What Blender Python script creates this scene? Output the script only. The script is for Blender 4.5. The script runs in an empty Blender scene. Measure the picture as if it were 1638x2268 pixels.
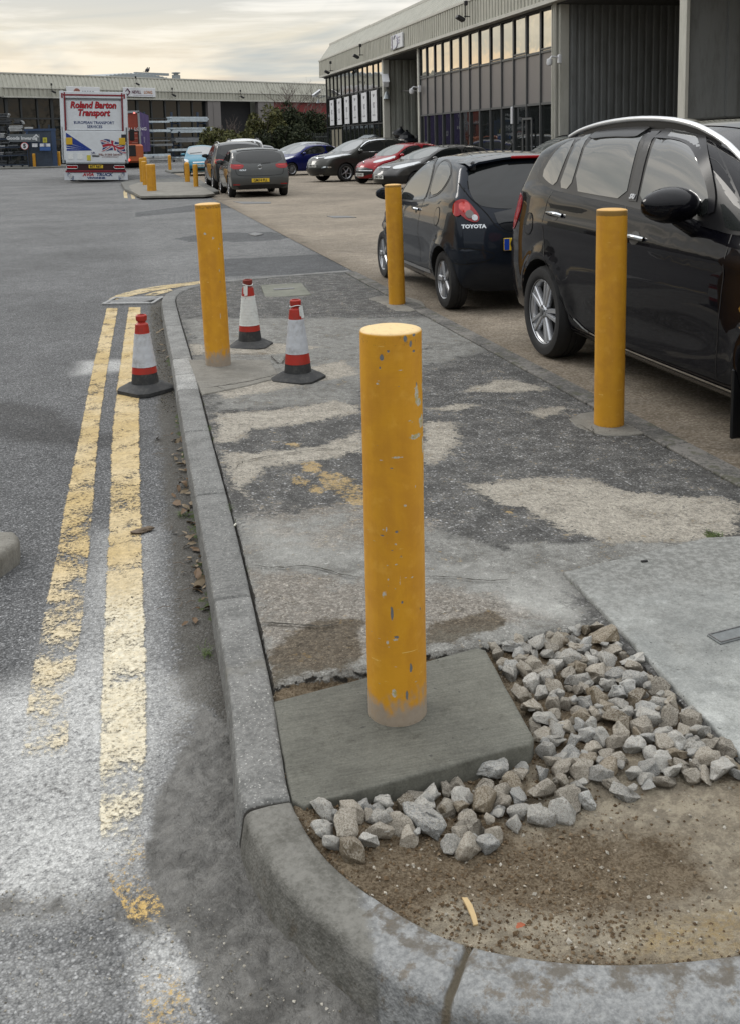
import bpy, bmesh, math, random
import numpy as np
from mathutils import Vector, Matrix, noise as mnoise
from mathutils.bvhtree import BVHTree
rad = math.radians
random.seed(7); rng = np.random.default_rng(7)
S = bpy.context.scene
COL = S.collection

# ---------------------------------------------------------------- camera
# picture measures below are on a 1638 x 2268 copy of the photograph
CF, CP, CR, CY, CH, CU, CV = 2237.66, 0.15525, -0.02316, 0.25302, 1.59656, 842.18, 659.20
def _axes():
    f = Vector((0, math.cos(CP), -math.sin(CP))); u = Vector((0, math.sin(CP), math.cos(CP))); x = Vector((1, 0, 0))
    X = x*math.cos(CR) + u*math.sin(CR); U = -x*math.sin(CR) + u*math.cos(CR)
    M = Matrix.Rotation(-CY, 3, 'Z')
    return M @ X, M @ U, M @ f
AX, AU, AF = _axes()
cam_data = bpy.data.cameras.new("camera"); cam = bpy.data.objects.new("camera", cam_data); COL.objects.link(cam)
cam.matrix_world = Matrix(((AX.x, AU.x, -AF.x, 0), (AX.y, AU.y, -AF.y, 0), (AX.z, AU.z, -AF.z, CH), (0, 0, 0, 1)))
cam_data.sensor_fit = 'HORIZONTAL'; cam_data.sensor_width = 36.0; cam_data.lens = CF/1638*36
cam_data.shift_x = -(CU-819)/1638; cam_data.shift_y = -(1134-CV)/1638
cam_data.clip_start = 0.05; cam_data.clip_end = 3000
S.camera = cam
def _ray(x, y): return (x-CU)*AX - (y-CV)*AU + CF*AF
def G(x, y, z=0.0):          # ground point seen at a picture measure, on the level z
    d = _ray(x, y); t = (z-CH)/d.z
    return Vector((d.x*t, d.y*t, z))
def GX(x, y, X0):            # same, on the upright plane X = X0
    d = _ray(x, y); t = X0/d.x
    return Vector((X0, d.y*t, CH+d.z*t))
def GL(x, y, P0, ang):       # same, on an upright plane through P0 running along ang
    d = _ray(x, y); n = (-math.sin(ang), math.cos(ang)); t = (n[0]*P0[0]+n[1]*P0[1])/(n[0]*d.x+n[1]*d.y)
    return Vector((d.x*t, d.y*t, CH+d.z*t))

# ---------------------------------------------------------------- node helper
class NT:
    def __init__(s, name, world=False):
        if world: s.m = bpy.data.worlds.new(name)
        else: s.m = bpy.data.materials.new(name)
        s.m.use_nodes = True; s.t = s.m.node_tree; s.t.nodes.clear()
        if not world:
            s.out = s.t.nodes.new('ShaderNodeOutputMaterial'); s.p = s.t.nodes.new('ShaderNodeBsdfPrincipled')
            s.t.links.new(s.p.outputs[0], s.out.inputs[0])
        s._pos = None
    def n(s, kind, **kw):
        nd = s.t.nodes.new('ShaderNode'+kind)
        for k, v in kw.items(): setattr(nd, k, v)
        return nd
    def link(s, a, b):
        if isinstance(a, (int, float)):
            b.default_value = a if b.type == 'VALUE' else (a, a, a, 1)[:len(b.default_value)]
        elif isinstance(a, (tuple, list)):
            a = tuple(a)
            if b.type == 'RGBA' and len(a) == 3: a = a+(1,)
            b.default_value = a
        else: s.t.links.new(a, b)
    @property
    def pos(s):
        if s._pos is None: s._pos = s.n('NewGeometry').outputs['Position']
        return s._pos
    def obj(s): return s.n('TexCoord').outputs['Object']
    def scale(s, v, sc, rot=(0, 0, 0)):
        m = s.n('Mapping'); s.link(v, m.inputs[0]); m.inputs['Scale'].default_value = sc; m.inputs['Rotation'].default_value = rot
        return m.outputs[0]
    def noise(s, sc, det=4, rough=.55, dist=0, v=None, out=0):
        t = s.n('TexNoise'); s.link(v if v is not None else s.pos, t.inputs['Vector'])
        t.inputs['Scale'].default_value = sc; t.inputs['Detail'].default_value = det
        t.inputs['Roughness'].default_value = rough; t.inputs['Distortion'].default_value = dist
        return t.outputs[out]
    def voro(s, sc, feat='F1', v=None, out='Distance', rand=1):
        t = s.n('TexVoronoi', feature=feat); s.link(v if v is not None else s.pos, t.inputs['Vector'])
        t.inputs['Scale'].default_value = sc; t.inputs['Randomness'].default_value = rand
        return t.outputs[out]
    def math(s, op, a, b=0, c=0, clamp=False):
        m = s.n('Math', operation=op, use_clamp=clamp); s.link(a, m.inputs[0]); s.link(b, m.inputs[1]); s.link(c, m.inputs[2])
        return m.outputs[0]
    def add(s, a, b): return s.math('ADD', a, b)
    def mul(s, a, b): return s.math('MULTIPLY', a, b)
    def sub(s, a, b): return s.math('SUBTRACT', a, b)
    def step(s, v, lo, hi):
        m = s.n('MapRange', interpolation_type='SMOOTHSTEP'); s.link(v, m.inputs[0])
        m.inputs[1].default_value = lo; m.inputs[2].default_value = hi
        return m.outputs[0]
    def remap(s, v, lo, hi, a, b):
        m = s.n('MapRange'); s.link(v, m.inputs[0]); m.inputs[1].default_value = lo; m.inputs[2].default_value = hi
        m.inputs[3].default_value = a; m.inputs[4].default_value = b
        return m.outputs[0]
    def mix(s, a, b, f):
        m = s.n('Mix', data_type='RGBA'); s.link(f, m.inputs[0]); s.link(a, m.inputs[6]); s.link(b, m.inputs[7])
        return m.outputs[2]
    def mulc(s, a, f):
        m = s.n('Mix', data_type='RGBA', blend_type='MULTIPLY'); m.inputs[0].default_value = 1
        s.link(a, m.inputs[6]); 
        if not isinstance(f, (int, float, tuple)):
            c = s.n('CombineColor'); [s.link(f, c.inputs[i]) for i in range(3)]; f = c.outputs[0]
        s.link(f, m.inputs[7]); return m.outputs[2]
    def attr(s, name): return s.n('Attribute', attribute_name=name).outputs['Fac']
    def ramp(s, f, stops, interp='LINEAR'):
        r = s.n('ValToRGB'); s.link(f, r.inputs[0]); cr = r.color_ramp; cr.interpolation = interp
        while len(cr.elements) < len(stops): cr.elements.new(.5)
        for e, (p, c) in zip(cr.elements, stops):
            e.position = p; e.color = (c, c, c, 1) if isinstance(c, (int, float)) else tuple(c)+(1,)
        return r.outputs[0]
    def bump(s, h, dist=.01, strength=1, prev=None):
        b = s.n('Bump'); s.link(h, b.inputs['Height']); b.inputs['Distance'].default_value = dist; b.inputs['Strength'].default_value = strength
        if prev is not None: s.link(prev, b.inputs['Normal'])
        return b.outputs[0]
    def set(s, **kw):
        nm = dict(color='Base Color', rough='Roughness', metal='Metallic', ior='IOR', normal='Normal', alpha='Alpha', spec='Specular IOR Level',
                  coat='Coat Weight', coatr='Coat Roughness', emit='Emission Color', emits='Emission Strength', trans='Transmission Weight')
        for k, v in kw.items(): s.link(v, s.p.inputs[nm[k]])
        return s.m
def srgb(r, g, b):
    f = lambda c: (c/12.92 if c <= .04045 else ((c+.055)/1.055)**2.4)
    return (f(r/255), f(g/255), f(b/255))

# ---------------------------------------------------------------- world and sun
def make_world():
    w = NT("World", world=True); S.world = w.m
    out = w.n('OutputWorld')
    sky = w.n('TexSky', sky_type='NISHITA'); sky.sun_disc = False
    sky.sun_elevation = rad(14); sky.sun_rotation = rad(-42); sky.air_density = 1.0; sky.dust_density = 2.5
    b1 = w.n('Background'); w.link(sky.outputs[0], b1.inputs[0]); b1.inputs[1].default_value = .05
    tc = w.n('TexCoord').outputs['Generated']
    sep = w.n('SeparateXYZ'); w.link(tc, sep.inputs[0]); z = sep.outputs[2]
    # thin high cloud: colour by height, broken into long flat streaks
    base = w.ramp(z, [(0.0, srgb(238, 212, 184)), (.045, srgb(234, 214, 190)), (.10, srgb(226, 219, 202)), (.16, srgb(194, 200, 205)), (.3, srgb(214, 218, 220)), (.55, (1.2, 1.22, 1.25)), (1, (1.95, 1.98, 2.02))])
    v = w.scale(tc, (1.1, 1.1, 11), (rad(3), rad(-2), 0))
    n1 = w.noise(2.2, 6, .55, .6, v); n2 = w.noise(6.5, 5, .6, .4, v)
    hi = w.step(w.add(w.mul(n1, .72), w.mul(n2, .34)), .49, .62)
    c1 = w.mix(base, w.mix(srgb(250, 236, 208), srgb(252, 250, 244), w.step(z, .02, .16)), w.mul(hi, w.remap(z, .3, .6, .8, .15)))
    n3 = w.noise(1.6, 5, .6, .8, w.scale(tc, (1.3, 1.3, 7), (0, 0, rad(40))))
    lo = w.step(n3, .47, .66)
    c2 = w.mix(c1, srgb(172, 183, 188), w.mul(lo, w.remap(z, .3, .6, .85, .1)))
    # warm glow low in the north-west, where the sun stands behind the cloud
    dt = w.n('VectorMath', operation='DOT_PRODUCT'); w.link(tc, dt.inputs[0]); dt.inputs[1].default_value = (-.46, .88, .12)
    gl = w.mul(w.step(dt.outputs['Value'], .93, 1.0), w.step(z, .28, .12))
    c3 = w.mix(c2, w.mulc(c2, (1.32, 1.2, 1.04)), gl)
    b2 = w.n('Background'); w.link(c3, b2.inputs[0]); b2.inputs[1].default_value = 1.08
    mx = w.n('MixShader'); mx.inputs[0].default_value = .9
    w.link(b1.outputs[0], mx.inputs[1]); w.link(b2.outputs[0], mx.inputs[2]); w.link(mx.outputs[0], out.inputs[0])
make_world()
sd = bpy.data.lights.new("sun", 'SUN'); sd.energy = 0.85; sd.angle = rad(18); sd.color = (1, .96, .9)
sun = bpy.data.objects.new("sun", sd); COL.objects.link(sun)
sun.rotation_euler = Vector((.62*.97, -.76*.97, -.55)).to_track_quat('-Z', 'Y').to_euler()
S.view_settings.view_transform = 'Standard'; S.view_settings.look = 'None'; S.view_settings.gamma = 1
S.view_settings.exposure = 0.12
S.cycles.max_bounces = 7; S.cycles.glossy_bounces = 4; S.cycles.diffuse_bounces = 3; S.cycles.transparent_max_bounces = 8
S.cycles.caustics_reflective = False; S.cycles.caustics_refractive = False

# ---------------------------------------------------------------- object helpers
def tag(o, label=None, cat=None, group=None, kind=None):
    if label: o['label'] = label
    if cat: o['category'] = cat
    if group: o['group'] = group
    if kind: o['kind'] = kind
    return o
def empty(name, loc=(0, 0, 0), rz=0, **kw):
    o = bpy.data.objects.new(name, None); COL.objects.link(o); o.empty_display_size = .1
    o.location = loc; o.rotation_euler = (0, 0, rz); return tag(o, **kw)
def copy_tree(o, parent=None):
    c = o.copy(); COL.objects.link(c); c.parent = parent
    for ch in list(o.children): copy_tree(ch, c)
    return c
class MB:
    def __init__(s): s.v = []; s.f = []; s.mi = []; s.cur = 0; s.mats = []
    def mat(s, m):
        if m not in s.mats: s.mats.append(m)
        s.cur = s.mats.index(m); return s
    def addv(s, pts): i = len(s.v); s.v.extend([tuple(p) for p in pts]); return i
    def face(s, idx): s.f.append(tuple(idx)); s.mi.append(s.cur)
    def poly(s, pts): i = s.addv(pts); s.face(range(i, i+len(pts))); return s
    def box(s, c, d, rz=0, M=None, bev=0):
        x, y, z = d[0]/2, d[1]/2, d[2]/2; R = Matrix.Rotation(rz, 3, 'Z') if M is None else M; c = Vector(c)
        if bev:
            b = min(bev, x*.9, y*.9, z*.9); P = []
            for sz, zz, bb in ((-1, z, b), (-1, z-b, 0), (1, z-b, 0), (1, z, b)):
                xx, yy = x-bb, y-bb
                P.append([(xx-b+bb*0, -yy), (xx, -yy+b), (xx, yy-b), (xx-b, yy), (-xx+b, yy), (-xx, yy-b), (-xx, -yy+b), (-xx+b, -yy)])
                P[-1] = [(a, bb2, sz*zz) for a, bb2 in P[-1]]
            i = s.addv([c+R@Vector(p) for r in P for p in r])
            for r in range(3):
                for k in range(8):
                    a = i+r*8+k; b2 = i+r*8+(k+1) % 8; s.face((a, b2, b2+8, a+8))
            s.face([i+7-k for k in range(8)]); s.face([i+24+k for k in range(8)]); return s
        i = s.addv([c+R@Vector((a*x, b*y, e*z)) for e in (-1, 1) for a, b in ((-1, -1), (1, -1), (1, 1), (-1, 1))])
        for q in ((3, 2, 1, 0), (4, 5, 6, 7), (0, 1, 5, 4), (1, 2, 6, 5), (2, 3, 7, 6), (3, 0, 4, 7)): s.face([i+k for k in q])
        return s
    def tube(s, path, r, n=8, cap=True, rs=None):
        path = [Vector(p) for p in path]; rings = []
        up = Vector((0, 0, 1)); 
        for k, p in enumerate(path):
            t = (path[min(k+1, len(path)-1)]-path[max(k-1, 0)]).normalized()
            a = t.cross(up); a = t.cross(Vector((1, 0, 0))) if a.length < 1e-3 else a; a.normalize(); b = a.cross(t)
            rr = rs[k] if rs else r
            rings.append(s.addv([p+(a*math.cos(2*math.pi*j/n)+b*math.sin(2*math.pi*j/n))*rr for j in range(n)]))
        for i0, i1 in zip(rings, rings[1:]):
            for j in range(n): s.face((i0+j, i0+(j+1) % n, i1+(j+1) % n, i1+j))
        if cap: s.face([rings[0]+n-1-j for j in range(n)]); s.face([rings[-1]+j for j in range(n)])
        return s
    def lathe(s, prof, n=24, c=(0, 0, 0), M=None, cap=True):   # prof [(r,z)] round z
        c = Vector(c); M = M or Matrix.Identity(3); rings = []
        for r, z in prof: rings.append(s.addv([c+M@Vector((r*math.cos(2*math.pi*j/n), r*math.sin(2*math.pi*j/n), z)) for j in range(n)]))
        for i0, i1 in zip(rings, rings[1:]):
            for j in range(n): s.face((i0+j, i0+(j+1) % n, i1+(j+1) % n, i1+j))
        if cap:
            if prof[0][0] > 1e-6: s.face([rings[0]+n-1-j for j in range(n)])
            if prof[-1][0] > 1e-6: s.face([rings[-1]+j for j in range(n)])
        return s
    def prism(s, pts, h, M=None, c=(0, 0, 0)):   # outline in xy extruded to z=h
        M = M or Matrix.Identity(3); c = Vector(c); n = len(pts)
        area = sum(pts[k][0]*pts[(k+1) % n][1]-pts[(k+1) % n][0]*pts[k][1] for k in range(n))
        if area < 0: pts = pts[::-1]
        i = s.addv([c+M@Vector((x, y, 0)) for x, y in pts]); j = s.addv([c+M@Vector((x, y, h)) for x, y in pts])
        s.face([i+n-1-k for k in range(n)]); s.face([j+k for k in range(n)])
        for k in range(n): s.face((i+k, i+(k+1) % n, j+(k+1) % n, j+k))
        return s
    def build(s, name, mat=None, parent=None, smooth=None, fix=False, merge=False, **kw):
        me = bpy.data.meshes.new(name); me.from_pydata(s.v, [], s.f)
        if mat is not None: me.materials.append(mat)
        else:
            for m in s.mats: me.materials.append(m)
            if len(s.mats) > 1: me.polygons.foreach_set('material_index', s.mi)
        if fix or merge:
            bm = bmesh.new(); bm.from_mesh(me)
            if merge: bmesh.ops.remove_doubles(bm, verts=bm.verts, dist=1e-5)
            bmesh.ops.recalc_face_normals(bm, faces=bm.faces); bm.to_mesh(me); bm.free()
        if smooth is not None:
            me.polygons.foreach_set('use_smooth', [True]*len(me.polygons)); me.set_sharp_from_angle(angle=rad(smooth))
        me.update()
        o = bpy.data.objects.new(name, me); COL.objects.link(o); o.parent = parent
        return tag(o, **kw)
def np_mesh(name, V, F, mats, attrs=None, smooth=True, parent=None, mi=None, **kw):
    me = bpy.data.meshes.new(name); V = np.asarray(V, np.float32); F = np.asarray(F, np.int32); k = F.shape[1]
    me.vertices.add(len(V)); me.vertices.foreach_set('co', V.ravel())
    me.loops.add(F.size); me.loops.foreach_set('vertex_index', F.ravel())
    me.polygons.add(len(F)); me.polygons.foreach_set('loop_start', np.arange(0, F.size, k, dtype=np.int32))
    try: me.polygons.foreach_set('loop_total', np.full(len(F), k, np.int32))
    except Exception: pass
    for m in (mats if isinstance(mats, (list, tuple)) else [mats]): me.materials.append(m)
    if mi is not None: me.polygons.foreach_set('material_index', np.asarray(mi, np.int32))
    me.polygons.foreach_set('use_smooth', np.full(len(F), smooth))
    for n, a in (attrs or {}).items():
        at = me.attributes.new(n, 'FLOAT', 'POINT'); at.data.foreach_set('value', np.asarray(a, np.float32))
    me.update(calc_edges=True)
    o = bpy.data.objects.new(name, me); COL.objects.link(o); o.parent = parent
    return tag(o, **kw)
def grid_faces(ny, nx):
    i = np.arange((ny-1)*nx).reshape(ny-1, nx)[:, :-1].ravel()
    return np.stack([i, i+1, i+nx+1, i+nx], 1)
def sdf(P, poly):            # signed distance, negative inside
    P = np.asarray(P, float); A = np.array([(p[0], p[1]) for p in poly], float); B = np.roll(A, -1, 0)
    d = np.full(len(P), 1e9); inside = np.zeros(len(P), bool)
    for a, b in zip(A, B):
        e = b-a; w = P-a; t = np.clip((w@e)/max(e@e, 1e-12), 0, 1); q = w-t[:, None]*e; d = np.minimum(d, np.hypot(q[:, 0], q[:, 1]))
        c = ((a[1] <= P[:, 1]) & (b[1] > P[:, 1])) | ((b[1] <= P[:, 1]) & (a[1] > P[:, 1]))
        with np.errstate(divide='ignore', invalid='ignore'): xi = a[0]+(P[:, 1]-a[1])/(b[1]-a[1])*(b[0]-a[0])
        inside ^= c & (P[:, 0] < xi)
    return np.where(inside, -d, d)
def ldist(P, line):          # distance to an open line
    P = np.asarray(P, float); A = np.array([(p[0], p[1]) for p in line], float); d = np.full(len(P), 1e9)
    for a, b in zip(A[:-1], A[1:]):
        e = b-a; w = P-a; t = np.clip((w@e)/max(e@e, 1e-12), 0, 1); q = w-t[:, None]*e; d = np.minimum(d, np.hypot(q[:, 0], q[:, 1]))
    return d
def vnoise(P, sc, seed=0, oct=3):   # cheap value noise on xy, 0..1
    P = np.asarray(P, float)[:, :2]*sc; out = np.zeros(len(P)); amp = 1; tot = 0
    for o in range(oct):
        q = P*(2**o)+seed*17.3+o*5.1; i = np.floor(q).astype(np.int64); f = q-i; f = f*f*(3-2*f)
        def h(ix, iy):
            n = (ix*374761393+iy*668265263+seed*1442695 + o*9176) & 0x7fffffff; n = ((n ^ (n >> 13))*1274126177) & 0x7fffffff
            return ((n ^ (n >> 16)) & 0xffff)/65535.
        a = h(i[:, 0], i[:, 1]); b = h(i[:, 0]+1, i[:, 1]); c = h(i[:, 0], i[:, 1]+1); d = h(i[:, 0]+1, i[:, 1]+1)
        out += amp*((a*(1-f[:, 0])+b*f[:, 0])*(1-f[:, 1])+(c*(1-f[:, 0])+d*f[:, 0])*f[:, 1]); tot += amp; amp *= .5
    return out/tot
def sstep(x, a, b): t = np.clip((x-a)/(b-a), 0, 1); return t*t*(3-2*t)
def mask(P, poly, feather=.03): return sstep(-sdf(P, poly), -feather, feather)
def gp(pts, z=0.0): return [G(x, y, z) for x, y in pts]
def chaikin(p, n=2, closed=False):
    p = [Vector(q) for q in p]
    for _ in range(n):
        q = [] if closed else [p[0]]
        rng_ = range(len(p)) if closed else range(len(p)-1)
        for i in rng_:
            a, b = p[i], p[(i+1) % len(p)]; q += [a.lerp(b, .25), a.lerp(b, .75)]
        if not closed: q.append(p[-1])
        p = q
    return p
def resample(p, n):
    p = [Vector(q) for q in p]; L = [0]
    for a, b in zip(p, p[1:]): L.append(L[-1]+(b-a).length)
    out = []; k = 0
    for i in range(n):
        t = L[-1]*i/(n-1)
        while k < len(p)-2 and L[k+1] < t: k += 1
        out.append(p[k].lerp(p[k+1], 0 if L[k+1] == L[k] else (t-L[k])/(L[k+1]-L[k])))
    return out
_font = {}
def text_mesh(txt, size, mat, parent, M, name='lettering', bold=0, shear=0, depth=.002, sx=1, align='CENTER', space=1):
    cu = bpy.data.curves.new('t', 'FONT'); cu.body = txt; cu.size = size; cu.align_x = align; cu.align_y = 'CENTER'
    cu.extrude = depth; cu.offset = bold; cu.shear = shear; cu.space_character = space; cu.resolution_u = 2
    o = bpy.data.objects.new('t', cu); COL.objects.link(o); dg = bpy.context.evaluated_depsgraph_get(); dg.update()
    me = bpy.data.meshes.new_from_object(o.evaluated_get(dg)); bpy.data.objects.remove(o); bpy.data.curves.remove(cu)
    me.name = name; me.materials.clear(); me.materials.append(mat); me.transform(Matrix.Diagonal((sx, 1, 1, 1)))
    ob = bpy.data.objects.new(name, me); COL.objects.link(ob); ob.parent = parent; ob.matrix_local = M
    return ob
def face_M(p, xdir, up=(0, 0, 1)):       # matrix whose local xy lies in an upright face: x along xdir, y up
    x = Vector(xdir).normalized(); u = Vector(up).normalized(); n = x.cross(u)
    return Matrix(((x.x, u.x, n.x, p[0]), (x.y, u.y, n.y, p[1]), (x.z, u.z, n.z, p[2]), (0, 0, 0, 1)))
# ---------------------------------------------------------------- ground materials
def asphalt_mat():
    m = NT('asphalt'); P = m.pos
    cell = m.voro(150, out='Color'); sep = m.n('SeparateColor'); m.link(cell, sep.inputs[0]); r = sep.outputs[0]
    big = m.noise(.55, 5, .6); mid = m.noise(6, 4, .6); fine = m.remap(m.noise(60, 4, .75), .3, .7, 0, 1)
    stone = m.ramp(r, [(0, .03), (.4, .09), (.75, .17), (.95, .28), (1, .45)])
    tint = m.mix((.92, .97, 1.03), (1.06, 1.0, .92), m.noise(1.2, 3))
    c = m.mix(m.mulc(stone, tint), (.135, .14, .145), .28)
    c = m.mulc(c, m.remap(m.voro(150), .12, .62, 1.15, .62)); c = m.mulc(c, m.remap(m.noise(240, 2, .6), .3, .7, .7, 1.3)); c = m.mulc(c, m.remap(big, .3, .7, .8, 1.25)); c = m.mulc(c, m.remap(mid, .3, .7, .85, 1.15))
    f1 = m.sub(fine, .5); m1 = m.sub(mid, .5)
    def am(name, amp=.5, w=.12, fm=.5):
        v = m.add(m.attr(name), m.add(m.mul(f1, amp), m.mul(m1, fm))); return m.step(v, .5-w, .5+w)
    patch = am('patch', .25, .05, .15); light = m.attr('light')
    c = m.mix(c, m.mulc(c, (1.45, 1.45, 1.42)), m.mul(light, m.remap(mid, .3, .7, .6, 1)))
    c = m.mix(c, m.mulc(c, (.55, .56, .58)), patch)
    c = m.mix(c, m.mulc(c, (.50, .49, .48)), am('dark', .35, .45, 1.5))
    # white cement wash: lies in the hollows of the texture
    wash = m.math('MULTIPLY', m.attr('pale'), m.remap(m.add(fine, m.mul(mid, .6)), .35, 1.15, .2, 1.3), clamp=True)
    c = m.mix(c, m.mulc((.60, .60, .58), m.mul(m.remap(m.voro(150), .12, .62, 1.06, .75), m.remap(m.noise(70, 5, .75), .3, .7, .72, 1.2))), wash)
    gut = am('gutter', .6, .2, .8); c = m.mix(c, m.mix((.10, .088, .07), (.03, .03, .025), m.noise(90, 2)), m.mul(gut, .75))
    moss = m.step(m.add(m.attr('moss'), m.mul(m.sub(m.noise(25, 4), .5), 1.6)), .62, .8); c = m.mix(c, (.05, .07, .02), moss)
    mud = m.step(m.add(m.attr('mud'), m.add(m.mul(m.sub(m.noise(4, 6, .7), .5), 1.1), m.mul(f1, .12))), .38, .56)
    sm = m.noise(9, 5, .65, 1.0)
    mc = m.mix((.065, .062, .056), (.17, .165, .152), m.step(m.add(m.mul(sm, .6), m.mul(m.noise(45, 5, .75), .4)), .36, .64)); mc = m.mix(mc, (.26, .255, .24), m.mul(m.step(m.noise(28, 6, .85), .58, .7), .6)); c = m.mix(c, mc, m.mul(mud, .93))
    hs = m.sub(1, m.voro(150)); grit = m.noise(170, 3, .6)
    hm = m.add(m.mul(m.noise(34, 6, .7, .6), 2.2), m.mul(m.noise(130, 3), .6))
    h = m.add(m.mul(m.add(hs, m.mul(grit, .6)), m.sub(1, m.mul(mud, .6))), m.mul(hm, m.mul(mud, .5)))
    crack = m.step(m.attr('crack'), .35, .75); c = m.mix(c, (.02, .02, .018), crack)
    nb = m.bump(h, .0045, .85); nb = m.bump(m.noise(5, 3), .02, .25, nb); b_ = m.n('Bump'); m.link(m.add(m.noise(42, 5, .7, .4), m.mul(m.voro(38, 'SMOOTH_F1'), .8)), b_.inputs['Height']); b_.inputs['Distance'].default_value = .014; m.link(m.mul(mud, .8), b_.inputs['Strength']); m.link(nb, b_.inputs['Normal']); nb = b_.outputs[0]
    rough = m.sub(.88, m.mul(mud, m.remap(sm, .3, .7, .3, .5)))
    return m.set(color=c, rough=rough, normal=nb, spec=.35)
def pave_mat():
    m = NT('worn_pavement')
    cell = m.voro(110, out='Color'); sep = m.n('SeparateColor'); m.link(cell, sep.inputs[0]); r = sep.outputs[0]
    fine = m.remap(m.noise(42, 6, .8), .3, .7, 0, 1); mid = m.remap(m.noise(8, 6, .7), .3, .7, 0, 1); big = m.noise(1.1, 4)
    f1 = m.sub(fine, .5); m1 = m.sub(mid, .5)
    def am(name, amp=.55, w=.12, fm=.55):
        v = m.add(m.attr(name), m.add(m.mul(f1, amp), m.mul(m1, fm))); return m.step(v, .5-w, .5+w)
    dark = m.mulc(m.ramp(r, [(0, .035), (.6, .075), (.86, .12), (.95, .22), (1, .5)]), m.mul(m.remap(m.voro(110), .12, .62, 1.2, .6), m.remap(m.noise(230, 3, .7), .3, .7, .7, 1.35))); dark = m.mix(dark, (.135, .13, .118), .36)
    dark = m.mulc(dark, m.remap(mid, .3, .7, .75, 1.3))
    pale = m.mix((.37, .34, .285), (.24, .22, .185), m.step(m.add(fine, m.mul(m1, .5)), .3, .8))
    pale = m.mix(pale, (.10, .095, .085), m.step(m.add(m.noise(75, 5, .8), m.mul(m1, .08)), .54, .62))
    grey = m.mix((.24, .238, .22), (.125, .122, .112), m.step(m.add(m.mul(mid, .6), m.mul(fine, .4)), .25, .75))
    grey = m.mix(grey, (.40, .395, .37), m.step(m.noise(26, 7, .85), .55, .68)); grey = m.mix(grey, (.06, .058, .05), m.step(m.noise(33, 6, .85, 0, m.scale(m.pos, (1, 1, 1), (0, 0, .7))), .60, .70))
    rough_c = m.mix((.15, .135, .115), (.27, .25, .22), m.ramp(r, [(0, 0.), (.5, .3), (1, 1.)])); rough_c = m.mix(rough_c, (.07, .062, .05), m.step(m.noise(24, 6, .85), .54, .66)); rough_c = m.mix(rough_c, (.40, .37, .32), m.step(m.noise(90, 3, .7), .60, .68))
    c = m.mix(dark, grey, am('grey', .5, .25, .7)); c = m.mix(c, rough_c, am('coarse', .6, .25, .7)); c = m.mix(c, pale, am('pale', 1.0, .12, .9))
    c = m.mulc(c, m.remap(m.noise(150, 5, .85), .36, .64, .66, 1.32)); c = m.mulc(c, m.remap(m.noise(20, 6, .8), .35, .65, .8, 1.2)); c = m.mix(c, (.50, .49, .45), m.mul(m.step(m.noise(130, 2, .6), .66, .70), .6))
    wash = m.math('MULTIPLY', m.attr('wash'), m.remap(fine, .1, .9, .2, 1.1), clamp=True); c = m.mix(c, (.46, .46, .43), wash)
    c = m.mix(c, (.44, .31, .13), m.mul(am('yellow', 1.1, .2, .6), .65))
    damp = am('damp', .3, .2, .8); c = m.mix(c, m.mulc(c, (.50, .45, .38)), damp)
    dirt = m.step(m.add(m.attr('dirt'), m.mul(f1, .5)), .4, .6)
    dn = m.noise(3.2, 6, .65, .4); crumb = m.noise(140, 4, .7)
    dcol = m.mix((.11, .078, .045), (.27, .215, .145), m.step(m.add(m.mul(crumb, .6), m.mul(m.noise(18, 5, .75), .4)), .40, .60))
    dry = m.step(m.add(m.attr('dry'), m.add(m.mul(m.sub(dn, .5), 2.2), m.mul(f1, .5))), .1, .75)
    dcol = m.mix(dcol, m.mix((.46, .40, .30), (.28, .24, .18), m.step(m.noise(22, 6, .8), .4, .6)), dry)
    dcol = m.mix(dcol, (.42, .30, .13), m.mul(m.attr('sand'), m.remap(fine, .35, .65, .2, 1)))
    c = m.mix(c, dcol, dirt)
    moss = m.step(m.add(m.attr('moss'), m.mul(m.sub(m.noise(30, 4), .5), 1.6)), .62, .8); c = m.mix(c, (.055, .07, .02), moss)
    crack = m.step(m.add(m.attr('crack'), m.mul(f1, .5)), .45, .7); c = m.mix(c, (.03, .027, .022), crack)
    h = m.add(m.mul(m.sub(1, m.voro(110)), .7), m.mul(m.noise(60, 5, .7), 1.2))
    h = m.sub(h, m.mul(m.add(am('pale'), am('grey', .5, .22, .7)), .25)); h = m.add(h, m.mul(m.mul(crumb, 3.2), dirt)); h = m.sub(h, m.mul(crack, 3))
    nb = m.bump(h, .006, 1.0)
    return m.set(color=c, rough=.9, normal=nb, spec=.3)
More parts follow.
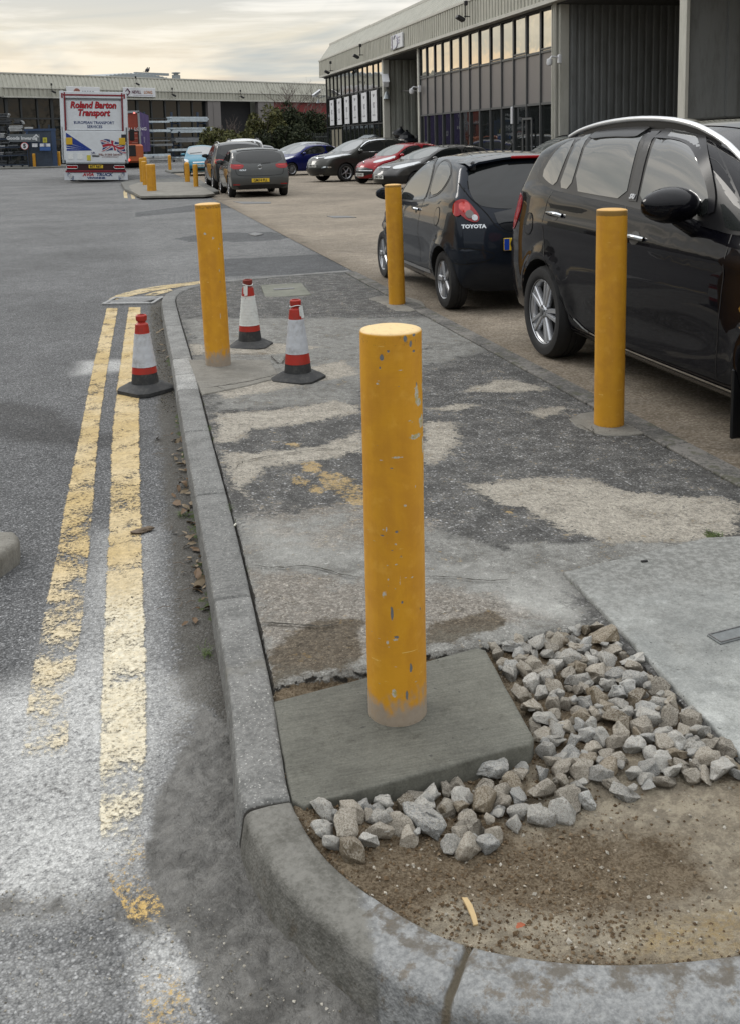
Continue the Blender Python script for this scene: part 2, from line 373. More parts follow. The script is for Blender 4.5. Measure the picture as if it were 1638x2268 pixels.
def carpark_mat():
    m = NT('exposed_aggregate_concrete')
    cell = m.voro(85, out='Color'); sep = m.n('SeparateColor'); m.link(cell, sep.inputs[0]); r = sep.outputs[0]
    c = m.ramp(r, [(0, (.10, .075, .05)), (.5, (.20, .165, .12)), (1, (.40, .35, .29))]); c = m.mix(c, (.21, .18, .14), .45)
    big = m.noise(.5, 5, .6); mid = m.noise(5, 4)
    c = m.mulc(c, m.remap(big, .3, .7, .72, 1.2)); c = m.mulc(c, m.remap(mid, .3, .7, .85, 1.15))
    v = m.scale(m.pos, (.25, 3, 1), (0, 0, rad(20))); c = m.mix(c, (.33, .30, .26), m.mul(m.step(m.noise(3, 4, .6, 0, v), .5, .8), .4))
    s = m.step(m.noise(.9, 3, .5, 1), .62, .72); c = m.mix(c, (.06, .05, .04), m.mul(s, .5))
    dk = m.attr('dark'); c = m.mix(c, m.mulc(c, (.5, .47, .43)), dk)
    c = m.mix(c, (.035, .03, .025), m.step(m.attr('crack'), .35, .75))
    brush = m.noise(60, 2, .5, 0, m.scale(m.pos, (.15, 1, 1), (0, 0, rad(28))))
    nb = m.bump(m.add(m.voro(85), m.mul(brush, .6)), .003, .6)
    return m.set(color=c, rough=.85, normal=nb, spec=.3)
def kerb_mat():
    m = NT('kerb_concrete')
    f = m.noise(70, 5, .7); mid = m.noise(9, 5, .6)
    tone = m.attr('tone')
    c = m.mix((.115, .115, .11), (.215, .215, .205), m.step(m.add(m.mul(f, .6), m.mul(mid, .4)), .38, .62))
    c = m.mix(c, (.5, .49, .46), m.mul(m.step(m.noise(150, 2, .5), .64, .68), .7))
    c = m.mulc(c, tone)
    blue = m.attr('blue'); c = m.mix(c, m.mix((.15, .154, .154), (.30, .305, .30), m.step(m.add(m.mul(f, .7), m.mul(m.noise(45, 6, .85), .35)), .36, .70)), blue)
    sm = m.step(m.add(m.attr('smear'), m.mul(m.sub(mid, .5), 1.3)), .35, .65); c = m.mix(c, m.mix((.095, .092, .080), (.185, .18, .162), m.step(m.add(m.mul(m.noise(12, 6, .75), .6), m.mul(f, .4)), .36, .62)), sm)
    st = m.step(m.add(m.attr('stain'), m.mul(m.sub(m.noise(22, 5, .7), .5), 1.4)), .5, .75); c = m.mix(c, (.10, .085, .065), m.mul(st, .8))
    c = m.mix(c, m.mix((.028, .026, .022), (.10, .085, .06), blue), m.step(m.attr('joint'), .4, .8)); c = m.mix(c, (.13, .105, .075), m.mul(m.mul(m.step(m.noise(16, 6, .8), .54, .64), blue), .7))
    h = m.add(f, m.mul(m.voro(150), .5)); nb = m.bump(h, .0032, .9); nb = m.bump(mid, .010, .5, nb)
    return m.set(color=c, rough=.85, normal=nb, spec=.3)
M_ROAD, M_PAVE, M_CAR, M_KERB = asphalt_mat(), pave_mat(), carpark_mat(), kerb_mat()

# ---------------------------------------------------------------- kerb line (inner edge of the kerb top)
KIN = [(3.2, 1.41), (2.4, 1.41), (1.8, 1.41), (1.35, 1.413), (1.024, 1.435), (.831, 1.468), (.674, 1.522), (.526, 1.61), (.437, 1.723), (.346, 1.879), (.310, 2.036), (.302, 2.145),
       (.315, 2.33), (.335, 2.6), (.345, 2.9), (.363, 3.38), (.380, 4.02), (.397, 5.0), (.425, 6.19), (.452, 7.16), (.468, 8.48), (.495, 9.8), (.53, 10.5), (.60, 10.95), (.78, 11.35), (1.1, 11.62), (1.7, 11.78), (2.72, 11.93)]
KIN = resample(chaikin([Vector((a, b, 0)) for a, b in KIN], 2), 900); KINF = resample(KIN, 2700)
def kerb_h(x, y):            # how far the kerb top stands above the road
    return .10*(1-sstep(np.asarray(y, float), 9.2, 11.2)*.82)
def pave_z(x, y):
    x = np.asarray(x, float); y = np.asarray(y, float)
    k = kerb_h(x, y); t = np.clip((x-.45)/2.2, 0, 1); return k*(1-t)+.016*t
def build_kerb():
    js = [10.05, 9.35, 8.5, 7.13, 6.62, 6.2, 5.24, 4.24, 3.2, 2.115]; P = KINF; n = len(P)
    # profile: across 0 inner .. 1 outer, then down the face
    V = []; F = []; at = dict(tone=[], smear=[], joint=[], blue=[], stain=[])
    yj = G(1037, 2100, .1)
    kj = min(range(n), key=lambda i: (P[i].x-yj.x)**2+(P[i].y-yj.y)**2)
    tone_of = [.9, .82, 1.0, 1.1, 1.55, 1.7, 1.0, .95, .9, 1.0, 1.0]
    rows = 0
    for i, p in enumerate(P):
        t = (P[min(i+1, n-1)]-P[max(i-1, 0)]).normalized(); nrm = Vector((-t.y, t.x, 0))   # outward (towards the road)
        if nrm.dot(Vector((-1, -1, 0))) < 0 and p.y < 10: nrm = -nrm
        if p.y >= 10 and nrm.x > 0 and nrm.y < 0: nrm = -nrm
        arc = 1-float(sstep(np.array([p.y]), 2.0, 2.3)[0])
        w = .112+.018*float(sstep(np.array([p.y]), 2.3, 4)[0])-.004*arc+.03*arc*float(sstep(np.array([p.x]), .33, .6)[0]); H = float(kerb_h(p.x, p.y)); r = .012+.013*arc; bat = .010+.006*arc
        prof = [(-.012, -.06), (0.0, -.004), (.006, 0), ((w-r)*.28, .001), ((w-r)*.55, .0015), ((w-r)*.8, .001), (w-r, 0)]
        for a in (20, 45, 70, 90): prof.append((w-r+r*math.sin(rad(a)), -r+r*math.cos(rad(a))))
        prof += [(w+bat*.35, -r-(H-r)*.35), (w+bat*.7, -r-(H-r)*.7), (w+bat, -H-.02)]
        jd = min([abs(p.y-j) for j in js if p.x < .7] + [9]); 
        jd2 = abs(i-kj)*.0062
        if p.x > .25 and p.y < 2: jd = min(jd, jd2)
        if p.y > 10.3: jd = 9
        k = sum(1 for j in js if p.y < j) if p.y < 10.3 or p.x < .6 else 0
        tone = tone_of[min(k, 10)]
        for q, (a, b) in enumerate(prof):
            px, py = p.x+nrm.x*a, p.y+nrm.y*a
            jig = (float(mnoise.noise(Vector((px*30, py*30, q*.3))))*.0016)
            z = H+b+jig
            jt = max(0, 1-jd/(.009 if p.y > 2.4 else .010)); jt = min(1, jt*1.6)
            if q > 0: z -= .016*jt
            V.append((px+nrm.x*jig, py+nrm.y*jig, z))
            # break the joint line with a little wander
            wob = float(mnoise.noise(Vector((px*60, py*60, 3))))*.25
            at['joint'].append(jt+wob*jt); at['tone'].append(tone)
            first = 1.0 if (p.y < 2.115 and p.x < yj.x) else 0
            sm = first*(1-float(sstep(np.array([p.x-a*.6]), .36, .44)[0])) if p.y < 2.115 else .0
            if 2.2 < p.y < 2.75: sm = max(sm, .0)
            if abs(p.y-2.75) < .12: sm = .42*(1-abs(p.y-2.75)/.12)+.12
            at['smear'].append(sm)
            at['blue'].append(1.0 if (p.y < 2.115 and sm < .5) else 0)
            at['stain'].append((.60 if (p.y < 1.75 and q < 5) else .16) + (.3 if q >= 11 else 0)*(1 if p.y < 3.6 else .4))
        rows += 1; nq = len(prof)
    o = np_mesh('kerb', V, grid_faces(rows, nq), M_KERB, at, kind='structure'); return o
build_kerb()
KI = np.array([(p.x, p.y) for p in KIN])
def inside_kerb_poly(): return [(p.x, p.y) for p in KIN[::4]]+[(2.8, 11.93), (3.2, 1.41)]

# ---------------------------------------------------------------- road and driveway
def axis(parts):
    out = []
    for a, b, st in parts: out += list(np.arange(a, b-1e-9, st))
    out.append(parts[-1][1]); return np.array(sorted(set(np.round(out, 5))))
def geo(a, b, n, p=2.2): return list(a+(b-a)*(np.linspace(0, 1, n)**p))
def build_road():
    xs = axis([(-2.4, -.45, .03), (-.45, .55, .0125), (.55, 3.0, .03)]); xs = np.concatenate([-np.array(geo(2.5, 700, 26, 3))[::-1], xs, np.array(geo(3.2, 700, 26, 3))])
    ys = axis([(.9, 1.5, .03), (1.5, 2.75, .0125), (2.75, 7, .03), (7, 14, .06), (14, 30, .2)]); ys = np.concatenate([[-300, -60, -10, -2, 0, .5], ys, geo(30.4, 900, 50, 2.6)])
    X, Y = np.meshgrid(xs, ys); P = np.stack([X.ravel(), Y.ravel()], 1)
    at = {}
    near = (P[:, 1] < 14) & (abs(P[:, 0]) < 4)
    n1 = vnoise(P, 2.3, 1, 4); n2 = vnoise(P, 7, 2, 4)
    wash = np.zeros(len(P))
    for poly, val, fe in [([(225, 1180), (330, 1180), (335, 1560), (160, 1660), (120, 1500)], .5, .16), ([(-60, 1560), (150, 1480), (330, 1480), (395, 1600), (330, 1780), (330, 1900), (200, 2000), (-80, 2050)], .72, .16),
                          ([(-60, 1700), (90, 1720), (60, 1900), (-60, 1900)], .6, .12), ([(180, 800), (330, 795), (335, 815), (170, 830)], .55, .1), ([(360, 1500), (450, 1480), (455, 1580), (370, 1640)], .65, .06),
                          ([(280, 2030), (370, 2020), (440, 2100), (440, 2268), (300, 2268)], .6, .06), ([(-50, 2080), (250, 2120), (300, 2268), (-50, 2300)], .3, .15), ([(220, 1250), (312, 1240), (318, 1330), (240, 1330)], .5, .05)]:
        wash = np.maximum(wash, mask(P, gp(poly), fe)*val)
    at['pale'] = np.clip(wash*(.75+1.2*n1), 0, 1)
    mud = mask(P, gp([(440, 1560), (500, 1600), (545, 1790), (590, 1950), (720, 2110), (900, 2230), (1000, 2300), (520, 2330), (430, 2110), (330, 1980), (300, 1930), (330, 1850), (380, 1720), (430, 1620)]), .10)
    mud = np.maximum(mud, .62*mask(P, gp([(-80, 1960), (120, 1940), (300, 1960), (420, 2120), (250, 2090), (-80, 2050)]), .16))
    at['mud'] = mud
    dk = np.zeros(len(P))
    for poly, v in [([(-60, 880), (120, 900), (210, 960), (340, 950), (330, 985), (180, 1000), (-60, 960)], .75), ([(110, 1720), (200, 1690), (300, 1760), (280, 1790), (230, 1740), (120, 1745)], .9), ([(140, 1870), (200, 1850), (215, 1880), (160, 1895)], .8),
                    ([(50, 1940), (250, 1950), (260, 2030), (60, 2010)], .6)]:
        dk = np.maximum(dk, mask(P, gp(poly), .12)*v)
    at['dark'] = dk*(near*1.)
    d = ldist(P, [(p.x, p.y) for p in KIN[::6]]); side = P[:, 0] < .5
    gut = (1-sstep(d, .13, .36))*near*(P[:, 1] < 11)*(.6+.5*n2); at['gutter'] = gut*1.35*(1-mud)
    at['moss'] = (1-sstep(d, .14, .22))*near*(P[:, 1] < 8)*(P[:, 1] > 3.1)*(.25+.75*sstep(vnoise(P, 3, 9), .45, .6))*.75
    # driveway between the kerb islands: paler asphalt, newer dark patches
    lt = mask(P, gp([(300, 470), (470, 445), (530, 460), (640, 525), (776, 605), (450, 625), (330, 640), (310, 560)]), .25)*.75
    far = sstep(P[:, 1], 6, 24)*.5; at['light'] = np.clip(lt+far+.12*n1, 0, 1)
    pt = np.zeros(len(P))
    for poly in ([(490, 573), (730, 563), (776, 604), (505, 612), (440, 618)], [(385, 528), (460, 517), (600, 513), (655, 527), (560, 535), (420, 535)], [(300, 470), (480, 447), (540, 452), (532, 458), (300, 480)]):
        pt = np.maximum(pt, mask(P, gp(poly), .03))
    at['patch'] = pt
    ck = np.zeros(len(P))
    for ln in ([(-20, 925), (150, 895), (260, 845)], [(150, 1760), (100, 1740)], [(0, 740), (200, 732), (330, 722)]): 
        ck = np.maximum(ck, 1-sstep(ldist(P, gp(ln))+.02*(n2-.5), 0, .022))
    at['crack'] = ck*.6
    Z = -.0+0*P[:, 0]
    Z += near*(mud*((vnoise(P, 26, 5, 3)-.62)*.020+(vnoise(P, 60, 15, 2)-.55)*.012*sstep(vnoise(P, 9, 16, 2), .3, .6)) + (1-sstep(d, .14, .3))*(n2-.4)*.012 + mask(P, gp([(60, 2000), (430, 2000), (430, 2268), (60, 2268)]), .1)*(vnoise(P, 16, 8, 3)-.5)*.02)
    inner = sdf(P, inside_kerb_poly()) < -.09; Z = np.where(inner, -.05, Z)
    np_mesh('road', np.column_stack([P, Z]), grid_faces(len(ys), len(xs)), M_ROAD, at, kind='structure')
build_road()
def build_carpark():
    xs = np.concatenate([axis([(2.772, 6, .12)]), geo(6.3, 140, 30, 2)]); ys = np.concatenate([axis([(-4, 40, .15)]), geo(40.5, 62, 30, 1)])
    X, Y = np.meshgrid(xs, ys)
    edge = 2.772+.45*sstep(Y, 33, 38); X = np.where(X < 2.775, edge, np.maximum(X, edge+.02))
    P = np.stack([X.ravel(), Y.ravel()], 1)
    ck = np.maximum(1-sstep(abs(P[:, 1]-19.6-.1*P[:, 0]), 0, .05), 1-sstep(abs(P[:, 0]-6.9), 0, .06)*(P[:, 0] < 7.2))
    dk = np.maximum(1-sstep(abs(P[:, 0]-2.8), 0, .3), 0)*.5
    z = np.full(len(P), .006)
    np_mesh('car_park', np.column_stack([P, z]), grid_faces(len(ys), len(xs)), M_CAR, dict(crack=ck*.7*0, dark=dk), kind='structure')
build_carpark()

# ---------------------------------------------------------------- pavement with the dug corner
EXC = gp([(596, 1545), (700, 1512), (830, 1490), (940, 1455), (1060, 1438), (1120, 1420), (1200, 1405), (1262, 1392), (1312, 1378), (1345, 1392), (1480, 1520), (1650, 1700)], .07)
EXC = [(p.x, p.y) for p in EXC]+[(3.3, 2.2), (3.3, 1.2), (.2, 1.2), (.2, 2.5)]
def dirt_z(P):
    d = ldist(P, [(p.x, p.y) for p in KIN[:420:4]])
    z = .040+.040*(1-sstep(d, .0, .28)); z += .035*sstep(P[:, 0], 1.0, 1.5)*(1-sstep(P[:, 1], 1.9, 2.3))
    z += (vnoise(P, 4, 31, 2)-.5)*.022+(vnoise(P, 24, 32, 3)-.5)*.016*(1-.5*sstep(P[:, 0], 1.1, 1.3))+(vnoise(P, 80, 33, 2)-.5)*.009
    return np.minimum(z, .092)
def build_pavement():
    xs = axis([(.20, 1.62, .0105), (1.62, 2.64, .02)]); ys = axis([(1.38, 3.25, .0105), (3.25, 6, .022), (6, 12.02, .04)])
    X, Y = np.meshgrid(xs, ys); P = np.stack([X.ravel(), Y.ravel()], 1)
    n2 = vnoise(P, 9, 41, 3); n3 = vnoise(P, 30, 42, 3)
    e = sdf(P, EXC)+(n2-.5)*.035+(n3-.5)*.012; dm = sstep(-e, -.006, .012)
    zp = pave_z(P[:, 0], P[:, 1])+(n3-.5)*.003
    kerbe = sdf(P, inside_kerb_poly()); zp = zp-.004
    z = zp*(1-dm)+dirt_z(P)*dm
    z = np.where(kerbe > -.006, z-.02, z)
    at = dict(dirt=dm); A = lambda poly, fe=.075: mask(P, gp(poly, .05), fe)
    pale = np.zeros(len(P))
    for poly in ([(478, 930), (560, 925), (640, 915), (740, 893), (800, 905), (800, 918), (700, 945), (620, 958), (560, 968), (520, 1000), (480, 1000)],
                 [(490, 1022), (560, 1020), (700, 1000), (800, 962), (806, 1010), (700, 1035), (600, 1050), (540, 1100), (560, 1130), (520, 1110)],
                 [(935, 930), (1000, 935), (1020, 965), (1000, 1005), (960, 1030), (935, 1035)],
                 [(1040, 850), (1110, 830), (1180, 838), (1215, 852), (1120, 862), (1030, 862)], [(1165, 905), (1240, 888), (1262, 895), (1200, 918)],
                 [(1035, 1075), (1080, 1070), (1180, 1055), (1300, 1055), (1400, 1080), (1640, 1090), (1640, 1180), (1560, 1190), (1350, 1200), (1240, 1175), (1160, 1130), (1090, 1120), (1060, 1098)],
                 [(950, 905), (1010, 890), (1060, 893), (1010, 910)], [(420, 775), (600, 765), (720, 770), (640, 790), (430, 800)], [(455, 870), (760, 800), (800, 830), (500, 900)]):
        pale = np.maximum(pale, A(poly))
    at['pale'] = pale*.95
    grey = np.maximum(A([(400, 715), (1000, 690), (1100, 760), (800, 860), (800, 900), (470, 925)], .15)*.8, A([(480, 900), (800, 850), (800, 890), (475, 930)])*.8)
    grey = np.maximum(grey, A([(520, 1180), (800, 1130), (1030, 1200), (1250, 1240), (1310, 1385), (1290, 1480), (940, 1560), (800, 1600), (560, 1640)], .12)*.95)
    grey = np.maximum(grey, A([(1100, 1210), (1640, 1180), (1640, 1230), (1250, 1280)], .06))
    at['grey'] = grey
    at['coarse'] = np.maximum(A([(550, 1290), (780, 1300), (1100, 1320), (1250, 1380), (940, 1440), (800, 1500), (590, 1540)], .10)*.85, A([(520, 1150), (800, 1120), (1000, 1180), (800, 1240), (530, 1250)], .10)*.5)
    at['wash'] = np.clip(A([(530, 1170), (700, 1200), (800, 1250), (1230, 1290), (1290, 1370), (1100, 1330), (950, 1260), (600, 1270)], .12)*.45+A([(1120, 1330), (1260, 1340), (1280, 1380), (1130, 1370)], .04)*.6, 0, 1)*n2*1.6
    yel = np.zeros(len(P))
    for x, y, r in [(690, 1050, 16), (665, 1085, 14), (700, 1100, 12), (745, 1085, 26), (785, 1120, 20), (760, 1100, 16), (650, 1000, 10), (720, 1070, 12), (1125, 1135, 10), (790, 1095, 12)]:
        yel = np.maximum(yel, A([(x-r*1.6, y-r*.5), (x, y-r), (x+r*1.7, y-r*.4), (x+r*1.3, y+r*.7), (x-r, y+r*.6)], .02)*.62)
    at['yellow'] = yel
    at['damp'] = np.maximum(A([(590, 1480), (700, 1400), (800, 1400), (810, 1500), (640, 1540), (600, 1560)], .05)*.9, A([(940, 1400), (1090, 1370), (1130, 1400), (1010, 1440), (940, 1450)], .04)*.95)
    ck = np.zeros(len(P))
    ck = np.maximum(ck, .75*sstep(dm, .05, .3)*(1-sstep(dm, .6, .95))); edge = 1-sstep(abs(kerbe+.004)+.006*(n2-.5), .0, .014); ck = np.maximum(ck, edge*(dm < .5))  # broken edge of the dug corner: soil and its shadow painted dark; then kerb joint
    # break between pavement and right edging
    ck = np.maximum(ck, (1-sstep(abs(P[:, 0]-2.632), 0, .02))*(P[:, 1] > 3.2))
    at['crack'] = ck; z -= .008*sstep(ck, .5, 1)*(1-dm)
    at['moss'] = np.clip((1-sstep(abs(kerbe), .0, .03))*sstep(vnoise(P, 5, 61), .5, .65)*(P[:, 1] > 3)*.9 + A([(1550, 1160), (1600, 1165), (1590, 1200), (1550, 1190)], .03)*.9+A([(1240, 1270), (1260, 1275), (1290, 1310), (1275, 1315)], .01)*.8, 0, 1)
    at['dry'] = np.clip(mask(P, gp([(1160, 1700), (1640, 1640), (1640, 2120), (1450, 2130), (1350, 2060), (1560, 1960), (1540, 1850), (1400, 1790), (1180, 1800)], .06), .12)*1.0+mask(P, gp([(930, 2050), (1000, 1990), (1250, 2020), (1400, 2110), (1200, 2120), (1000, 2085)], .08), .08)*.9, 0, 1)
    at['sand'] = mask(P, gp([(1420, 2050), (1640, 2000), (1640, 2100), (1500, 2125), (1400, 2110)], .08), .06)*.8
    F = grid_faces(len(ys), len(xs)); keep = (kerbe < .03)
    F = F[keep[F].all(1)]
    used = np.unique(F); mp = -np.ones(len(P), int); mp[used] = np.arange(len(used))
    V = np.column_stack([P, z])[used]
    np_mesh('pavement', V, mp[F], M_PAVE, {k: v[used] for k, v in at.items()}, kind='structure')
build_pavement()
CR = [([(555, 1282), (620, 1290), (690, 1283), (760, 1300), (805, 1308)], .007), ([(940, 1298), (1000, 1295), (1060, 1303), (1140, 1296)], .006), ([(580, 1412), (640, 1415), (720, 1418), (760, 1405)], .008),
                  ([(500, 1055), (560, 1040), (640, 1022), (700, 1010), (780, 1005)], .006), ([(400, 715), (560, 703), (740, 692), (820, 690)], .012), ([(470, 938), (520, 930), (600, 925)], .005),
                  ([(1638, 1160), (1570, 1195), (1250, 1275)], .005), ([(860, 790), (960, 762), (1060, 748)], .009), ([(436, 795), (600, 792)], .012), ([(448, 878), (540, 862), (622, 838)], .010),
                  ([(600, 795), (622, 820), (640, 790)], .01), ([(1280, 930), (1330, 960), (1420, 962), (1440, 945)], .007), ([(1550, 1165), (1600, 1180), (1638, 1178)], .01)]
def cracks():
    r = random.Random(12); mb = MB()
    for ln, w in CR:
        q = chaikin(gp(ln, .05), 1); L = sum((b-a).length for a, b in zip(q, q[1:])); q = resample(q, max(8, int(L/.012))); rows = []; off = 0
        for i, p in enumerate(q):
            t = (q[min(i+1, len(q)-1)]-q[max(i-1, 0)]).normalized(); nn = Vector((-t.y, t.x, 0)); off = off*.9+r.gauss(0, .0022); k = w*.95*(.35+1.1*r.random())*min(1, 4*min(i, len(q)-1-i)/len(q)+.15); c = p+nn*off; z = float(pave_z(c.x, c.y))+.004
            rows.append(mb.addv([(c.x+nn.x*k*e, c.y+nn.y*k*e, z) for e in (-.5, .5)]))
        for a, b in zip(rows, rows[1:]): mb.face((a, a+1, b+1, b))
        if L > .5:
            for j in range(2):
                i = r.randrange(len(q)); c = q[i]; d = Vector((r.uniform(-1, 1), r.uniform(-1, 1), 0)).normalized(); rows = []
                for k2 in range(9): e = c+d*(k2*.018)+Vector((r.gauss(0, .003), r.gauss(0, .003), 0)); z = float(pave_z(e.x, e.y))+.004; ww = .0022*(1-k2/9)+.0004; rows.append(mb.addv([(e.x-d.y*ww, e.y+d.x*ww, z), (e.x+d.y*ww, e.y-d.x*ww, z)]))
                for a, b in zip(rows, rows[1:]): mb.face((a, a+1, b+1, b))
    m = NT('crack_dirt'); mb.build('pavement_crack', m.set(color=m.mix((.018, .016, .013), (.05, .045, .035), m.noise(40, 3)), rough=1), kind='structure')
cracks()
# flush edging stones along the car park
def edging():
    mb = MB(); y = 3.55; 
    while y < 11.8:
        L = .905; yy = min(y+L-.008, 11.85); c = random.uniform(-.003, .003)
        mb.box(((2.70+c), (y+yy)/2, -.0), (.135, yy-y, .052), bev=.006, rz=random.uniform(-.003, .003)); y += L
    m = NT('edging'); f = m.noise(60, 5, .7)
    c = m.mix((.07, .068, .062), (.17, .16, .145), m.step(m.add(f, m.mul(m.sub(m.noise(4), .5), .8)), .35, .65)); c = m.mix(c, (.06, .06, .035), m.mul(m.step(m.noise(12, 4), .55, .65), .7))
    mb.build('edging_kerb', m.set(color=c, rough=.9, normal=m.bump(f, .002, .6)), smooth=30, kind='structure')
edging()

# ---------------------------------------------------------------- smooth concrete pad at the right
def concrete(name, a, b, pale=None, brush=None, sc=1.0, wet=.0, streak=None):
    m = NT(name); f = m.noise(90*sc, 5, .7); mid = m.noise(6*sc, 5, .65); big = m.noise(1.4, 4)
    c = m.mix(a, b, m.step(m.add(m.mul(f, .35), m.mul(mid, .65)), .36, .64))
    if pale is not None: c = m.mix(c, pale, m.mul(m.step(m.add(m.mul(m.noise(14, 6, .72), .7), m.mul(big, .4)), .5, .7), .8))
    c = m.mulc(c, m.remap(big, .3, .7, .85, 1.15)); h = f
    c = m.mix(c, (.03, .03, .028), m.mul(m.step(m.noise(55, 2, .5), .70, .73), .7)); c = m.mulc(c, m.remap(m.noise(200, 3, .75), .35, .65, .82, 1.16)); c = m.mix(c, m.mulc(c, (.62, .61, .58)), m.mul(m.step(m.noise(17, 7, .85), .52, .68), .8))
    if brush is not None:
        bn = m.noise(1, 3, .6, 0, m.scale(m.pos, brush[1], (0, 0, brush[0]))); h = m.add(m.mul(f, .35), m.mul(bn, 1.5)); c = m.mulc(c, m.remap(bn, .3, .7, .86, 1.14))
    return m.set(color=c, rough=.85-wet, normal=m.bump(h, .0022, .7), spec=.35)
M_PAD = concrete('smooth_concrete', (.20, .208, .198), (.31, .318, .30), (.42, .43, .41))
def weather_pad():
    m = NT.__new__(NT); m.m = M_PAD; m.t = M_PAD.node_tree; m._pos = None; m.p = [n for n in m.t.nodes if n.type == 'BSDF_PRINCIPLED'][0]
    src = m.p.inputs['Base Color'].links[0].from_socket; sp = m.n('SeparateXYZ'); m.link(m.pos, sp.inputs[0])
    w = m.step(m.add(m.sub(sp.outputs[1], m.mul(sp.outputs[0], -.12)), m.mul(m.sub(m.noise(5, 6, .75), .5), 1.3)), 2.65, 3.3)
    dk = m.mix((.115, .115, .105), (.24, .24, .225), m.step(m.noise(45, 6, .85), .42, .6)); m.link(m.mix(src, dk, m.mul(w, .85)), m.p.inputs['Base Color'])
weather_pad()
M_SLAB = concrete('fresh_concrete', (.082, .081, .067), (.125, .124, .104), brush=(rad(-14), (7, 150, 1)), wet=.1)
M_SLAB2 = concrete('patched_concrete', (.15, .142, .122), (.215, .205, .18), brush=(rad(10), (12, 110, 1)))
def slab_poly(name, pts, z0, z1, mat, bev=.008, div=.02, rise=None, **kw):
    # outline with a soft arris, subdivided top
    n = len(pts); c = Vector((sum(p[0] for p in pts)/n, sum(p[1] for p in pts)/n, 0)); P = []
    for k in range(n):
        a = Vector((pts[k][0], pts[k][1], 0)); b = Vector((pts[(k+1) % n][0], pts[(k+1) % n][1], 0)); m = max(2, int((b-a).length/div))
        for j in range(m): P.append(a.lerp(b, j/m))
    mb = MB(); rings = []
    def ring(ins, z, jit=0):
        r = []
        for i, p in enumerate(P):
            nr = (c-p).normalized()
            q = p+nr*ins; w = mnoise.noise(Vector((p.x*25, p.y*25, z*30)))*jit
            zz = z+(rise(q.x, q.y) if rise else 0)
            r.append((q.x+nr.x*w, q.y+nr.y*w, zz+w*.4))
        rings.append(mb.addv(r))
    ring(0, z0); ring(.0, z1-bev*1.6, .004); ring(bev*.35, z1-bev*.5, .0025); ring(bev*1.2, z1, .001); ring(bev*3, z1)
    L = len(P)
    for i0, i1 in zip(rings, rings[1:]):
        for j in range(L): mb.face((i0+j, i0+(j+1) % L, i1+(j+1) % L, i1+j))
    mb.face([rings[-1]+j for j in range(L)]); 
    return mb.build(name, mat, smooth=50, fix=True, **kw)
padp = [G(*p, .06) for p in [(1247, 1272), (1562, 1196), (1640, 1246)]]
slab_poly('concrete_pad', [(padp[0].x, padp[0].y), (padp[1].x, padp[1].y), (2.66, 3.12), (2.72, 2.2), (2.72, 1.5), (1.95, 1.43), (1.409, 1.995)][::-1], .0, .072, M_PAD, bev=.006,
          label='smooth pale grey concrete pad at the right behind the rubble', cat='concrete pad')
SL = [G(608, 1556, .09), G(1074, 1441, .09), G(1181, 1640, .09), G(652, 1793, .09)]
slab_poly('concrete_slab', [(SL[0].x-.005, SL[0].y), (SL[1].x-.02, SL[1].y+.02), (SL[1].x, SL[1].y), (SL[2].x+.004, SL[2].y+.012), (SL[2].x-.012, SL[2].y-.012), (SL[3].x+.02, SL[3].y), (SL[3].x-.002, SL[3].y+.03)], .02, .093, M_SLAB, bev=.005,
          label='freshly brushed dark concrete slab around the foot of the nearest yellow bollard', cat='concrete slab')
S2 = [G(*p, .085) for p in [(418, 802), (598, 796), (622, 834), (540, 858), (448, 880)]]
slab_poly('concrete_slab', [(p.x, p.y) for p in S2], .0, .079, M_SLAB2, bev=.006, rise=lambda x, y: float(pave_z(x, y))-.079+.003,
          label='older grey concrete patch around the worn bollard by the kerb', cat='concrete slab')
def disc_patch(D, z, rx, ry, label, seed):
    c = G(*D, z); pts = []
    for k in range(20):
        a = k*math.tau/20; r = 1+.18*mnoise.noise(Vector((math.cos(a)*2, math.sin(a)*2, seed))); pts.append((c.x+rx*r*math.cos(a), c.y+ry*r*math.sin(a)))
    return slab_poly('concrete_collar', pts, 0, z+.004, M_SLAB2, bev=.004, label=label, cat='concrete collar')
disc_patch((1347, 938), .02, .20, .24, 'cracked round concrete collar at the foot of the bollard beside the black people carrier', 3)
disc_patch((877, 672), .016, .26, .5, 'rough concrete collar at the foot of the bollard behind the small hatchback', 5)
# end of another kerb stone at the left edge of the view
kp = [G(*p, .09) for p in [(-70, 1172), (32, 1174), (42, 1184), (40, 1200), (-60, 1268)]]
slab_poly('kerb_stone', [(p.x, p.y) for p in kp], -.01, .09, M_SLAB2, bev=.018, label='rounded end of a low grey kerb stone lying in the road at the left edge', cat='kerb stone')

# ---------------------------------------------------------------- yellow lines
def line_mat():
    m = NT('worn_yellow_paint'); f = m.noise(75, 5, .75); mid = m.noise(8, 4); blotch = m.noise(2.5, 4)
    w = m.attr('wear'); v = m.add(m.add(m.mul(m.sub(f, .5), 1.1), m.mul(m.sub(mid, .5), .8)), m.sub(1, w))
    a = m.step(v, .34, .56)
    c = m.mix((.42, .32, .155), (.52, .43, .27), m.step(blotch, .35, .65)); c = m.mix(c, (.52, .33, .08), m.attr('fresh'))
    c = m.mix(c, (.66, .62, .50), m.mul(m.attr('white'), m.remap(f, .35, .65, .4, 1))); c = m.mulc(c, m.remap(m.noise(40, 4, .7), .3, .7, .72, 1.15))
    c = m.mix(c, (.12, .11, .09), m.mul(m.step(m.noise(120, 3, .6), .60, .68), .75))
    h = m.sub(1, m.voro(95)); return m.set(color=c, rough=.75, alpha=m.mul(a, m.attr('cover')), normal=m.bump(h, .003, .7))
M_LINE = line_mat()
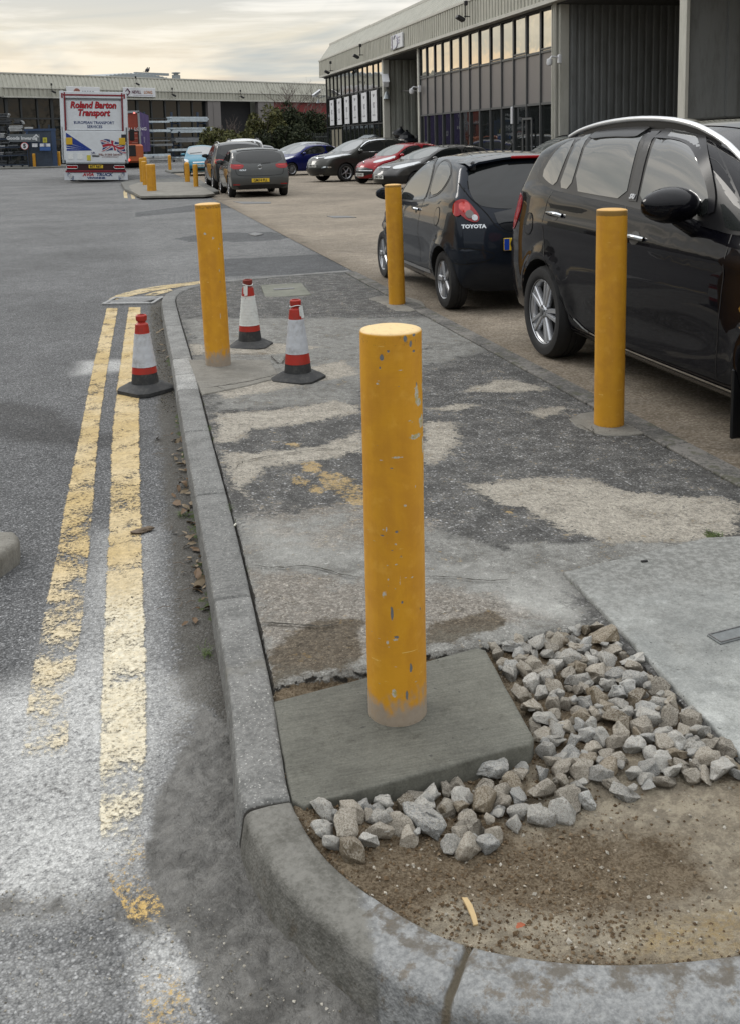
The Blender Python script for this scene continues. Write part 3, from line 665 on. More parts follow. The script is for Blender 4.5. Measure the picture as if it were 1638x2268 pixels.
def yellow_line(Ls, Rs, wear, white=None, fresh=None, z=.005, name='yellow_line', gap=None, **kw):
    n = 260; A = resample(chaikin(gp(Ls, 0), 1), n); B = resample(chaikin(gp(Rs, 0), 1), n); V = []; at = dict(wear=[], fresh=[], white=[], cover=[]); nq = 13
    for i in range(n):
        d = A[i].y
        for q in range(nq):
            p = A[i].lerp(B[i], -.06+q/(nq-1)*1.12); V.append((p.x, p.y, z))
            at['wear'].append(float(np.interp(d, wear[0], wear[1])) + (0.35 if q in (0, nq-1) else 0)); at['white'].append(float(np.interp(d, *white)) if white else 0)
            at['fresh'].append(float(np.interp(d, *fresh)) if fresh else 0); at['cover'].append(0. if gap and gap[0] < d < gap[1] else 1.)
    np_mesh(name, V, grid_faces(n, nq), M_LINE, at, kind='structure', **kw)
yellow_line([(237, 683), (205, 820), (178, 960), (147, 1110), (120, 1260), (85, 1420), (60, 1560), (45, 1680)], [(261, 683), (240, 800), (217, 960), (207, 1110), (195, 1260), (180, 1400), (160, 1540), (150, 1680)],
            ([2.5, 2.9, 3.3, 3.8, 5, 8], [.66, .60, .58, .54, .46, .42]), ([2.5, 3.3, 4], [.8, .6, 0]), ([3.1, 3.6, 4.4], [.3, .35, .2]))
yellow_line([(286, 681), (268, 800), (250, 950), (245, 1110), (238, 1280), (230, 1450), (222, 1650), (222, 1800), (222, 1895)], [(311, 681), (310, 800), (306, 950), (312, 1110), (315, 1280), (322, 1450), (325, 1650), (318, 1800), (300, 1895)],
            ([2.1, 2.25, 2.5, 3, 3.6, 4.8, 5.1, 8], [.66, .56, .5, .44, .42, .5, .4, .38]), ([2.2, 2.5, 3.4, 3.8], [1, .9, .9, 0]), ([2.15, 2.2, 4, 6], [.2, .1, .15, .2]))
yellow_line([(240, 664), (262, 652), (330, 636), (450, 622)], [(262, 664), (290, 656), (350, 643), (455, 628)], ([0, 20], [.45, .45]))
yellow_line([(318, 655), (345, 646), (378, 640)], [(345, 655), (362, 650), (384, 645)], ([0, 20], [.5, .5]))
yellow_line([(222, 1880), (235, 1960), (285, 2040), (300, 2150), (310, 2268), (320, 2330)], [(318, 1830), (330, 1950), (380, 2050), (400, 2150), (430, 2268), (450, 2330)], ([1.5, 1.8, 1.9, 2.0, 2.2], [.6, .66, .78, .66, .6]), None, ([1.5, 2.05, 2.2], [.5, .75, .6]), z=.013)
yellow_line([(275, 438), (273, 422), (283, 412), (300, 408)], [(283, 439), (281, 424), (290, 414), (305, 410)], ([0, 60], [.4, .4]))
yellow_line([(292, 440), (288, 426), (295, 415), (308, 411)], [(300, 440), (296, 428), (302, 417), (312, 413)], ([0, 60], [.4, .4]))
# ---------------------------------------------------------------- bollards
def bollard_mat(name, base=(.64, .31, .02), worn=.5, cap=(.72, .52, .25)):
    m = NT(name); ob = m.obj(); f = m.noise(70, 5, .75, 0, ob); mid = m.noise(9, 5, .6, .3, ob); sp = m.n('SeparateXYZ'); m.link(ob, sp.inputs[0])
    streak = m.noise(6, 4, .6, 0, m.scale(ob, (3, 3, .35)))
    c = m.mix(base, (base[0]*.86, base[1]*.82, base[2]), m.step(m.add(m.mul(mid, .6), m.mul(streak, .4)), .4, .62))
    c = m.mix(c, (base[0]*1.15, base[1]*1.3, base[2]*3), m.mul(m.step(m.noise(22, 4, .6, 0, ob), .55, .75), .35))
    # hairline scuffs running round the tube
    sc = m.noise(1, 3, .6, .4, m.scale(ob, (9, 9, 150), (rad(24), rad(10), 0))); s2 = m.step(m.mul(m.step(sc, .66, .71), m.step(m.noise(16, 3, .5, 0, ob), .56, .62)), .3, .7)
    c = m.mix(c, (.78, .60, .20), m.mul(s2, m.mul(m.attr('scuff'), .9)))
    chip = m.step(m.add(m.attr('chip'), m.mul(m.sub(f, .5), .7)), .46, .56); c = m.mix(c, m.mix((.12, .14, .15), (.20, .205, .21), m.noise(30, 2, .5, 0, ob)), chip)
    prm = m.step(m.add(m.attr('primer'), m.mul(m.sub(f, .5), .8)), .45, .6); c = m.mix(c, m.mix((.42, .36, .14), (.50, .49, .44), m.step(f, .4, .6)), prm)
    cem = m.step(m.add(m.attr('cement'), m.add(m.mul(m.sub(mid, .5), 1.0), m.mul(m.sub(f, .5), .7))), .2, .95); c = m.mix(c, m.mix((.22, .21, .195), (.36, .34, .30), f), m.mul(cem, .85))
    dt = m.step(m.add(m.attr('grime'), m.mul(m.sub(f, .5), 1.0)), .45, .75); c = m.mix(c, (.10, .075, .03), m.mul(dt, .7))
    capf = m.attr('cap'); c = m.mix(c, m.mix(cap, (.45, .35, .18), m.step(f, .5, .75)), capf)
    h = m.sub(m.add(m.mul(m.noise(32, 3, .5, 0, ob), .8), m.mul(sc, .35)), m.mul(chip, 1.3))
    return m.set(color=c, rough=m.remap(mid, .3, .7, .42, .6), normal=m.bump(h, .0018, .5), spec=.4)
M_BOL = bollard_mat('scratched_yellow_paint')
M_BOL2 = bollard_mat('yellow_paint', (.57, .28, .02))
def bollard(D, z, r, h, label, nA=40, nZ=50, seed=1, lean=(0, 0), features=None, dome=False, group=None, cap=1.0, cement=None, grime=.3, mat=None, name='bollard'):
    c = G(*D, z) if len(D) == 2 else Vector(D)
    V = []; at = {k: [] for k in ('chip', 'primer', 'cement', 'grime', 'cap', 'scuff')}; e = .006 if not dome else r
    zs = list(np.linspace(-.03, h-e, nZ)); prof = [(r, zz) for zz in zs]
    if dome: prof += [(r*math.cos(a), h-r+r*math.sin(a)) for a in np.linspace(.15, 1.5, 8)]
    else: prof += [(r-e*.3, h-e*.35), (r-e, h), (r*.7, h+.004), (r*.35, h+.006), (r*.02, h+.006)]
    for rr, zz in prof:
        act = [f for f in (features or []) if abs(zz-f[2]) < 1.6*max(f[4], f[3]*f[4]/10)+.035]
        for j in range(nA):
            a = math.tau*j/nA-math.pi/2; x, y = rr*math.cos(a), rr*math.sin(a)
            w = mnoise.noise(Vector((x*9, y*9, zz*7+seed*5)))*.0012 if nA > 40 else 0
            V.append((x+w, y+w, zz)); top = zz >= h-.0035 and not dome
            an = (math.degrees(a)+90+180) % 360-180      # 0 faces the camera side (-y)
            n = mnoise.noise(Vector((an*.05, zz*9, seed)))
            at['cap'].append(cap if top else 0); ch = 0; pr = 0
            if features:
                for kind, a0, z0, ra, rz, v, tilt in act:
                    u = (an-a0)/ra; q = (zz-z0)/rz; uu = u*math.cos(tilt)+q*math.sin(tilt); qq = -u*math.sin(tilt)+q*math.cos(tilt)
                    g = v*max(0, 1-(uu*uu+qq*qq)**.5*.75+.25*mnoise.noise(Vector((an*.2, zz*40, seed+4))))
                    if kind == 'c': ch = max(ch, g)
                    else: pr = max(pr, g)
            at['chip'].append(min(ch, .9) if not top else 0); at['primer'].append(min(pr, .85) if not top else 0)
            at['scuff'].append(1.0 if features else .35)
            hc = (cement or .0); at['cement'].append(max(0, min(1, (hc-zz)/max(hc, .01)*1.2+.35*mnoise.noise(Vector((an*.035, zz*14, seed)))+.3*mnoise.noise(Vector((an*.12, zz*40, seed)))+.15)) if hc and not top else 0)
            at['grime'].append((grime if zz > h-.03 and not top else 0) + max(0, .75-zz/.05)*.8)
    F = grid_faces(len(prof), nA); w = np.array([[i*nA+nA-1, i*nA, i*nA+nA, i*nA+2*nA-1] for i in range(len(prof)-1)])
    o = np_mesh(name, V, np.vstack([F, w]), mat or M_BOL, at, label=label, cat='bollard', group=group)
    o.data.set_sharp_from_angle(angle=rad(60)); o.location = c; o.rotation_euler = (lean[1], lean[0], 0); return o
# the nearest one: knocks and scrapes placed as on the photograph (angle round the tube, height)
FE = [('c', 12, 1.027, 6, .012, 1.0, 0), ('c', 24, 1.011, 5, .012, 1.0, 0), ('c', -32, 0.980, 6, .012, 1.0, .2), ('c', -36, 0.954, 4, .007, .9, 0), ('c', 32, 1.032, 7, .007, .9, .4), ('c', 30, 0.991, 8, .005, .85, .8), ('c', -5, 1.048, 12, .007, .9, 0), ('c', -20, 0.996, 4, .006, .9, 0),
      ('p', 38, 0.878, 8, .030, 1.15, .3), ('c', 38, 0.902, 3, .012, 1, 0), ('p', 46, 0.857, 10, .014, 1.1, 0), ('p', 56, 0.805, 14, .022, 1.15, .5), ('p', 34, 0.774, 22, .009, 1.1, .3), ('c', 26, 0.771, 5, .008, .8, 0), ('p', 62, 0.743, 7, .035, 1.15, 0), ('p', 68, 0.894, 7, .02, .9, 0),
      ('p', -8, 0.727, 16, .004, .9, .1), ('p', -40, 0.914, 6, .004, .9, .5), ('p', -30, 0.540, 5, .02, .55, .4), ('p', -36, 0.364, 7, .02, .75, .8), ('c', -22, 0.317, 4, .028, 1.0, .55), ('c', 22, 0.384, 2, .016, .8, .6), ('p', -6, 0.405, 3, .05, .6, 0), ('p', -18, 0.244, 9, .004, .9, .2), ('p', -32, 0.234, 6, .012, .8, .5),
      ('c', 42, 0.416, 2, .03, .5, 0), ('c', 12, 0.161, 5, .018, .9, .5), ('c', 20, 0.135, 10, .014, .5, .5), ('c', 4, 0.088, 5, .02, .8, .3), ('p', -20, 0.099, 10, .02, .8, .7), ('c', 40, 0.312, 3, .008, .8, 0), ('p', 30, 0.644, 3, .008, .6, 0), ('c', 5, 0.623, 2, .006, .6, 0), ('c', -4, 0.468, 3, .005, .7, 0)]
_r = random.Random(21)
for _i in range(46): FE.append((_r.choice(['p', 'p', 'p', 'c']), _r.uniform(-75, 75), _r.uniform(.05, 1.0), _r.uniform(3, 9), _r.uniform(.0014, .003), _r.uniform(.6, .9), _r.uniform(-.5, .9)))
for _i in range(22): FE.append((_r.choice(['p', 'c']), _r.uniform(-40, 10), _r.uniform(.18, .62), _r.uniform(2, 8), _r.uniform(.002, .006), _r.uniform(.6, .9), _r.uniform(.2, 1.0)))
BH = {}
bollard((879.5, 1576), .09, .0775, 1.039, 'nearest and largest yellow bollard, scratched and chipped, standing in the fresh concrete slab', 190, 400, 1, (rad(.2), 0), FE, cement=.10, grime=.45)
bollard((484.5, 813), .075, .0855, 1.125, 'yellow bollard with a cement-stained foot beside the kerb and the cones', 72, 150, 2, (rad(-1.1), 0), [('p', -25, .93, 14, .016, .8, 0), ('p', 10, .90, 12, .02, .7, 0), ('p', 35, .82, 10, .02, .7, 0), ('p', 30, .68, 6, .03, .8, 0), ('c', 30, .60, 4, .01, .9, 0), ('c', 5, 1.0, 30, .006, .8, 0), ('c', 45, .85, 5, .03, .7, 0), ('p', -25, .79, 25, .004, .8, 0), ('p', 20, .37, 4, .06, .7, 0)], cement=.17, grime=.6, cap=.6)
bollard((878.5, 672), .02, .080, 1.152, 'yellow bollard standing in front of the dark hatchback at the car park edge', 56, 80, 3, (rad(-.9), 0), None, grime=.7, cap=.4, mat=M_BOL2)
bollard((1347.5, 938), .024, .0815, 1.179, 'yellow bollard in front of the black people carrier', 64, 110, 4, (rad(.1), 0), [('c', -2, 1.06, 8, .045, .55, .4), ('c', 62, 1.07, 10, .012, .95, 0)], cement=0, grime=.9, cap=.35, mat=M_BOL2)
gI = 'bollards on the kerb island'
for D, r, h, dome, lab in [((337, 430), .150, .98, False, 'thick square-topped yellow bollard, the widest on the kerb island'), ((322, 416), .085, 1.0, False, 'slim flat-topped yellow bollard just behind the widest one on the island'),
                           ((316, 408), .09, 1.08, False, 'leftmost slim yellow bollard of the row on the kerb island'), ((323, 402), .095, 1.10, True, 'rearmost round-topped yellow bollard on the kerb island'),
                           ((416, 408), .10, .90, True, 'round-topped yellow bollard on the right side of the island beside the teal car'), ((435, 420), .085, .90, False, 'flat-topped slim yellow bollard at the right edge of the island'),
                           ((377, 379), .095, .98, True, 'single yellow bollard standing alone beyond the island')]:
    bollard(D, 0, r, h, lab, 24, 12, 5, (0, 0), None, dome, gI, mat=M_BOL2)
for D, h, lab in [((77, 372), 1.15, 'yellow bollard in front of the goods sign rack'), ((132, 370), 1.25, 'yellow bollard between the rack and the white truck')]:
    bollard(D, 0, .12, h, lab, 16, 6, 6, (0, 0), None, False, 'bollards by the storage rack', mat=M_BOL2)

# ---------------------------------------------------------------- traffic cones
def flat(name, col, rough=.6, nz=.15, sc=30, bump=.0, spec=.4, metal=0):
    m = NT(name); ob = m.obj(); f = m.noise(sc, 5, .65, 0, ob); c = m.mulc(col, m.remap(f, .3, .7, 1-nz, 1+nz))
    k = dict(color=c, rough=rough, spec=spec, metal=metal)
    if bump: k['normal'] = m.bump(f, bump, .6)
    return m.set(**k)
def dirty(name, col, dirt=(.12, .11, .09), amt=.5, rough=.6, sc=14):
    m = NT(name); ob = m.obj(); f = m.noise(sc, 6, .7, 0, ob); g = m.noise(sc*5, 4, .7, 0, ob)
    c = m.mix(col, dirt, m.mul(m.step(m.add(m.mul(f, .7), m.mul(g, .3)), .45, .7), amt)); return m.set(color=c, rough=rough, normal=m.bump(g, .001, .4), spec=.4)
M_RUB = dirty('black_rubber', (.028, .029, .03), (.10, .098, .09), .55, .7); M_RED = dirty('red_sleeve', (.38, .028, .018), (.15, .04, .03), .6, .45)
M_WH = dirty('white_reflective_sleeve', (.50, .52, .55), (.22, .21, .20), .7, .4, 10); M_CRK = dirty('pale_tape', (.62, .64, .62), (.33, .33, .3), .5, .5, 20)
def cone(D, z, rz, label, h=.50, tape=False, band=(.16, .235), seed=0, tilt=0, rag=False):
    c = G(*D, z); root = empty('traffic_cone', c, rz, label=label, cat='traffic cone', group='traffic cones round the worn bollard'); root.rotation_euler.x = tilt
    H = h; R = lambda t: .088-.052*t            # t = share of the height
    b = MB(); s = .150; k = .05
    def octa(s, k, z): return [(s, -s+k, z), (s, s-k, z), (s-k, s, z), (-s+k, s, z), (-s, s-k, z), (-s, -s+k, z), (-s+k, -s, z), (s-k, -s, z)]
    rings = [b.addv(octa(*q)) for q in ((s-.012, k, 0), (s, k, .006), (s, k, .028), (s-.006, k, .034), (s-.045, .05, .060), (s-.052, .045, .066))]
    for i0, i1 in zip(rings, rings[1:]):
        for j in range(8): b.face((i0+j, i0+(j+1) % 8, i1+(j+1) % 8, i1+j))
    b.face([rings[0]+7-j for j in range(8)]); b.face([rings[-1]+j for j in range(8)])
    b.build('base', M_RUB, root, smooth=30)
    z0 = .066
    def seg(name, t0, t1, mat, off=0, n=6):
        m = MB(); m.lathe([(R(t0)+off*0, z0+H*t0)]+[(R(t0+(t1-t0)*i/n)+off+(.0012*math.sin(i*2.1+seed) if mat is M_WH or mat is M_CRK else 0), z0+H*(t0+(t1-t0)*i/n)) for i in range(n+1)]+[(R(t1), z0+H*t1)], 40, cap=False)
        return m.build(name, mat, root, smooth=50)
    seg('body', 0, band[0]+.02, M_RUB); seg('red_band', band[0], band[1]+.03, M_RED, .0015)
    seg('white_sleeve', band[1]+.03, .78, M_CRK if tape else M_WH, .003, 30 if tape else 12); seg('red_sleeve', .78, .92, M_RED, .001)
    m = MB(); zt = z0+H; m.lathe([(R(.92), z0+H*.92), (.034, z0+H*.935), (.026, z0+H*.95), (.026, z0+H*.965), (.033, z0+H*.975), (.036, zt+.0), (.036, zt+.022), (.030, zt+.028), (.024, zt+.028), (.022, zt+.0)], 28, cap=False)
    m.build('collar', M_RED if seed != 2 else dirty('worn_collar', (.20, .03, .02), (.05, .045, .04), .9), root, smooth=40)
    if rag:
        t = MB()
        for k2, (aa, ln) in enumerate([(-1.9, .10), (-1.6, .075)]):
            pts = [Vector((math.cos(aa)*(.034+.012*i/5+.004*math.sin(i)), math.sin(aa)*(.034+.012*i/5+.006), zt-.015-ln*i/5)) for i in range(6)]
            for p, q in zip(pts, pts[1:]):
                w = Vector((.010+.004*k2, -.003, .003)); t.mat(M_RED if (k2 == 0 and q.z < zt-.09) else M_CRK); t.poly([p-w, p+w, q+w*.9, q-w*.9])
        t.mat(M_CRK); t.tube([(math.cos(a)*.037, math.sin(a)*.037, zt-.012+.006*math.sin(a*2)) for a in np.linspace(0, math.tau, 24)], .003, 5, cap=False)
        t.build('tape', None, root, smooth=60)
    return root
cone((323, 868), .0, rad(38), 'red and white traffic cone standing on the road by the kerb', .42, seed=1)
cone((555, 771), .055, rad(-24), 'traffic cone with wrinkled white tape, behind the worn bollard', .435, True, (.17, .24), 2, rag=True)
cone((661, 844), .055, rad(52), 'traffic cone with a torn tape rag, standing apart on the pavement', .445, False, (.13, .25), 3, rag=True)

# ---------------------------------------------------------------- gully grate and covers
M_IRON = flat('worn_iron', (.15, .15, .148), .6, .3, 40, .001, .4, .15); M_IROND = flat('dark_iron', (.02, .02, .02), .8)
def grate():
    P = gp([(229, 678), (246, 660), (357, 656), (351, 676)], 0); c = sum(P, Vector())/4; ux = (P[3]-P[0]).normalized(); uy = Vector((-ux.y, ux.x, 0)); w = .50; l = .40
    root = empty('gully_grate', (c.x, c.y, 0), math.atan2(ux.y, ux.x), label='slotted steel gully grate at the end of the double yellow lines', cat='drain grate')
    f = MB()
    for a in (-1, 1): f.box((a*(w/2), 0, .008), (.035, l+.04, .02), bev=.003); f.box((0, a*(l/2), .008), (w-.036, .035, .0195), bev=.003)
    M_GR = flat('pale_iron', (.27, .27, .265), .5, .3, 40, .001, .5, .3); f.build('frame', M_GR, root)
    b = MB(); b.box((-.02, 0, .001), (w-.05, l-.05, .006)); b.build('pit', M_IROND, root)
    b = MB()
    for a in (-1, 1): b.box((0, a*(l/2-.05), .010), (w-.10, .03, .012), bev=.002)
    for i in range(10): b.box((-.19+i*.042, 0, .011), (.017, l-.07, .012), rz=rad(-32), bev=.002)
    b.build('slotted_cover', M_GR, root)
grate()
def cover(pts, z, mat, label, name='manhole_cover', t=.006):
    P = gp(pts, z); o = slab_poly(name, [(p.x, p.y) for p in P], z-.02, z+t, mat, bev=.003, div=.05, label=label, cat='cover'); return o, P
M_COV = concrete('cover_concrete', (.12, .125, .10), (.17, .17, .14))
o, P = cover([(578, 632), (668, 627), (690, 653), (588, 660)], .03, M_COV, 'square concrete inspection cover set in the dark pavement behind the cones'); c = sum(P, Vector())/4
mb = MB(); mb.box((c.x, c.y+.05, .039), (.22, .09, .006), bev=.002); mb.build('cover_plate', M_IRON, label='small pale metal plate on the square concrete cover', cat='plate')
cover([(550, 518), (566, 515), (584, 518), (566, 522)], .012, M_IRON, 'small iron cover in the dark asphalt patch of the driveway')
cover([(724, 478), (770, 478), (790, 481), (740, 482)], .014, M_IRON, 'flat drain cover in the car park concrete between the parked cars')
cover([(517, 446), (600, 447), (600, 450), (540, 451)], .012, M_IRON, 'dark metal strip cover in front of the grey hatchback')
def small_cover():
    P = gp([(1578, 1402), (1660, 1381), (1660, 1410), (1598, 1420)], .078); mb = MB(); c = sum(P, Vector())/4; ux = (P[1]-P[0]).normalized(); a = math.atan2(ux.y, ux.x)
    root = empty('utility_cover', (c.x, c.y, .070), a, label='small pewter-coloured utility cover plate set in the smooth pad', cat='cover')
    mb.box((0, 0, .004), (.155, .062, .008), bev=.002); mb.build('plate', flat('pewter', (.14, .15, .15), .6, .2, 60, .001), root)
    b = MB(); b.box((0, .026, .009), (.148, .004, .004)); b.box((0, -.026, .009), (.148, .004, .004)); b.box((-.072, 0, .009), (.004, .048, .004)); b.build('rim', M_IRON, root)
small_cover()

# ---------------------------------------------------------------- rubble
def stone_mat(name, a, b, c3):
    m = NT(name); ob = m.obj(); f = m.noise(60, 5, .7, 0, ob); g = m.noise(18, 5, .6, .5, ob); info = m.n('ObjectInfo').outputs['Random']
    c = m.mix(a, b, m.step(m.add(m.mul(f, .6), m.mul(g, .4)), .38, .62)); c = m.mix(c, c3, m.mul(m.step(m.noise(11, 5, .7, 0, ob), .52, .64), .8))
    sp = m.n('SeparateColor'); m.link(m.voro(70, out='Color', v=ob), sp.inputs[0]); c = m.mix(c, m.mulc(c, (.45, .42, .38)), m.step(sp.outputs[0], .8, .86))
    c = m.mulc(c, m.remap(info, 0, 1, .58, 1.08)); nz = m.n('SeparateXYZ'); m.link(m.n('NewGeometry').outputs['Normal'], nz.inputs[0]); c = m.mix(c, (.50, .47, .41), m.mul(m.mul(m.step(nz.outputs[2], .2, .9), m.step(g, .4, .6)), .45)); return m.set(color=c, rough=.92, normal=m.bump(m.add(f, m.mul(g, .8)), .0035, .9), spec=.25)
MS = [stone_mat('grey_rubble', (.40, .395, .37), (.60, .59, .55), (.27, .24, .20)), stone_mat('buff_rubble', (.30, .27, .22), (.46, .42, .355), (.2, .165, .12)), stone_mat('brown_rubble', (.17, .135, .09), (.27, .225, .16), (.32, .28, .22)), stone_mat('blue_grey_rubble', (.38, .385, .375), (.57, .575, .555), (.25, .235, .21))]
def stone_mesh(seed, elong=1.3, flat_=.75):
    r = random.Random(seed); bm = bmesh.new()
    for i in range(15):
        v = Vector((r.gauss(0, 1), r.gauss(0, 1), r.gauss(0, 1))).normalized(); k = r.uniform(.82, 1.08); bm.verts.new((v.x*elong*k*.5, v.y*k*.5, v.z*flat_*k*.5))
    bmesh.ops.convex_hull(bm, input=bm.verts); [bm.verts.remove(v) for v in [v for v in bm.verts if not v.link_faces]]
    bmesh.ops.bevel(bm, geom=bm.edges[:], offset=.025, segments=1, affect='EDGES', clamp_overlap=True)
    bmesh.ops.triangulate(bm, faces=bm.faces); bmesh.ops.subdivide_edges(bm, edges=bm.edges, cuts=2, use_grid_fill=True)
    for v in bm.verts:
        n = mnoise.noise(v.co*3.2+Vector((seed*3.1, 0, 0)))*.075+mnoise.noise(v.co*9+Vector((0, seed*2., 0)))*.03; 
        if mnoise.noise(v.co*2.3+Vector((0, 0, seed*1.7))) > .28: n -= .05
        v.co += v.co.normalized()*n
    me = bpy.data.meshes.new('rubble_stone'); bm.to_mesh(me); bm.free(); me.polygons.foreach_set('use_smooth', [True]*len(me.polygons)); me.set_sharp_from_angle(angle=rad(28)); return me
SM = []
for k in range(26):
    me = stone_mesh(k, random.uniform(1.0, 1.45), random.uniform(.7, 1.0))
    for q in range(4):
        m2 = me.copy(); m2.materials.append(MS[q]); SM.append((q, m2))
RUB = [(p.x, p.y) for p in gp([(668, 1800), (720, 1775), (860, 1745), (970, 1705), (1080, 1672), (1190, 1648), (1150, 1560), (1100, 1475), (1072, 1436), (1120, 1418), (1200, 1405), (1262, 1392), (1318, 1380), (1370, 1410), (1480, 1520), (1590, 1630), (1655, 1700), (1640, 1765), (1530, 1745), (1420, 1755), (1330, 1775), (1270, 1800), (1160, 1830), (1100, 1880), (1050, 1890), (960, 1870), (860, 1880), (800, 1915), (740, 1925), (690, 1860)], .06)]
slabpoly = [(p.x, p.y) for p in SL]
def stones():
    A = np.array(RUB); lo, hi = A.min(0), A.max(0); r = random.Random(5); placed = []
    padline = [(padp[0].x, padp[0].y), (1.409, 1.995)]
    def height(x, y, s):
        hgt = 0
        for (a, b, c, t) in placed:
            d = math.hypot(x-a, y-b); R = (s+t)*.42
            if d < R: hgt = max(hgt, c+math.sqrt(max(0, R*R-d*d))*.62)
        return hgt
    specs = []
    for i in range(5200):
        x, y = r.uniform(lo[0], hi[0]), r.uniform(lo[1], hi[1]); P = [(x, y)]
        s = r.choice([.028, .032, .038, .042, .047, .052, .058])*r.uniform(.92, 1.12)
        if sdf(P, RUB)[0] > -s*.32 or sdf(P, slabpoly)[0] < s*.42: continue
        specs.append((x, y, s))
    specs.sort(key=lambda q: -q[2]*r.uniform(.4, 1))
    for x, y, s in specs:
        base = float(dirt_z(np.array([(x, y)]))[0]); h = height(x, y, s)
        nearest = min([math.hypot(x-a, y-b)/((s+t)*.42) for a, b, c, t in placed] + [9])
        if nearest < .76: continue
        z = base+s*.27; placed.append((x, y, z, s))
        if len(placed) > 215: break
    n1 = len(placed)
    for x, y, s in specs[::-1]:      # second layer, resting in the gaps
        if len(placed) > n1+75: break
        s *= .86; h = height(x, y, s); near = sum(1 for a, b, c, t in placed[:n1] if math.hypot(x-a, y-b) < .062)
        if near < (3 if x > .95 else 1) or any(math.hypot(x-a, y-b) < (s+t)*.5 for a, b, c, t in placed[n1:]) or h <= 0: continue
        placed.append((x, y, min(h, .125)*.88, s))
    # the few that stand out by themselves
    extra = [((1338, 1415), .085, 2, 'big brown stone at the top of the rubble beside the smooth pad', 1.0), ((780, 1915), .062, 2, 'mossy brown stone, lowest of the heap beside the curved kerb', 1.2), ((772, 1862), .075, 1, 'large buff stone at the lower left of the rubble heap', 1.1),
             ((940, 1815), .085, 3, 'long pale blue-grey lump in front of the fresh slab', 1.3), ((1090, 1700), .075, 3, 'tall pale stone leaning against the front of the fresh slab', 1.2), ((1200, 1745), .07, 1, 'flat buff stone in the middle of the rubble', 1.0), ((1300, 1762), .06, 3, 'pale flat chip lying on the brown earth at the edge of the rubble', 1.3), ((1134, 1818), .048, 0, 'single pale stone lying loose on the earth', 1.0)]
    V = [m for q, m in SM]; k = 0
    placed2 = []
    for D, s, q, lab, z in extra:
        p = G(*D, .06); placed2.append((p.x, p.y, s)); me = [m for qq, m in SM if qq == q][k*3 % 26]; k += 1
        o = bpy.data.objects.new('rubble_stone', me); COL.objects.link(o); o.location = (p.x, p.y, float(dirt_z(np.array([(p.x, p.y)]))[0])+s*.3); o.scale = (s*z, s, s)
        o.rotation_euler = (r.uniform(-.5, .5), r.uniform(-.4, .4), r.uniform(0, 6)); tag(o, lab, 'stone', 'broken concrete rubble')
    L = ['rough grey lump in the heap of broken concrete beside the fresh slab', 'buff-coloured lump in the heap of broken concrete beside the fresh slab', 'brown earthy lump in the heap of broken concrete beside the fresh slab', 'bluish pale lump in the heap of broken concrete beside the fresh slab']
    for x, y, z, s in placed:
        if any(math.hypot(x-a, y-b) < (s+t)*.38 for a, b, t in placed2): continue
        q = r.choice([0, 0, 0, 1, 1, 1, 3, 3, 2]); me = [m for qq, m in SM if qq == q][r.randrange(26)]
        o = bpy.data.objects.new('rubble_stone', me); COL.objects.link(o); o.location = (x, y, z); k = s*1.08; o.scale = (k, k*r.uniform(.85, 1.1), k*r.uniform(.8, 1.1))
        o.rotation_euler = (r.uniform(-.7, .7), r.uniform(-.7, .7), r.uniform(0, 6.28)); tag(o, L[q], 'stone', 'broken concrete rubble')
stones()

# ---------------------------------------------------------------- loose grit (nobody could count it)
def grit(name, n, poly, z, smin, smax, mat, seed, power=2.5, dens=None, avoid=None):
    A = np.array([(p[0], p[1]) for p in poly]); lo, hi = A.min(0), A.max(0); r = np.random.default_rng(seed); P = r.uniform(lo, hi, (n*4, 2)); P = P[sdf(P, poly) < -.004]
    if avoid is not None: P = P[sdf(P, avoid) > .004]
    if dens is not None: P = P[r.random(len(P)) < dens(P)]
    P = P[:n]; n = len(P); s = smin+(smax-smin)*r.random(n)**power
    base = np.array([(1, 0, 0), (0, 1, 0), (-1, 0, 0), (0, -1, 0), (0, 0, 1), (0, 0, -1)], float); F0 = np.array([(0, 1, 4), (1, 2, 4), (2, 3, 4), (3, 0, 4), (1, 0, 5), (2, 1, 5), (3, 2, 5), (0, 3, 5)])
    a = r.uniform(0, 6.28, n); ca, sa = np.cos(a), np.sin(a); B = base[None]*s[:, None, None]*r.uniform(.55, 1.15, (n, 6, 1)); B[:, :, 2] *= .7
    T = r.uniform(-.7, .7, n); ct, st = np.cos(T), np.sin(T); y = B[:, :, 1]*ct[:, None]-B[:, :, 2]*st[:, None]; zz = B[:, :, 1]*st[:, None]+B[:, :, 2]*ct[:, None]; x = B[:, :, 0]
    zb = z(P) if callable(z) else np.full(n, z)
    V = np.stack([x*ca[:, None]-y*sa[:, None]+P[:, 0:1], x*sa[:, None]+y*ca[:, None]+P[:, 1:2], zz+(zb+s*.25)[:, None]], 2).reshape(-1, 3)
    F = (F0[None]+np.arange(n)[:, None, None]*6).reshape(-1, 3)
    return np_mesh(name, V, F, mat, smooth=False, kind='stuff')
def grit_mat(name, stops):
    m = NT(name); sp = m.n('SeparateColor'); g = m.n('NewGeometry'); c = m.ramp(g.outputs['Random Per Island'], stops); return m.set(color=c, rough=.95, spec=.2)
M_SOIL = grit_mat('soil_crumbs', [(0, (.065, .043, .024)), (.5, (.13, .09, .052)), (.9, (.19, .145, .095)), (.96, (.34, .30, .24)), (1, (.42, .39, .33))]); M_CHIP = grit_mat('stone_chips', [(0, (.10, .09, .07)), (.4, (.24, .22, .18)), (1, (.46, .43, .37))])
soil = [(p.x, p.y) for p in KIN[60:430:6]]; soil = soil+[(q.x, q.y) for q in gp([(668, 1790), (860, 1740), (1190, 1640), (1072, 1436), (1318, 1378), (1480, 1520), (1700, 1740)], .06)]
DZ = lambda P: dirt_z(P)
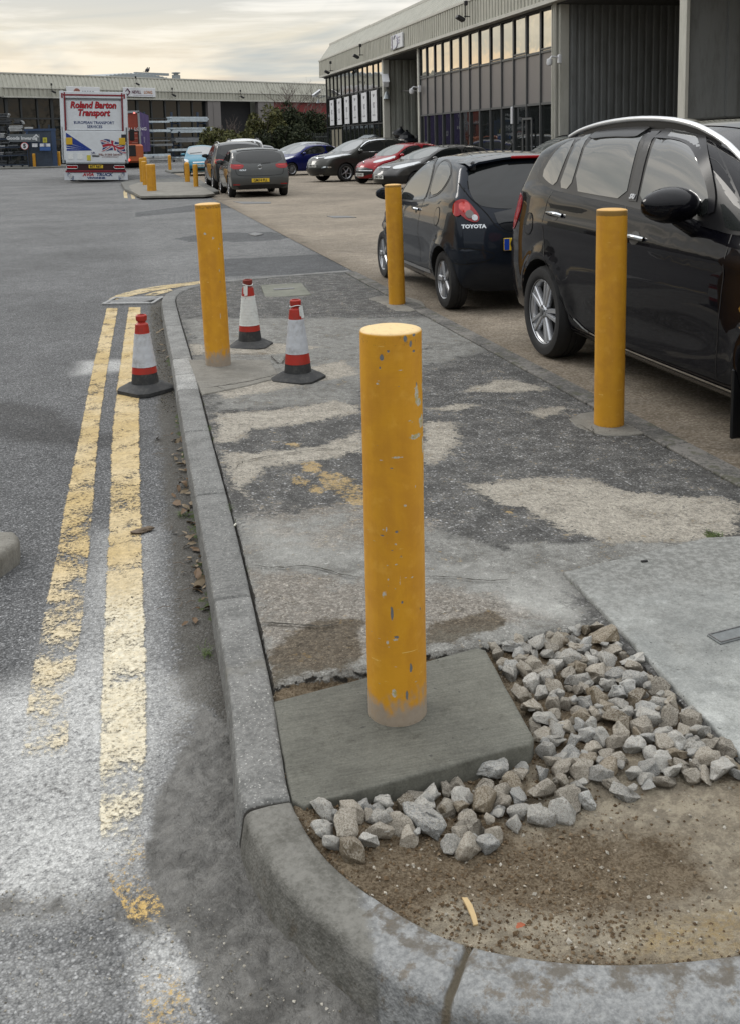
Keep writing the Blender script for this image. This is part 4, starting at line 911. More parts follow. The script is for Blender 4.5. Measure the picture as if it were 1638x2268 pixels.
grit('soil', 26000, soil, DZ, .0014, .0065, M_SOIL, 3, 2.6, lambda P: .12+.88*(1-sstep(P[:, 0], .75, 1.1)), slabpoly)
grit('gravel', 1500, soil, DZ, .0015, .0075, M_CHIP, 4, 3.2, None, slabpoly)
grit('soil_clods', 1500, soil, DZ, .0025, .009, M_SOIL, 14, 2.8, lambda P: (.03+.97*(1-sstep(P[:, 0], .6, .95)))*sstep(P[:, 1], 1.55, 1.8), slabpoly)
gut = [(p.x-.14, p.y) for p in KIN[440:700:8]]+[(p.x-.24, p.y) for p in KIN[700:440:-8]]
grit('gutter_grit', 1700, gut, .004, .0012, .006, grit_mat('gutter_grit', [(0, (.03, .025, .02)), (.6, (.10, .085, .06)), (1, (.3, .27, .2))]), 5, 2.5)
grit('road_grit', 520, [(p.x, p.y) for p in gp([(0, 1950), (450, 2000), (900, 2260), (0, 2260)])],   .0, .0012, .005, M_CHIP, 6, 3, None, inside_kerb_poly())
grit('pavement_grit', 700, [(.5, 2.7), (1.4, 2.9), (2.5, 4), (2.5, 9), (.5, 9)], lambda P: pave_z(P[:, 0], P[:, 1]), .0012, .004, M_CHIP, 7, 2)

# ---------------------------------------------------------------- leaves and scraps
M_LEAF = [flat('dry_leaf', (.12, .075, .04), .7), flat('pale_dry_leaf', (.20, .155, .10), .7), flat('red_leaf', (.28, .075, .03), .6)]
def leaf(p, L, rz, mat, label, name='leaf', curl=.3, cat='leaf', group=None):
    mb = MB(); n = 8; rows = []
    for i in range(n+1):
        t = i/n; w = L*.32*math.sin(math.pi*min(1, t*.93+.04))**.8*(1+.18*math.sin(i*2.4)); zc = L*curl*(math.sin(t*3.1))*.5
        rows.append(mb.addv([(L*(t-.5), -w, zc+w*curl*.9), (L*(t-.5), 0, zc), (L*(t-.5), w, zc+w*curl*.7)]))
    for a, b in zip(rows, rows[1:]): mb.face((a, b, b+1, a+1)); mb.face((a+1, b+1, b+2, a+2))
    o = mb.build(name, mat, smooth=60, label=label, cat=cat, group=group); o.location = p; o.rotation_euler = (random.uniform(-.3, .3), random.uniform(-.2, .2), rz); return o
def litter():
    KG = [p for p in KIN if 3.25 < p.y < 5.6 and p.x < 1]; KG2 = [p for p in KIN if 5.6 < p.y < 9.9 and p.x < 1]
    mb = MB(); r = random.Random(3)
    for i in range(95):
        p = r.choice(KG if i % 6 else KG2); off = .128+abs(r.gauss(0, .045)); x, y = p.x-off, p.y+r.uniform(-.1, .1); L = r.uniform(.009, .03)*(1.4 if i % 9 == 0 else 1); a = r.uniform(0, 6.28); R = Matrix.Rotation(a, 3, 'Z')@Matrix.Rotation(r.uniform(-.7, .7), 3, 'X')@Matrix.Rotation(r.uniform(-.5, .5), 3, 'Y')
        mb.mat(M_LEAF[r.choice([0, 0, 1, 1, 1])]); c = Vector((x, y, .007+r.random()*.006))
        mb.poly([c+R@Vector(q) for q in ((-L, 0, 0), (-.3*L, -.4*L, .15*L), (L*.7, -.25*L, .1*L), (L, 0, 0), (.4*L, .4*L, .2*L), (-.5*L, .35*L, .12*L))])
    mb.build('leaf_litter', None, kind='stuff')
    tw = MB()
    for i in range(26):
        p = r.choice(KG); x, y = p.x-.16-abs(r.gauss(0, .05)), p.y; a = r.uniform(0, 3.1); L = r.uniform(.02, .06)
        tw.tube([(x, y, .008), (x+math.cos(a)*L*.5, y+math.sin(a)*L*.5, .012), (x+math.cos(a+.3)*L, y+math.sin(a+.3)*L, .007)], .0011, 5)
    tw.build('twigs', flat('twig', (.10, .07, .045), .8), kind='stuff')
litter()
p = G(318, 1176, .006)
def lump():
    bm = bmesh.new(); bmesh.ops.create_icosphere(bm, subdivisions=4, radius=1)
    for v in bm.verts:
        q = v.co.copy(); n = mnoise.noise(q*1.6)*.35+mnoise.noise(q*4)*.16; v.co = Vector((q.x*.047*(1+n)+.010*math.sin(q.y*3), q.y*.020*(1+n*1.4)+.006*math.sin(q.x*5), max(-.002, q.z*.009*(1+n*1.5)+.004)))
    me = bpy.data.meshes.new('dead_leaf'); bm.to_mesh(me); bm.free(); me.polygons.foreach_set('use_smooth', [True]*len(me.polygons)); me.materials.append(dirty('brown_lump', (.13, .098, .068), (.06, .045, .03), .9, .8, 40)); o = bpy.data.objects.new('dead_leaf', me); COL.objects.link(o)
    o.location = p; o.rotation_euler = (0, 0, rad(12)); tag(o, 'crumpled brown dead leaf lying on the inner yellow line', 'leaf')
lump()
leaf(G(410, 1138, .012), .05, .8, M_LEAF[0], 'rust-brown curled leaf in the gutter moss', curl=.6)
leaf(G(405, 1075, .012), .055, 2.2, M_LEAF[0], 'dark curled leaf against the kerb face further up the gutter', curl=.5)
leaf(G(1152, 2058, .072)+Vector((0, 0, .006)), .022, .3, M_LEAF[2], 'small red leaf fragment on the brown earth', curl=.2)
leaf(G(1040, 1868, .05), .028, 2.3, M_LEAF[0], 'brown curled leaf at the foot of the rubble', curl=.6)
def chipwood():
    a = G(1046, 2035, .062); b = G(1048, 2000+82, .06); mb = MB(); w = .0045
    pts = [(0, 0), (.006, .0), (.008, .018), (.0085, .04), (.006, .056), (-.001, .058), (.0005, .04), (.001, .02)]
    mb.prism(pts, .003); o = mb.build('wood_chip', flat('raw_wood', (.45, .33, .17), .7), label='pale splinter of wood lying on the brown earth', cat='wood chip'); o.location = (b.x, b.y, float(dirt_z(np.array([(b.x, b.y)]))[0])+.010); o.scale = (1.5, 1.15, 1.3); o.rotation_euler = (rad(6), rad(4), rad(0))
chipwood()
mb = MB(); mb.box((0, 0, .0035), (.006, .022, .007), bev=.0015); o = mb.build('cigarette_end', flat('paper', (.62, .6, .52), .7), label='white cigarette end in the joint between kerb and pavement', cat='cigarette end'); o.location = G(521, 1164, .095); o.rotation_euler = (0, 0, rad(-25))
mb = MB(); mb.box((0, 0, .003), (.05, .03, .006), bev=.002); o = mb.build('stone_chip', M_IROND, label='small black fragment lying on the smooth pad', cat='fragment'); o.location = G(1426, 1244, .073); o.scale = (.5, .35, .8)
def grass_tuft(D, z, n, L, label):
    c = G(*D, z); mb = MB(); r = random.Random(int(D[0]))
    for i in range(n):
        a = r.uniform(0, 6.28); x, y = c.x+r.gauss(0, .010), c.y+r.gauss(0, .022); l = L*r.uniform(.4, 1); w = .0011
        d = Vector((math.cos(a), math.sin(a), 0)); s = Vector((-d.y, d.x, 0))*w; p0 = Vector((x, y, z-.004)); p1 = p0+d*l*.35+Vector((0, 0, l*.5)); p2 = p0+d*l+Vector((0, 0, l*.55))
        mb.poly([p0-s, p0+s, p1+s*.7, p1-s*.7]); mb.poly([p1-s*.7, p1+s*.7, p2])
    mb.build('grass_tuft', flat('grass_blade', (.075, .11, .03), .7), label=label, cat='grass')
grass_tuft((463, 950), .088, 60, .03, 'small green grass tuft in the joint behind the kerb'); grass_tuft((503, 1130), .09, 50, .03, 'thin grass tuft in the kerb joint beside the second bend'); grass_tuft((1585, 1186), .055, 70, .03, 'mossy green tuft at the corner of the smooth pad'); grass_tuft((405, 1140), .01, 60, .035, 'moss and grass tuft in the gutter against the kerb face'); grass_tuft((458, 1448), .008, 60, .03, 'wet grass tuft in the gutter near the damp cement')

# ---------------------------------------------------------------- the far kerb island
def island():
    out = [(p.x, p.y) for p in gp([(268, 409), (277, 424), (305, 437), (460, 434), (487, 430), (470, 420), (445, 404), (400, 400), (300, 402)])]
    slab_poly('kerb_island', out, 0, .11, M_KERB_FAR, bev=.03, div=.3, kind='structure')
    ins = [(p.x, p.y) for p in gp([(285, 411), (292, 423), (312, 434), (455, 431), (476, 428), (460, 419), (436, 406), (398, 402.5), (305, 404.5)], .11)]
    slab_poly('island_pavement', ins, .05, .116, M_SLAB2, bev=.01, div=.3, kind='structure')
M_KERB_FAR = concrete('far_kerb', (.09, .09, .08), (.15, .15, .14))
island()
slab_poly('kerb_island', [(p.x, p.y) for p in gp([(366, 380), (380, 384), (430, 383), (470, 381), (440, 378)])], 0, .11, M_KERB_FAR, bev=.03, div=.4, kind='structure')
# ---------------------------------------------------------------- building materials
def metal_sheet(name, col, dirt=(.10, .10, .075), amt=.4, rough=.5):
    m = NT(name); f = m.noise(3, 5, .65, 0, m.scale(m.pos, (1, 1, .35))); g = m.noise(14, 5, .7, 0, m.scale(m.pos, (1, 1, .15)))
    c = m.mix(col, dirt, m.mul(m.step(m.add(m.mul(f, .55), m.mul(g, .45)), .42, .7), amt)); return m.set(color=c, rough=rough, spec=.35)
M_CREAM = metal_sheet('cream_profiled_sheet', (.40, .395, .34), (.15, .15, .12), .45); M_CREAM2 = metal_sheet('cream_trim', (.47, .465, .42), (.2, .2, .16), .35)
M_GREYS = metal_sheet('grey_profiled_sheet', (.20, .21, .21), (.09, .09, .085), .5); M_GREYL = metal_sheet('pale_grey_sheet', (.33, .34, .31), (.16, .16, .13), .4)
M_PANEL = metal_sheet('grey_brown_spandrel', (.165, .155, .152), (.12, .115, .11), .3, .35)
M_FRAME = flat('dark_window_frame', (.025, .028, .03), .45); M_FRAME2 = flat('grey_window_frame', (.07, .075, .078), .4)
def glass(name, ior=2.2, base=(.012, .014, .015), rough=.02, wav=.0):
    m = NT(name); k = dict(color=base, rough=rough, ior=ior, spec=.5)
    if wav: k['normal'] = m.bump(m.noise(.7, 3, .5), wav, .5)
    return m.set(**k)
M_SOLAR = NT('solar_glass'); M_SOLAR = M_SOLAR.set(color=(.62, .60, .56), metal=1.0, rough=.03, normal=M_SOLAR.bump(M_SOLAR.noise(.6, 3, .5), .03, .5)); M_GLZ = glass('dark_window_glass', 1.75, (.012, .014, .014), .02, .01); M_GLZF = glass('tinted_glass', 1.42, (.012, .014, .013), .02, .015)
M_WHITE = flat('white_board', (.62, .63, .65), .5, .06); M_BLACK = flat('black_plastic', (.012, .012, .013), .5); M_BLUEB = flat('navy_lettering', (.03, .05, .14), .5, 0); M_STEEL = flat('galvanised_steel', (.28, .31, .33), .4, .15, 20, 0, .5, .3)
M_INT = flat('dark_interior', (.018, .018, .02), .8); M_SOFFIT = flat('dark_soffit', (.06, .06, .058), .8); M_REDW = flat('red_sheet_wall', (.16, .02, .02), .6)
def ribs(mb, A, B, z0, z1, n_out, pitch=.32, depth=.045, top_off=0.0):
    # trapezoid-profiled sheet from A to B (ground points), facing n_out; top edge pushed back by top_off
    A = Vector((A[0], A[1], 0)); B = Vector((B[0], B[1], 0)); d = B-A; L = d.length; d.normalize(); n = Vector((n_out[0], n_out[1], 0)).normalized()
    k = max(1, int(L/pitch)); p = L/k; xs = []
    for i in range(k): xs += [(i*p, 0), (i*p+p*.28, 0), (i*p+p*.38, 1), (i*p+p*.9, 1)]
    xs.append((L, 0)); lo = mb.addv([A+d*x+n*(depth*e)+Vector((0, 0, z0)) for x, e in xs]); hi = mb.addv([A+d*x+n*(depth*e-top_off)+Vector((0, 0, z1)) for x, e in xs])
    for i in range(len(xs)-1): mb.face((lo+i, lo+i+1, hi+i+1, hi+i))
    return mb
X0 = 14.0
def right_building():
    root = empty('industrial_unit', (X0, 45, 0), label='long industrial unit at the right with mirrored upper windows and a cream profiled roof edge', cat='building')
    def part(mb, name, mat=None, **k):
        o = mb.build(name, mat, None, **k); o.parent = root; o.location = -Vector(root.location); return o
    zf = GX(1140, 31, X0).z; zc = zf+.98; zt = zc+1.05; YF, YN = 67.4, 12.0
    f = MB(); ribs(f, (X0-.35, YN), (X0-.35, YF), zf, zc, (-1, 0), .30, .04); part(f, 'roof_fascia', M_CREAM)
    f = MB(); ribs(f, (X0-.33, YN), (X0-.33, YF), zc+.04, zt, (-1, 0), .30, .04, .75); part(f, 'sloping_fascia', M_CREAM)
    t = MB()
    for z, x, w in ((zf-.05, X0-.36, .12), (zc, X0-.37, .09), ): t.box((x, (YN+YF)/2, z), (.10, YF-YN+.1, w))
    t.box((X0+.42, (YN+YF)/2, zt+.03), (.14, YF-YN+.1, .12)); t.box((X0-.1, (YN+YF)/2, zf-.09), (.5, YF-YN, .03)); part(t, 'fascia_trim', M_CREAM2)
    e = MB(); e.mat(M_CREAM2); y = YF+.02
    e.poly([(X0-.4, y, zf-.08), (X0+20, y, zf-.08), (X0+20, y, zt), (X0+.4, y, zt), (X0-.38, y, zc)]); e.poly([(X0+.4, YN, zt), (X0+.4, YF, zt), (X0+20, YF, zt+.4), (X0+20, YN, zt+.4)]); part(e, 'roof', None)
    # glazed wall: bays of mullions, three bands
    bays = [GX(a/2.941+688, 300, X0).y for a in (1585, 1500, 1410, 1325, 1248, 1175, 1105, 1040, 980, 918, 865, 815, 765, 720)]
    bays2 = list(np.linspace(52.4, 67.0, 14)); zw = GX(1140, 128, X0).z; zl = GX(1140, 235, X0).z
    fr = MB(); sol = []; 
    for ys in (bays,):
        y0, y1 = min(ys), max(ys)
        for y in ys: fr.box((X0-.02, y, zf/2), (.09, .06, zf))
        for z in (zw, zl, .12, zf-.12): fr.box((X0-.015, (y0+y1)/2, z), (.07, y1-y0, .075))
    part(fr, 'window_frame', M_FRAME2)
    for k, (a, b) in enumerate(zip(sorted(bays)[:-1], sorted(bays)[1:])):
        w = b-a-.05; c = (a+b)/2
        m = MB(); m.box((X0+.0, c, (zw+zf)/2), (.02, w, zf-zw-.06)); part(m, 'window', M_SOLAR)
        m = MB(); m.box((X0+.005, c, (zl+zw)/2), (.02, w, zw-zl-.06)); part(m, 'spandrel_panel', M_PANEL)
        m = MB(); m.box((X0+.02, c, zl/2+.02), (.02, w, zl-.1)); part(m, 'shop_window', M_GLZ)
        if k % 2 == 0:
            m = MB(); zz0, zz1 = zw+.09, zf-.16
            for s in (-1, 1): m.box((X0-.045, c+s*(w/2-.03), (zz0+zz1)/2), (.03, .05, zz1-zz0))
            for z in (zz0, zz1): m.box((X0-.0451, c, z), (.03, w-.02, .05))
            part(m, 'opening_sash', M_FRAME2)
    # door in the glazed wall
    d0, d1 = GX(1180, 300, X0).y, GX(1160, 300, X0).y; m = MB()
    for y in (d0, d1): m.box((X0-.06, y, 1.1), (.04, .07, 2.2))
    m.box((X0-.06, (d0+d1)/2, 2.2), (.041, abs(d1-d0), .07)); m.box((X0-.06, (d0+d1)/2, 1.0), (.03, abs(d1-d0)*.8, .05)); part(m, 'door_frame', M_FRAME2)
    m = MB(); m.box((X0-.09, GX(1138, 300, X0).y, 2.35), (.08, .12, .62), bev=.02); part(m, 'wall_light', M_WHITE)
    # far glazed section with white banners
    fr = MB()
    zb1 = GX(735, 219, X0).z; zb0 = GX(740, 278, X0).z; zs = zb1+.06
    for y in bays2: fr.box((X0-.02, y, zf/2), (.08, .055, zf))
    for z in (zb1+.08, zb0-.08, .1, zf-.1): fr.box((X0-.015, 59.7, z), (.06, 14.6, .06))
    part(fr, 'window_frame', M_FRAME)
    for k, (a, b) in enumerate(zip(bays2[:-1], bays2[1:])):
        for z0, z1, mm in ((zb1+.11, zf-.1, M_SOLAR), (zb0-.05, zb1+.05, M_GLZF), (.1, zb0-.11, M_GLZF)):
            m = MB(); m.box((X0+.0, (a+b)/2, (z0+z1)/2), (.02, b-a-.05, z1-z0)); part(m, 'window', mm)
    cur = flat('drawn_curtain', (.17, .155, .115), .9)
    for k in (10, 11, 12): 
        m = MB(); a = bays2[k]; m.box((X0-.012, a-.55, (zb0-.2)/2), (.006, .8, zb0-.3)); part(m, 'curtain', cur)
    # recess between the glazed sections: pale profiled side wall
    m = MB(); ribs(m, (X0+.1, 52.0), (X0+9, 52.0), 0, zf, (0, -1), .36, .05); part(m, 'recess_side_wall', M_GREYL)
    m = MB(); m.box((X0-.02, 52.0, zf/2), (.34, .28, zf), bev=.02); part(m, 'corner_post', M_CREAM2)
    m = MB(); m.box((X0-.02, 45.9, zf/2), (.2, .22, zf), bev=.02); part(m, 'corner_post', M_CREAM2)
    m = MB(); m.box((X0+9.2, 49, zf/2), (.2, 6.4, zf)); m.box((X0+5, 45.8, zf/2), (9.5, .1, zf)); part(m, 'recess_back_wall', M_INT)
    m = MB(); m.box((X0+5, (YN+YF)/2, zf-.14), (10.2, YF-YN, .06)); part(m, 'soffit', M_SOFFIT)
    # near recess with dark profiled wall
    ya = GX(1235, 300, X0).y; m = MB(); ribs(m, (X0+.22, ya-.3), (X0+12, ya-.3), 0, zf, (0, -1), .26, .05); part(m, 'profiled_side_wall', M_GREYS)
    m = MB(); m.box((X0-.05, ya-.05, zf/2), (.30, .12, zf)); 
    for s in (-.10, -.02, .06): m.box((X0-.22, ya-.1+s*1.6, zf/2), (.05, .03, zf))
    m.box((X0+.05, ya-.28, zf/2), (.3, .14, zf)); part(m, 'corner_post', M_CREAM2)
    yb = GX(1512, 200, X0).y; m = MB(); m.box((X0+.0, yb, zf/2), (.10, .34, zf), bev=.01); part(m, 'corner_post', M_CREAM2)
    m = MB(); m.box((X0+.9, yb+.12, zf/2), (1.6, .10, zf)); m.box((X0+1.4, yb+.04, zf/2), (.3, .1, zf)); part(m, 'bay_return', M_GREYS)
    m = MB(); ribs(m, (X0+2.4, yb-.5), (X0+9, yb-.5), 0, zf, (0, -1), .26, .05); part(m, 'profiled_end_wall', metal_sheet('dark_sheet', (.10, .10, .10), (.05, .05, .05), .5))
    m = MB(); m.box((X0+6.4, yb-3, zf/2), (.12, 5, zf)); m.box((X0+11, 25, zf/2), (.2, 30, zf)); part(m, 'dark_inner_wall', M_INT)
    # body behind, so the block is solid
    m = MB(); m.box((X0+15, 40, zf/2), (10, 54, zf)); m.box((X0+10.5, 59.8, zf/2), (20, 14.8, zf-.3)); part(m, 'rear_block', M_GREYL)
    return zf, zb0, zb1, bays2, ya
ZF, ZB0, ZB1, BAYS2, YA = right_building()
# banners on the far glazing
def banner(x0, x1, y0, y1, lab):
    a, b = GX(x1, 250, X0).y, GX(x0, 250, X0).y; zt, zb = GX((x0+x1)/2, y0, X0).z, GX((x0+x1)/2, y1, X0).z
    m = MB(); m.box((0, 0, 0), (.03, b-a, zt-zb)); o = m.build('window_banner', M_WHITE, label=lab, cat='banner', group='white banners on the far windows'); o.location = (X0-.10, (a+b)/2, (zt+zb)/2)
    g = MB(); W = b-a
    for k, (zz, w) in enumerate(((.36, .34), (.32, .16), (.09, .3), (.03, .24), (-.03, .28), (-.30, .5))): g.box((-.018, .04*W*(k % 2), zz*(zt-zb)), (.006, W*w, .10 if k < 5 else .07))
    for s in (-1, 1):
        R = Matrix.Rotation(s*.16, 3, 'X'); g.box((-.017, s*.02, -.14*(zt-zb)), (.004, .025, (zt-zb)*.42), M=R)
    g.build('lettering', flat('grey_print', (.28, .28, .3), .6), o)
bl = [(735, 743.5), (751, 760.5), (767.5, 777.5), (785.5, 796.5), (805.5, 817), (825.5, 838)]; tp = [221, 217.5, 213.5, 209.5, 204.5, 199.5]; bt = [277, 275.5, 273.5, 271.5, 269.5, 267.5]
nm = ['leftmost', 'second from the left', 'third from the left', 'fourth from the left', 'fifth from the left', 'rightmost and largest']
for (a, b), t, q, n in zip(bl, tp, bt, nm): banner(a, b, t, q, 'tall white window banner, '+n+' of the six')
# unit sign on the fascia
def fascia_sign():
    a, b = GX(891, 90, X0-.45), GX(866, 90, X0-.45); zt, zb = GX(878, 75, X0-.45).z, GX(878, 107, X0-.45).z
    root = empty('unit_sign', (X0-.45, (a.y+b.y)/2, (zt+zb)/2), label='white unit sign with a grey ring logo on the cream fascia of the near unit', cat='sign'); W = b.y-a.y; H = zt-zb
    m = MB(); m.box((0, 0, 0), (.08, W, H), bev=.015); m.build('board', M_WHITE, root)
    m = MB(); m.box((-.045, W*.40, 0), (.02, W*.14, H*.92)); m.build('number_strip', flat('grey_purple', (.22, .20, .24), .5), root)
    m = MB(); c = W*.05
    pts = [(-.05, c+math.cos(t)*.36, math.sin(t)*.30) for t in np.linspace(.5, 5.6, 20)]; m.tube(pts, .035, 6); m.build('ring_logo', flat('sign_grey', (.36, .36, .42), .5), root)
    M = face_M((-.06, W*.43, .0), (0, -1, 0)); text_mesh('3', .8, M_WHITE, root, M, 'number', .01, sx=.6)
    text_mesh('brewers', .34, flat('sign_letter', (.30, .28, .36), .5), root, face_M((-.06, -.12, .10), (0, -1, 0)), 'lettering', .005) if False else None
    g = MB()
    for i, (w, z) in enumerate(((.9, .16), (.7, .02), (.55, -.1))): g.box((-.052, -W*.16+.0*i, z), (.01, w*.8, .055))
    g.build('print', flat('sign_letter', (.38, .36, .44), .5), root)
fascia_sign()
def camera_unit(p, nrm, kind, lab, s=1.0, cat='security camera', name='security_camera'):
    n = Vector(nrm).normalized(); root = empty(name, p, label=lab, cat=cat); z = Vector((0, 0, 1)); sd_ = n.cross(z)
    m = MB()
    if kind == 'dome':
        m.box((0, 0, 0), (.14*s, .14*s, .34*s), bev=.02); m.build('bracket_box', M_WHITE, root); m = MB(); m.tube([Vector((0, 0, .05*s)), n*.35*s+Vector((0, 0, .10*s)), n*.45*s+Vector((0, 0, 0))], .035*s, 8); m.build('arm', M_WHITE, root)
        m = MB(); m.lathe([(.02, .02), (.10*s, 0), (.12*s, -.16*s), (.09*s, -.24*s), (.0, -.27*s)], 16, c=n*.45*s); m.build('camera_head', M_WHITE, root, smooth=40)
    elif kind == 'flood':
        m.tube([n*.02, n*.25*s], .02*s, 6); m.tube([n*.2*s+z*-.05, n*.2*s+z*.42*s], .018*s, 6); m.build('bracket', M_BLACK, root)
        R = Matrix.Rotation(.5, 3, 'Y'); m = MB(); m.box(n*.42*s-z*.08*s, (.30*s, .26*s, .13*s), M=R, bev=.02); m.build('lamp_head', M_BLACK, root); m = MB(); m.box(n*.18*s+z*.45*s, (.12*s, .12*s, .16*s), bev=.02); m.build('sensor', M_BLACK, root)
    else:
        m.tube([Vector((0, 0, 0)), n*.45*s+z*-.12*s, n*.6*s+z*.02*s], .03*s, 6); m.build('arm', M_STEEL, root)
        d = (n*.8-sd_*.35-z*.45).normalized(); q = d.to_track_quat('X', 'Z').to_matrix(); m = MB(); m.box(n*.6*s+z*.16*s, (.72*s, .18*s, .18*s), M=q, bev=.02); m.box(n*.6*s+z*.26*s, (.8*s, .22*s, .02), M=q); m.build('housing', M_WHITE, root)
        m = MB(); m.lathe([(.10*s, -.45*s), (.12*s, -.44*s), (.05*s, -.24*s), (.02, -.2*s)], 12, c=n*.5*s); m.build('loudhailer', M_STEEL, root)
    return root
for D, l in (((739, 156), 'black floodlight at the far end of the cream fascia'), ((805, 121), 'black floodlight on the cream fascia left of the unit sign'), ((1040, 36), 'black floodlight on the cream fascia above the mirrored windows')):
    camera_unit(GX(D[0], D[1], X0-.45), (-1, -.3, 0), 'flood', l, 1.1, 'floodlight', 'floodlight')
camera_unit(GX(1238, 130, X0-.25), (-1, -.1, 0), 'dome', 'white dome camera on the corner post by the dark profiled wall', .8)
camera_unit(GX(928, 196, X0-.15), (-1, -.1, 0), 'dome', 'white dome camera on the post beside the pale recess', .9)
camera_unit(GX(862, 190, X0+.4)+Vector((0, -.4, 0)), (-.7, -1, 0), 'box', 'boxed security camera with loudhailer on the pale profiled wall', 1.6)
camera_unit(GX(722, 212, X0-.1)+Vector((0, .3, 0)), (-1, -.2, 0), 'box', 'small boxed camera at the far corner of the right unit', 1.0)
m = MB(); a = GX(862, 201, X0-.1); b = GX(926, 201, X0-.1); m.tube([a+Vector((.6, 0, 0)), b+Vector((.1, 0, 0))], .03, 6); m.build('cable_conduit', M_BLACK, label='thin black conduit running across the recess between two cameras', cat='conduit')

# ---------------------------------------------------------------- building across the far end
FA = rad(33.7); FP = Vector((-9.29, 96.19, 0)); FD = Vector((math.cos(FA), math.sin(FA), 0)); FN = Vector((math.sin(FA), -math.cos(FA), 0))
def fl(x, y, off=0):          # point on the far building's face seen at a picture measure
    return GL(x, y, FP+FN*off, FA)
def ft(x): v = fl(x, 300)-FP; return v.dot(FD)
def ft2(x, off): return (GL(x, 200, FP+FN*off, FA)-FP).dot(FD)
def far_building():
    root = empty('industrial_unit', FP, label='low industrial unit closing the far end behind the white truck', cat='building')
    def part(mb, name, mat=None, **k):
        o = mb.build(name, mat, None, **k); o.parent = root; o.location = -FP; return o
    P = lambda t, z, o=0: FP+FD*t+FN*o+Vector((0, 0, z))
    zf, zt = 6.2, 8.15; zc = fl(200, 198).z; t0, t1 = -8, 62
    f = MB(); ribs(f, P(ft(10), 0, .3), P(t1, 0, .3), zf, zc-.02, FN, .42, .06); part(f, 'roof_fascia', M_CREAM)
    f = MB(); ribs(f, P(ft(10), 0, .3), P(t1, 0, .3), zc+.03, zt, FN, .42, .06, .5); part(f, 'sloping_fascia', M_CREAM)
    f = MB(); b = ft(10); f.poly([P(b, zf-.1, .3), P(b, zc, .3), P(b, zt, -.2), P(b-14, zt, 7.5), P(b-14, zc, 8), P(b-14, zf-.1, 8)]); part(f, 'corner_fascia', M_CREAM)
    R = Matrix.Rotation(FA, 3, 'Z'); mid = (ft(10)+t1)/2; L = t1-ft(10)
    f = MB()
    for z in (zf-.06, zc): f.box(P(mid, z, .34), (L, .16, .09), M=R)
    f.box(P(mid, zt+.04, -.2), (L, .2, .12), M=R); f.box(P(mid, zf-.14, 0), (L, .9, .05), M=R); part(f, 'fascia_trim', M_CREAM2)
    f = MB(); f.box(P(mid, zt/2-.2, -9), (L+10, 16, zt-.4), M=R); part(f, 'rear_block', M_GREYL)
    # glazing
    tw1 = ft(459); zsill = fl(240, 262).z; xs = [0, 20, 52, 88, 120, 148, 178, 212, 245, 275, 309, 340, 370, 400, 430, 459]; ts = [ft(x) for x in xs]; ts = [t for t in [ts[0]-6, ts[0]-3]]+ts
    fr = MB()
    for k, t in enumerate(ts): fr.box(P(t, 3.05, -.1), (.16 if k % 3 else .28, .14, 6.1), M=R)
    for z in (zf-.16, zsill, 2.3): fr.box(P((ts[0]+ts[-1])/2, z, -.1), (ts[-1]-ts[0], .12, .14), M=R)
    part(fr, 'window_frame', M_FRAME)
    for a, b in zip(ts[:-1], ts[1:]):
        for z0, z1 in ((zsill+.07, zf-.2), (2.37, zsill-.07), (.1, 2.23)):
            g = MB(); g.box(P((a+b)/2, (z0+z1)/2, -.16), (b-a-.1, .02, z1-z0), M=R); part(g, 'window', M_GLZF)
    # loading bay and piers
    for xa, xb, mm, nm in ((459, 487, 'pier', M_PANEL), (570, 605, 'pier', M_PANEL)):
        a, b = ft(xa), ft(xb); g = MB(); g.box(P((a+b)/2, 3.05, .1), (b-a, .5, 6.1), M=R); g.box(P(a+(b-a)*.45, 3.05, .37), (.12, .05, 6.1), M=R); part(g, 'pier', M_PANEL)
    a, b = ft(487), ft(570); g = MB(); g.box(P((a+b)/2, 3.05, -1.0), (b-a, .1, 6.1), M=R); part(g, 'loading_bay', M_INT)
    a, b = ft(605), t1; g = MB(); g.box(P((a+b)/2, 3.05, .0), (b-a, .2, 6.1), M=R); part(g, 'red_wall', M_REDW)
    # roof vents
    g = MB(); a = fl(350, 170); g.box(P(ft2(392, -2), zt+.35, -2), (.7, .5, .5), M=R); g.lathe([(.25, 0), (.25, .3), (.45, .35), (.45, .45), (0, .5)], 10, c=P(ft2(392, -2), zt+.4, -2)); part(g, 'roof_vent', M_STEEL)
    g = MB(); n = 44; ta_ = ft2(205, -3); w = ft2(400, -3)-ta_
    ys = [P(ta_+w*i/n, zt-.1+.72*math.sin(math.pi*i/n)**.8+.10*(i % 2), -3) for i in range(n+1)]; i0 = g.addv(ys); i1 = g.addv([q-FN*9+Vector((0, 0, .3)) for q in ys]); i2 = g.addv([Vector((q.x, q.y, zt-.5)) for q in ys])
    for i in range(n): g.face((i0+i, i0+i+1, i1+i+1, i1+i)); g.face((i2+i, i2+i+1, i0+i+1, i0+i))
    part(g, 'curved_roof_sheet', M_STEEL)
    g = MB(); g.box(P(ft2(338, -3.4), zt+.72, -3.4), (4.2, .3, .25), M=R); part(g, 'roof_ridge', M_STEEL)
    return zf
far_building()
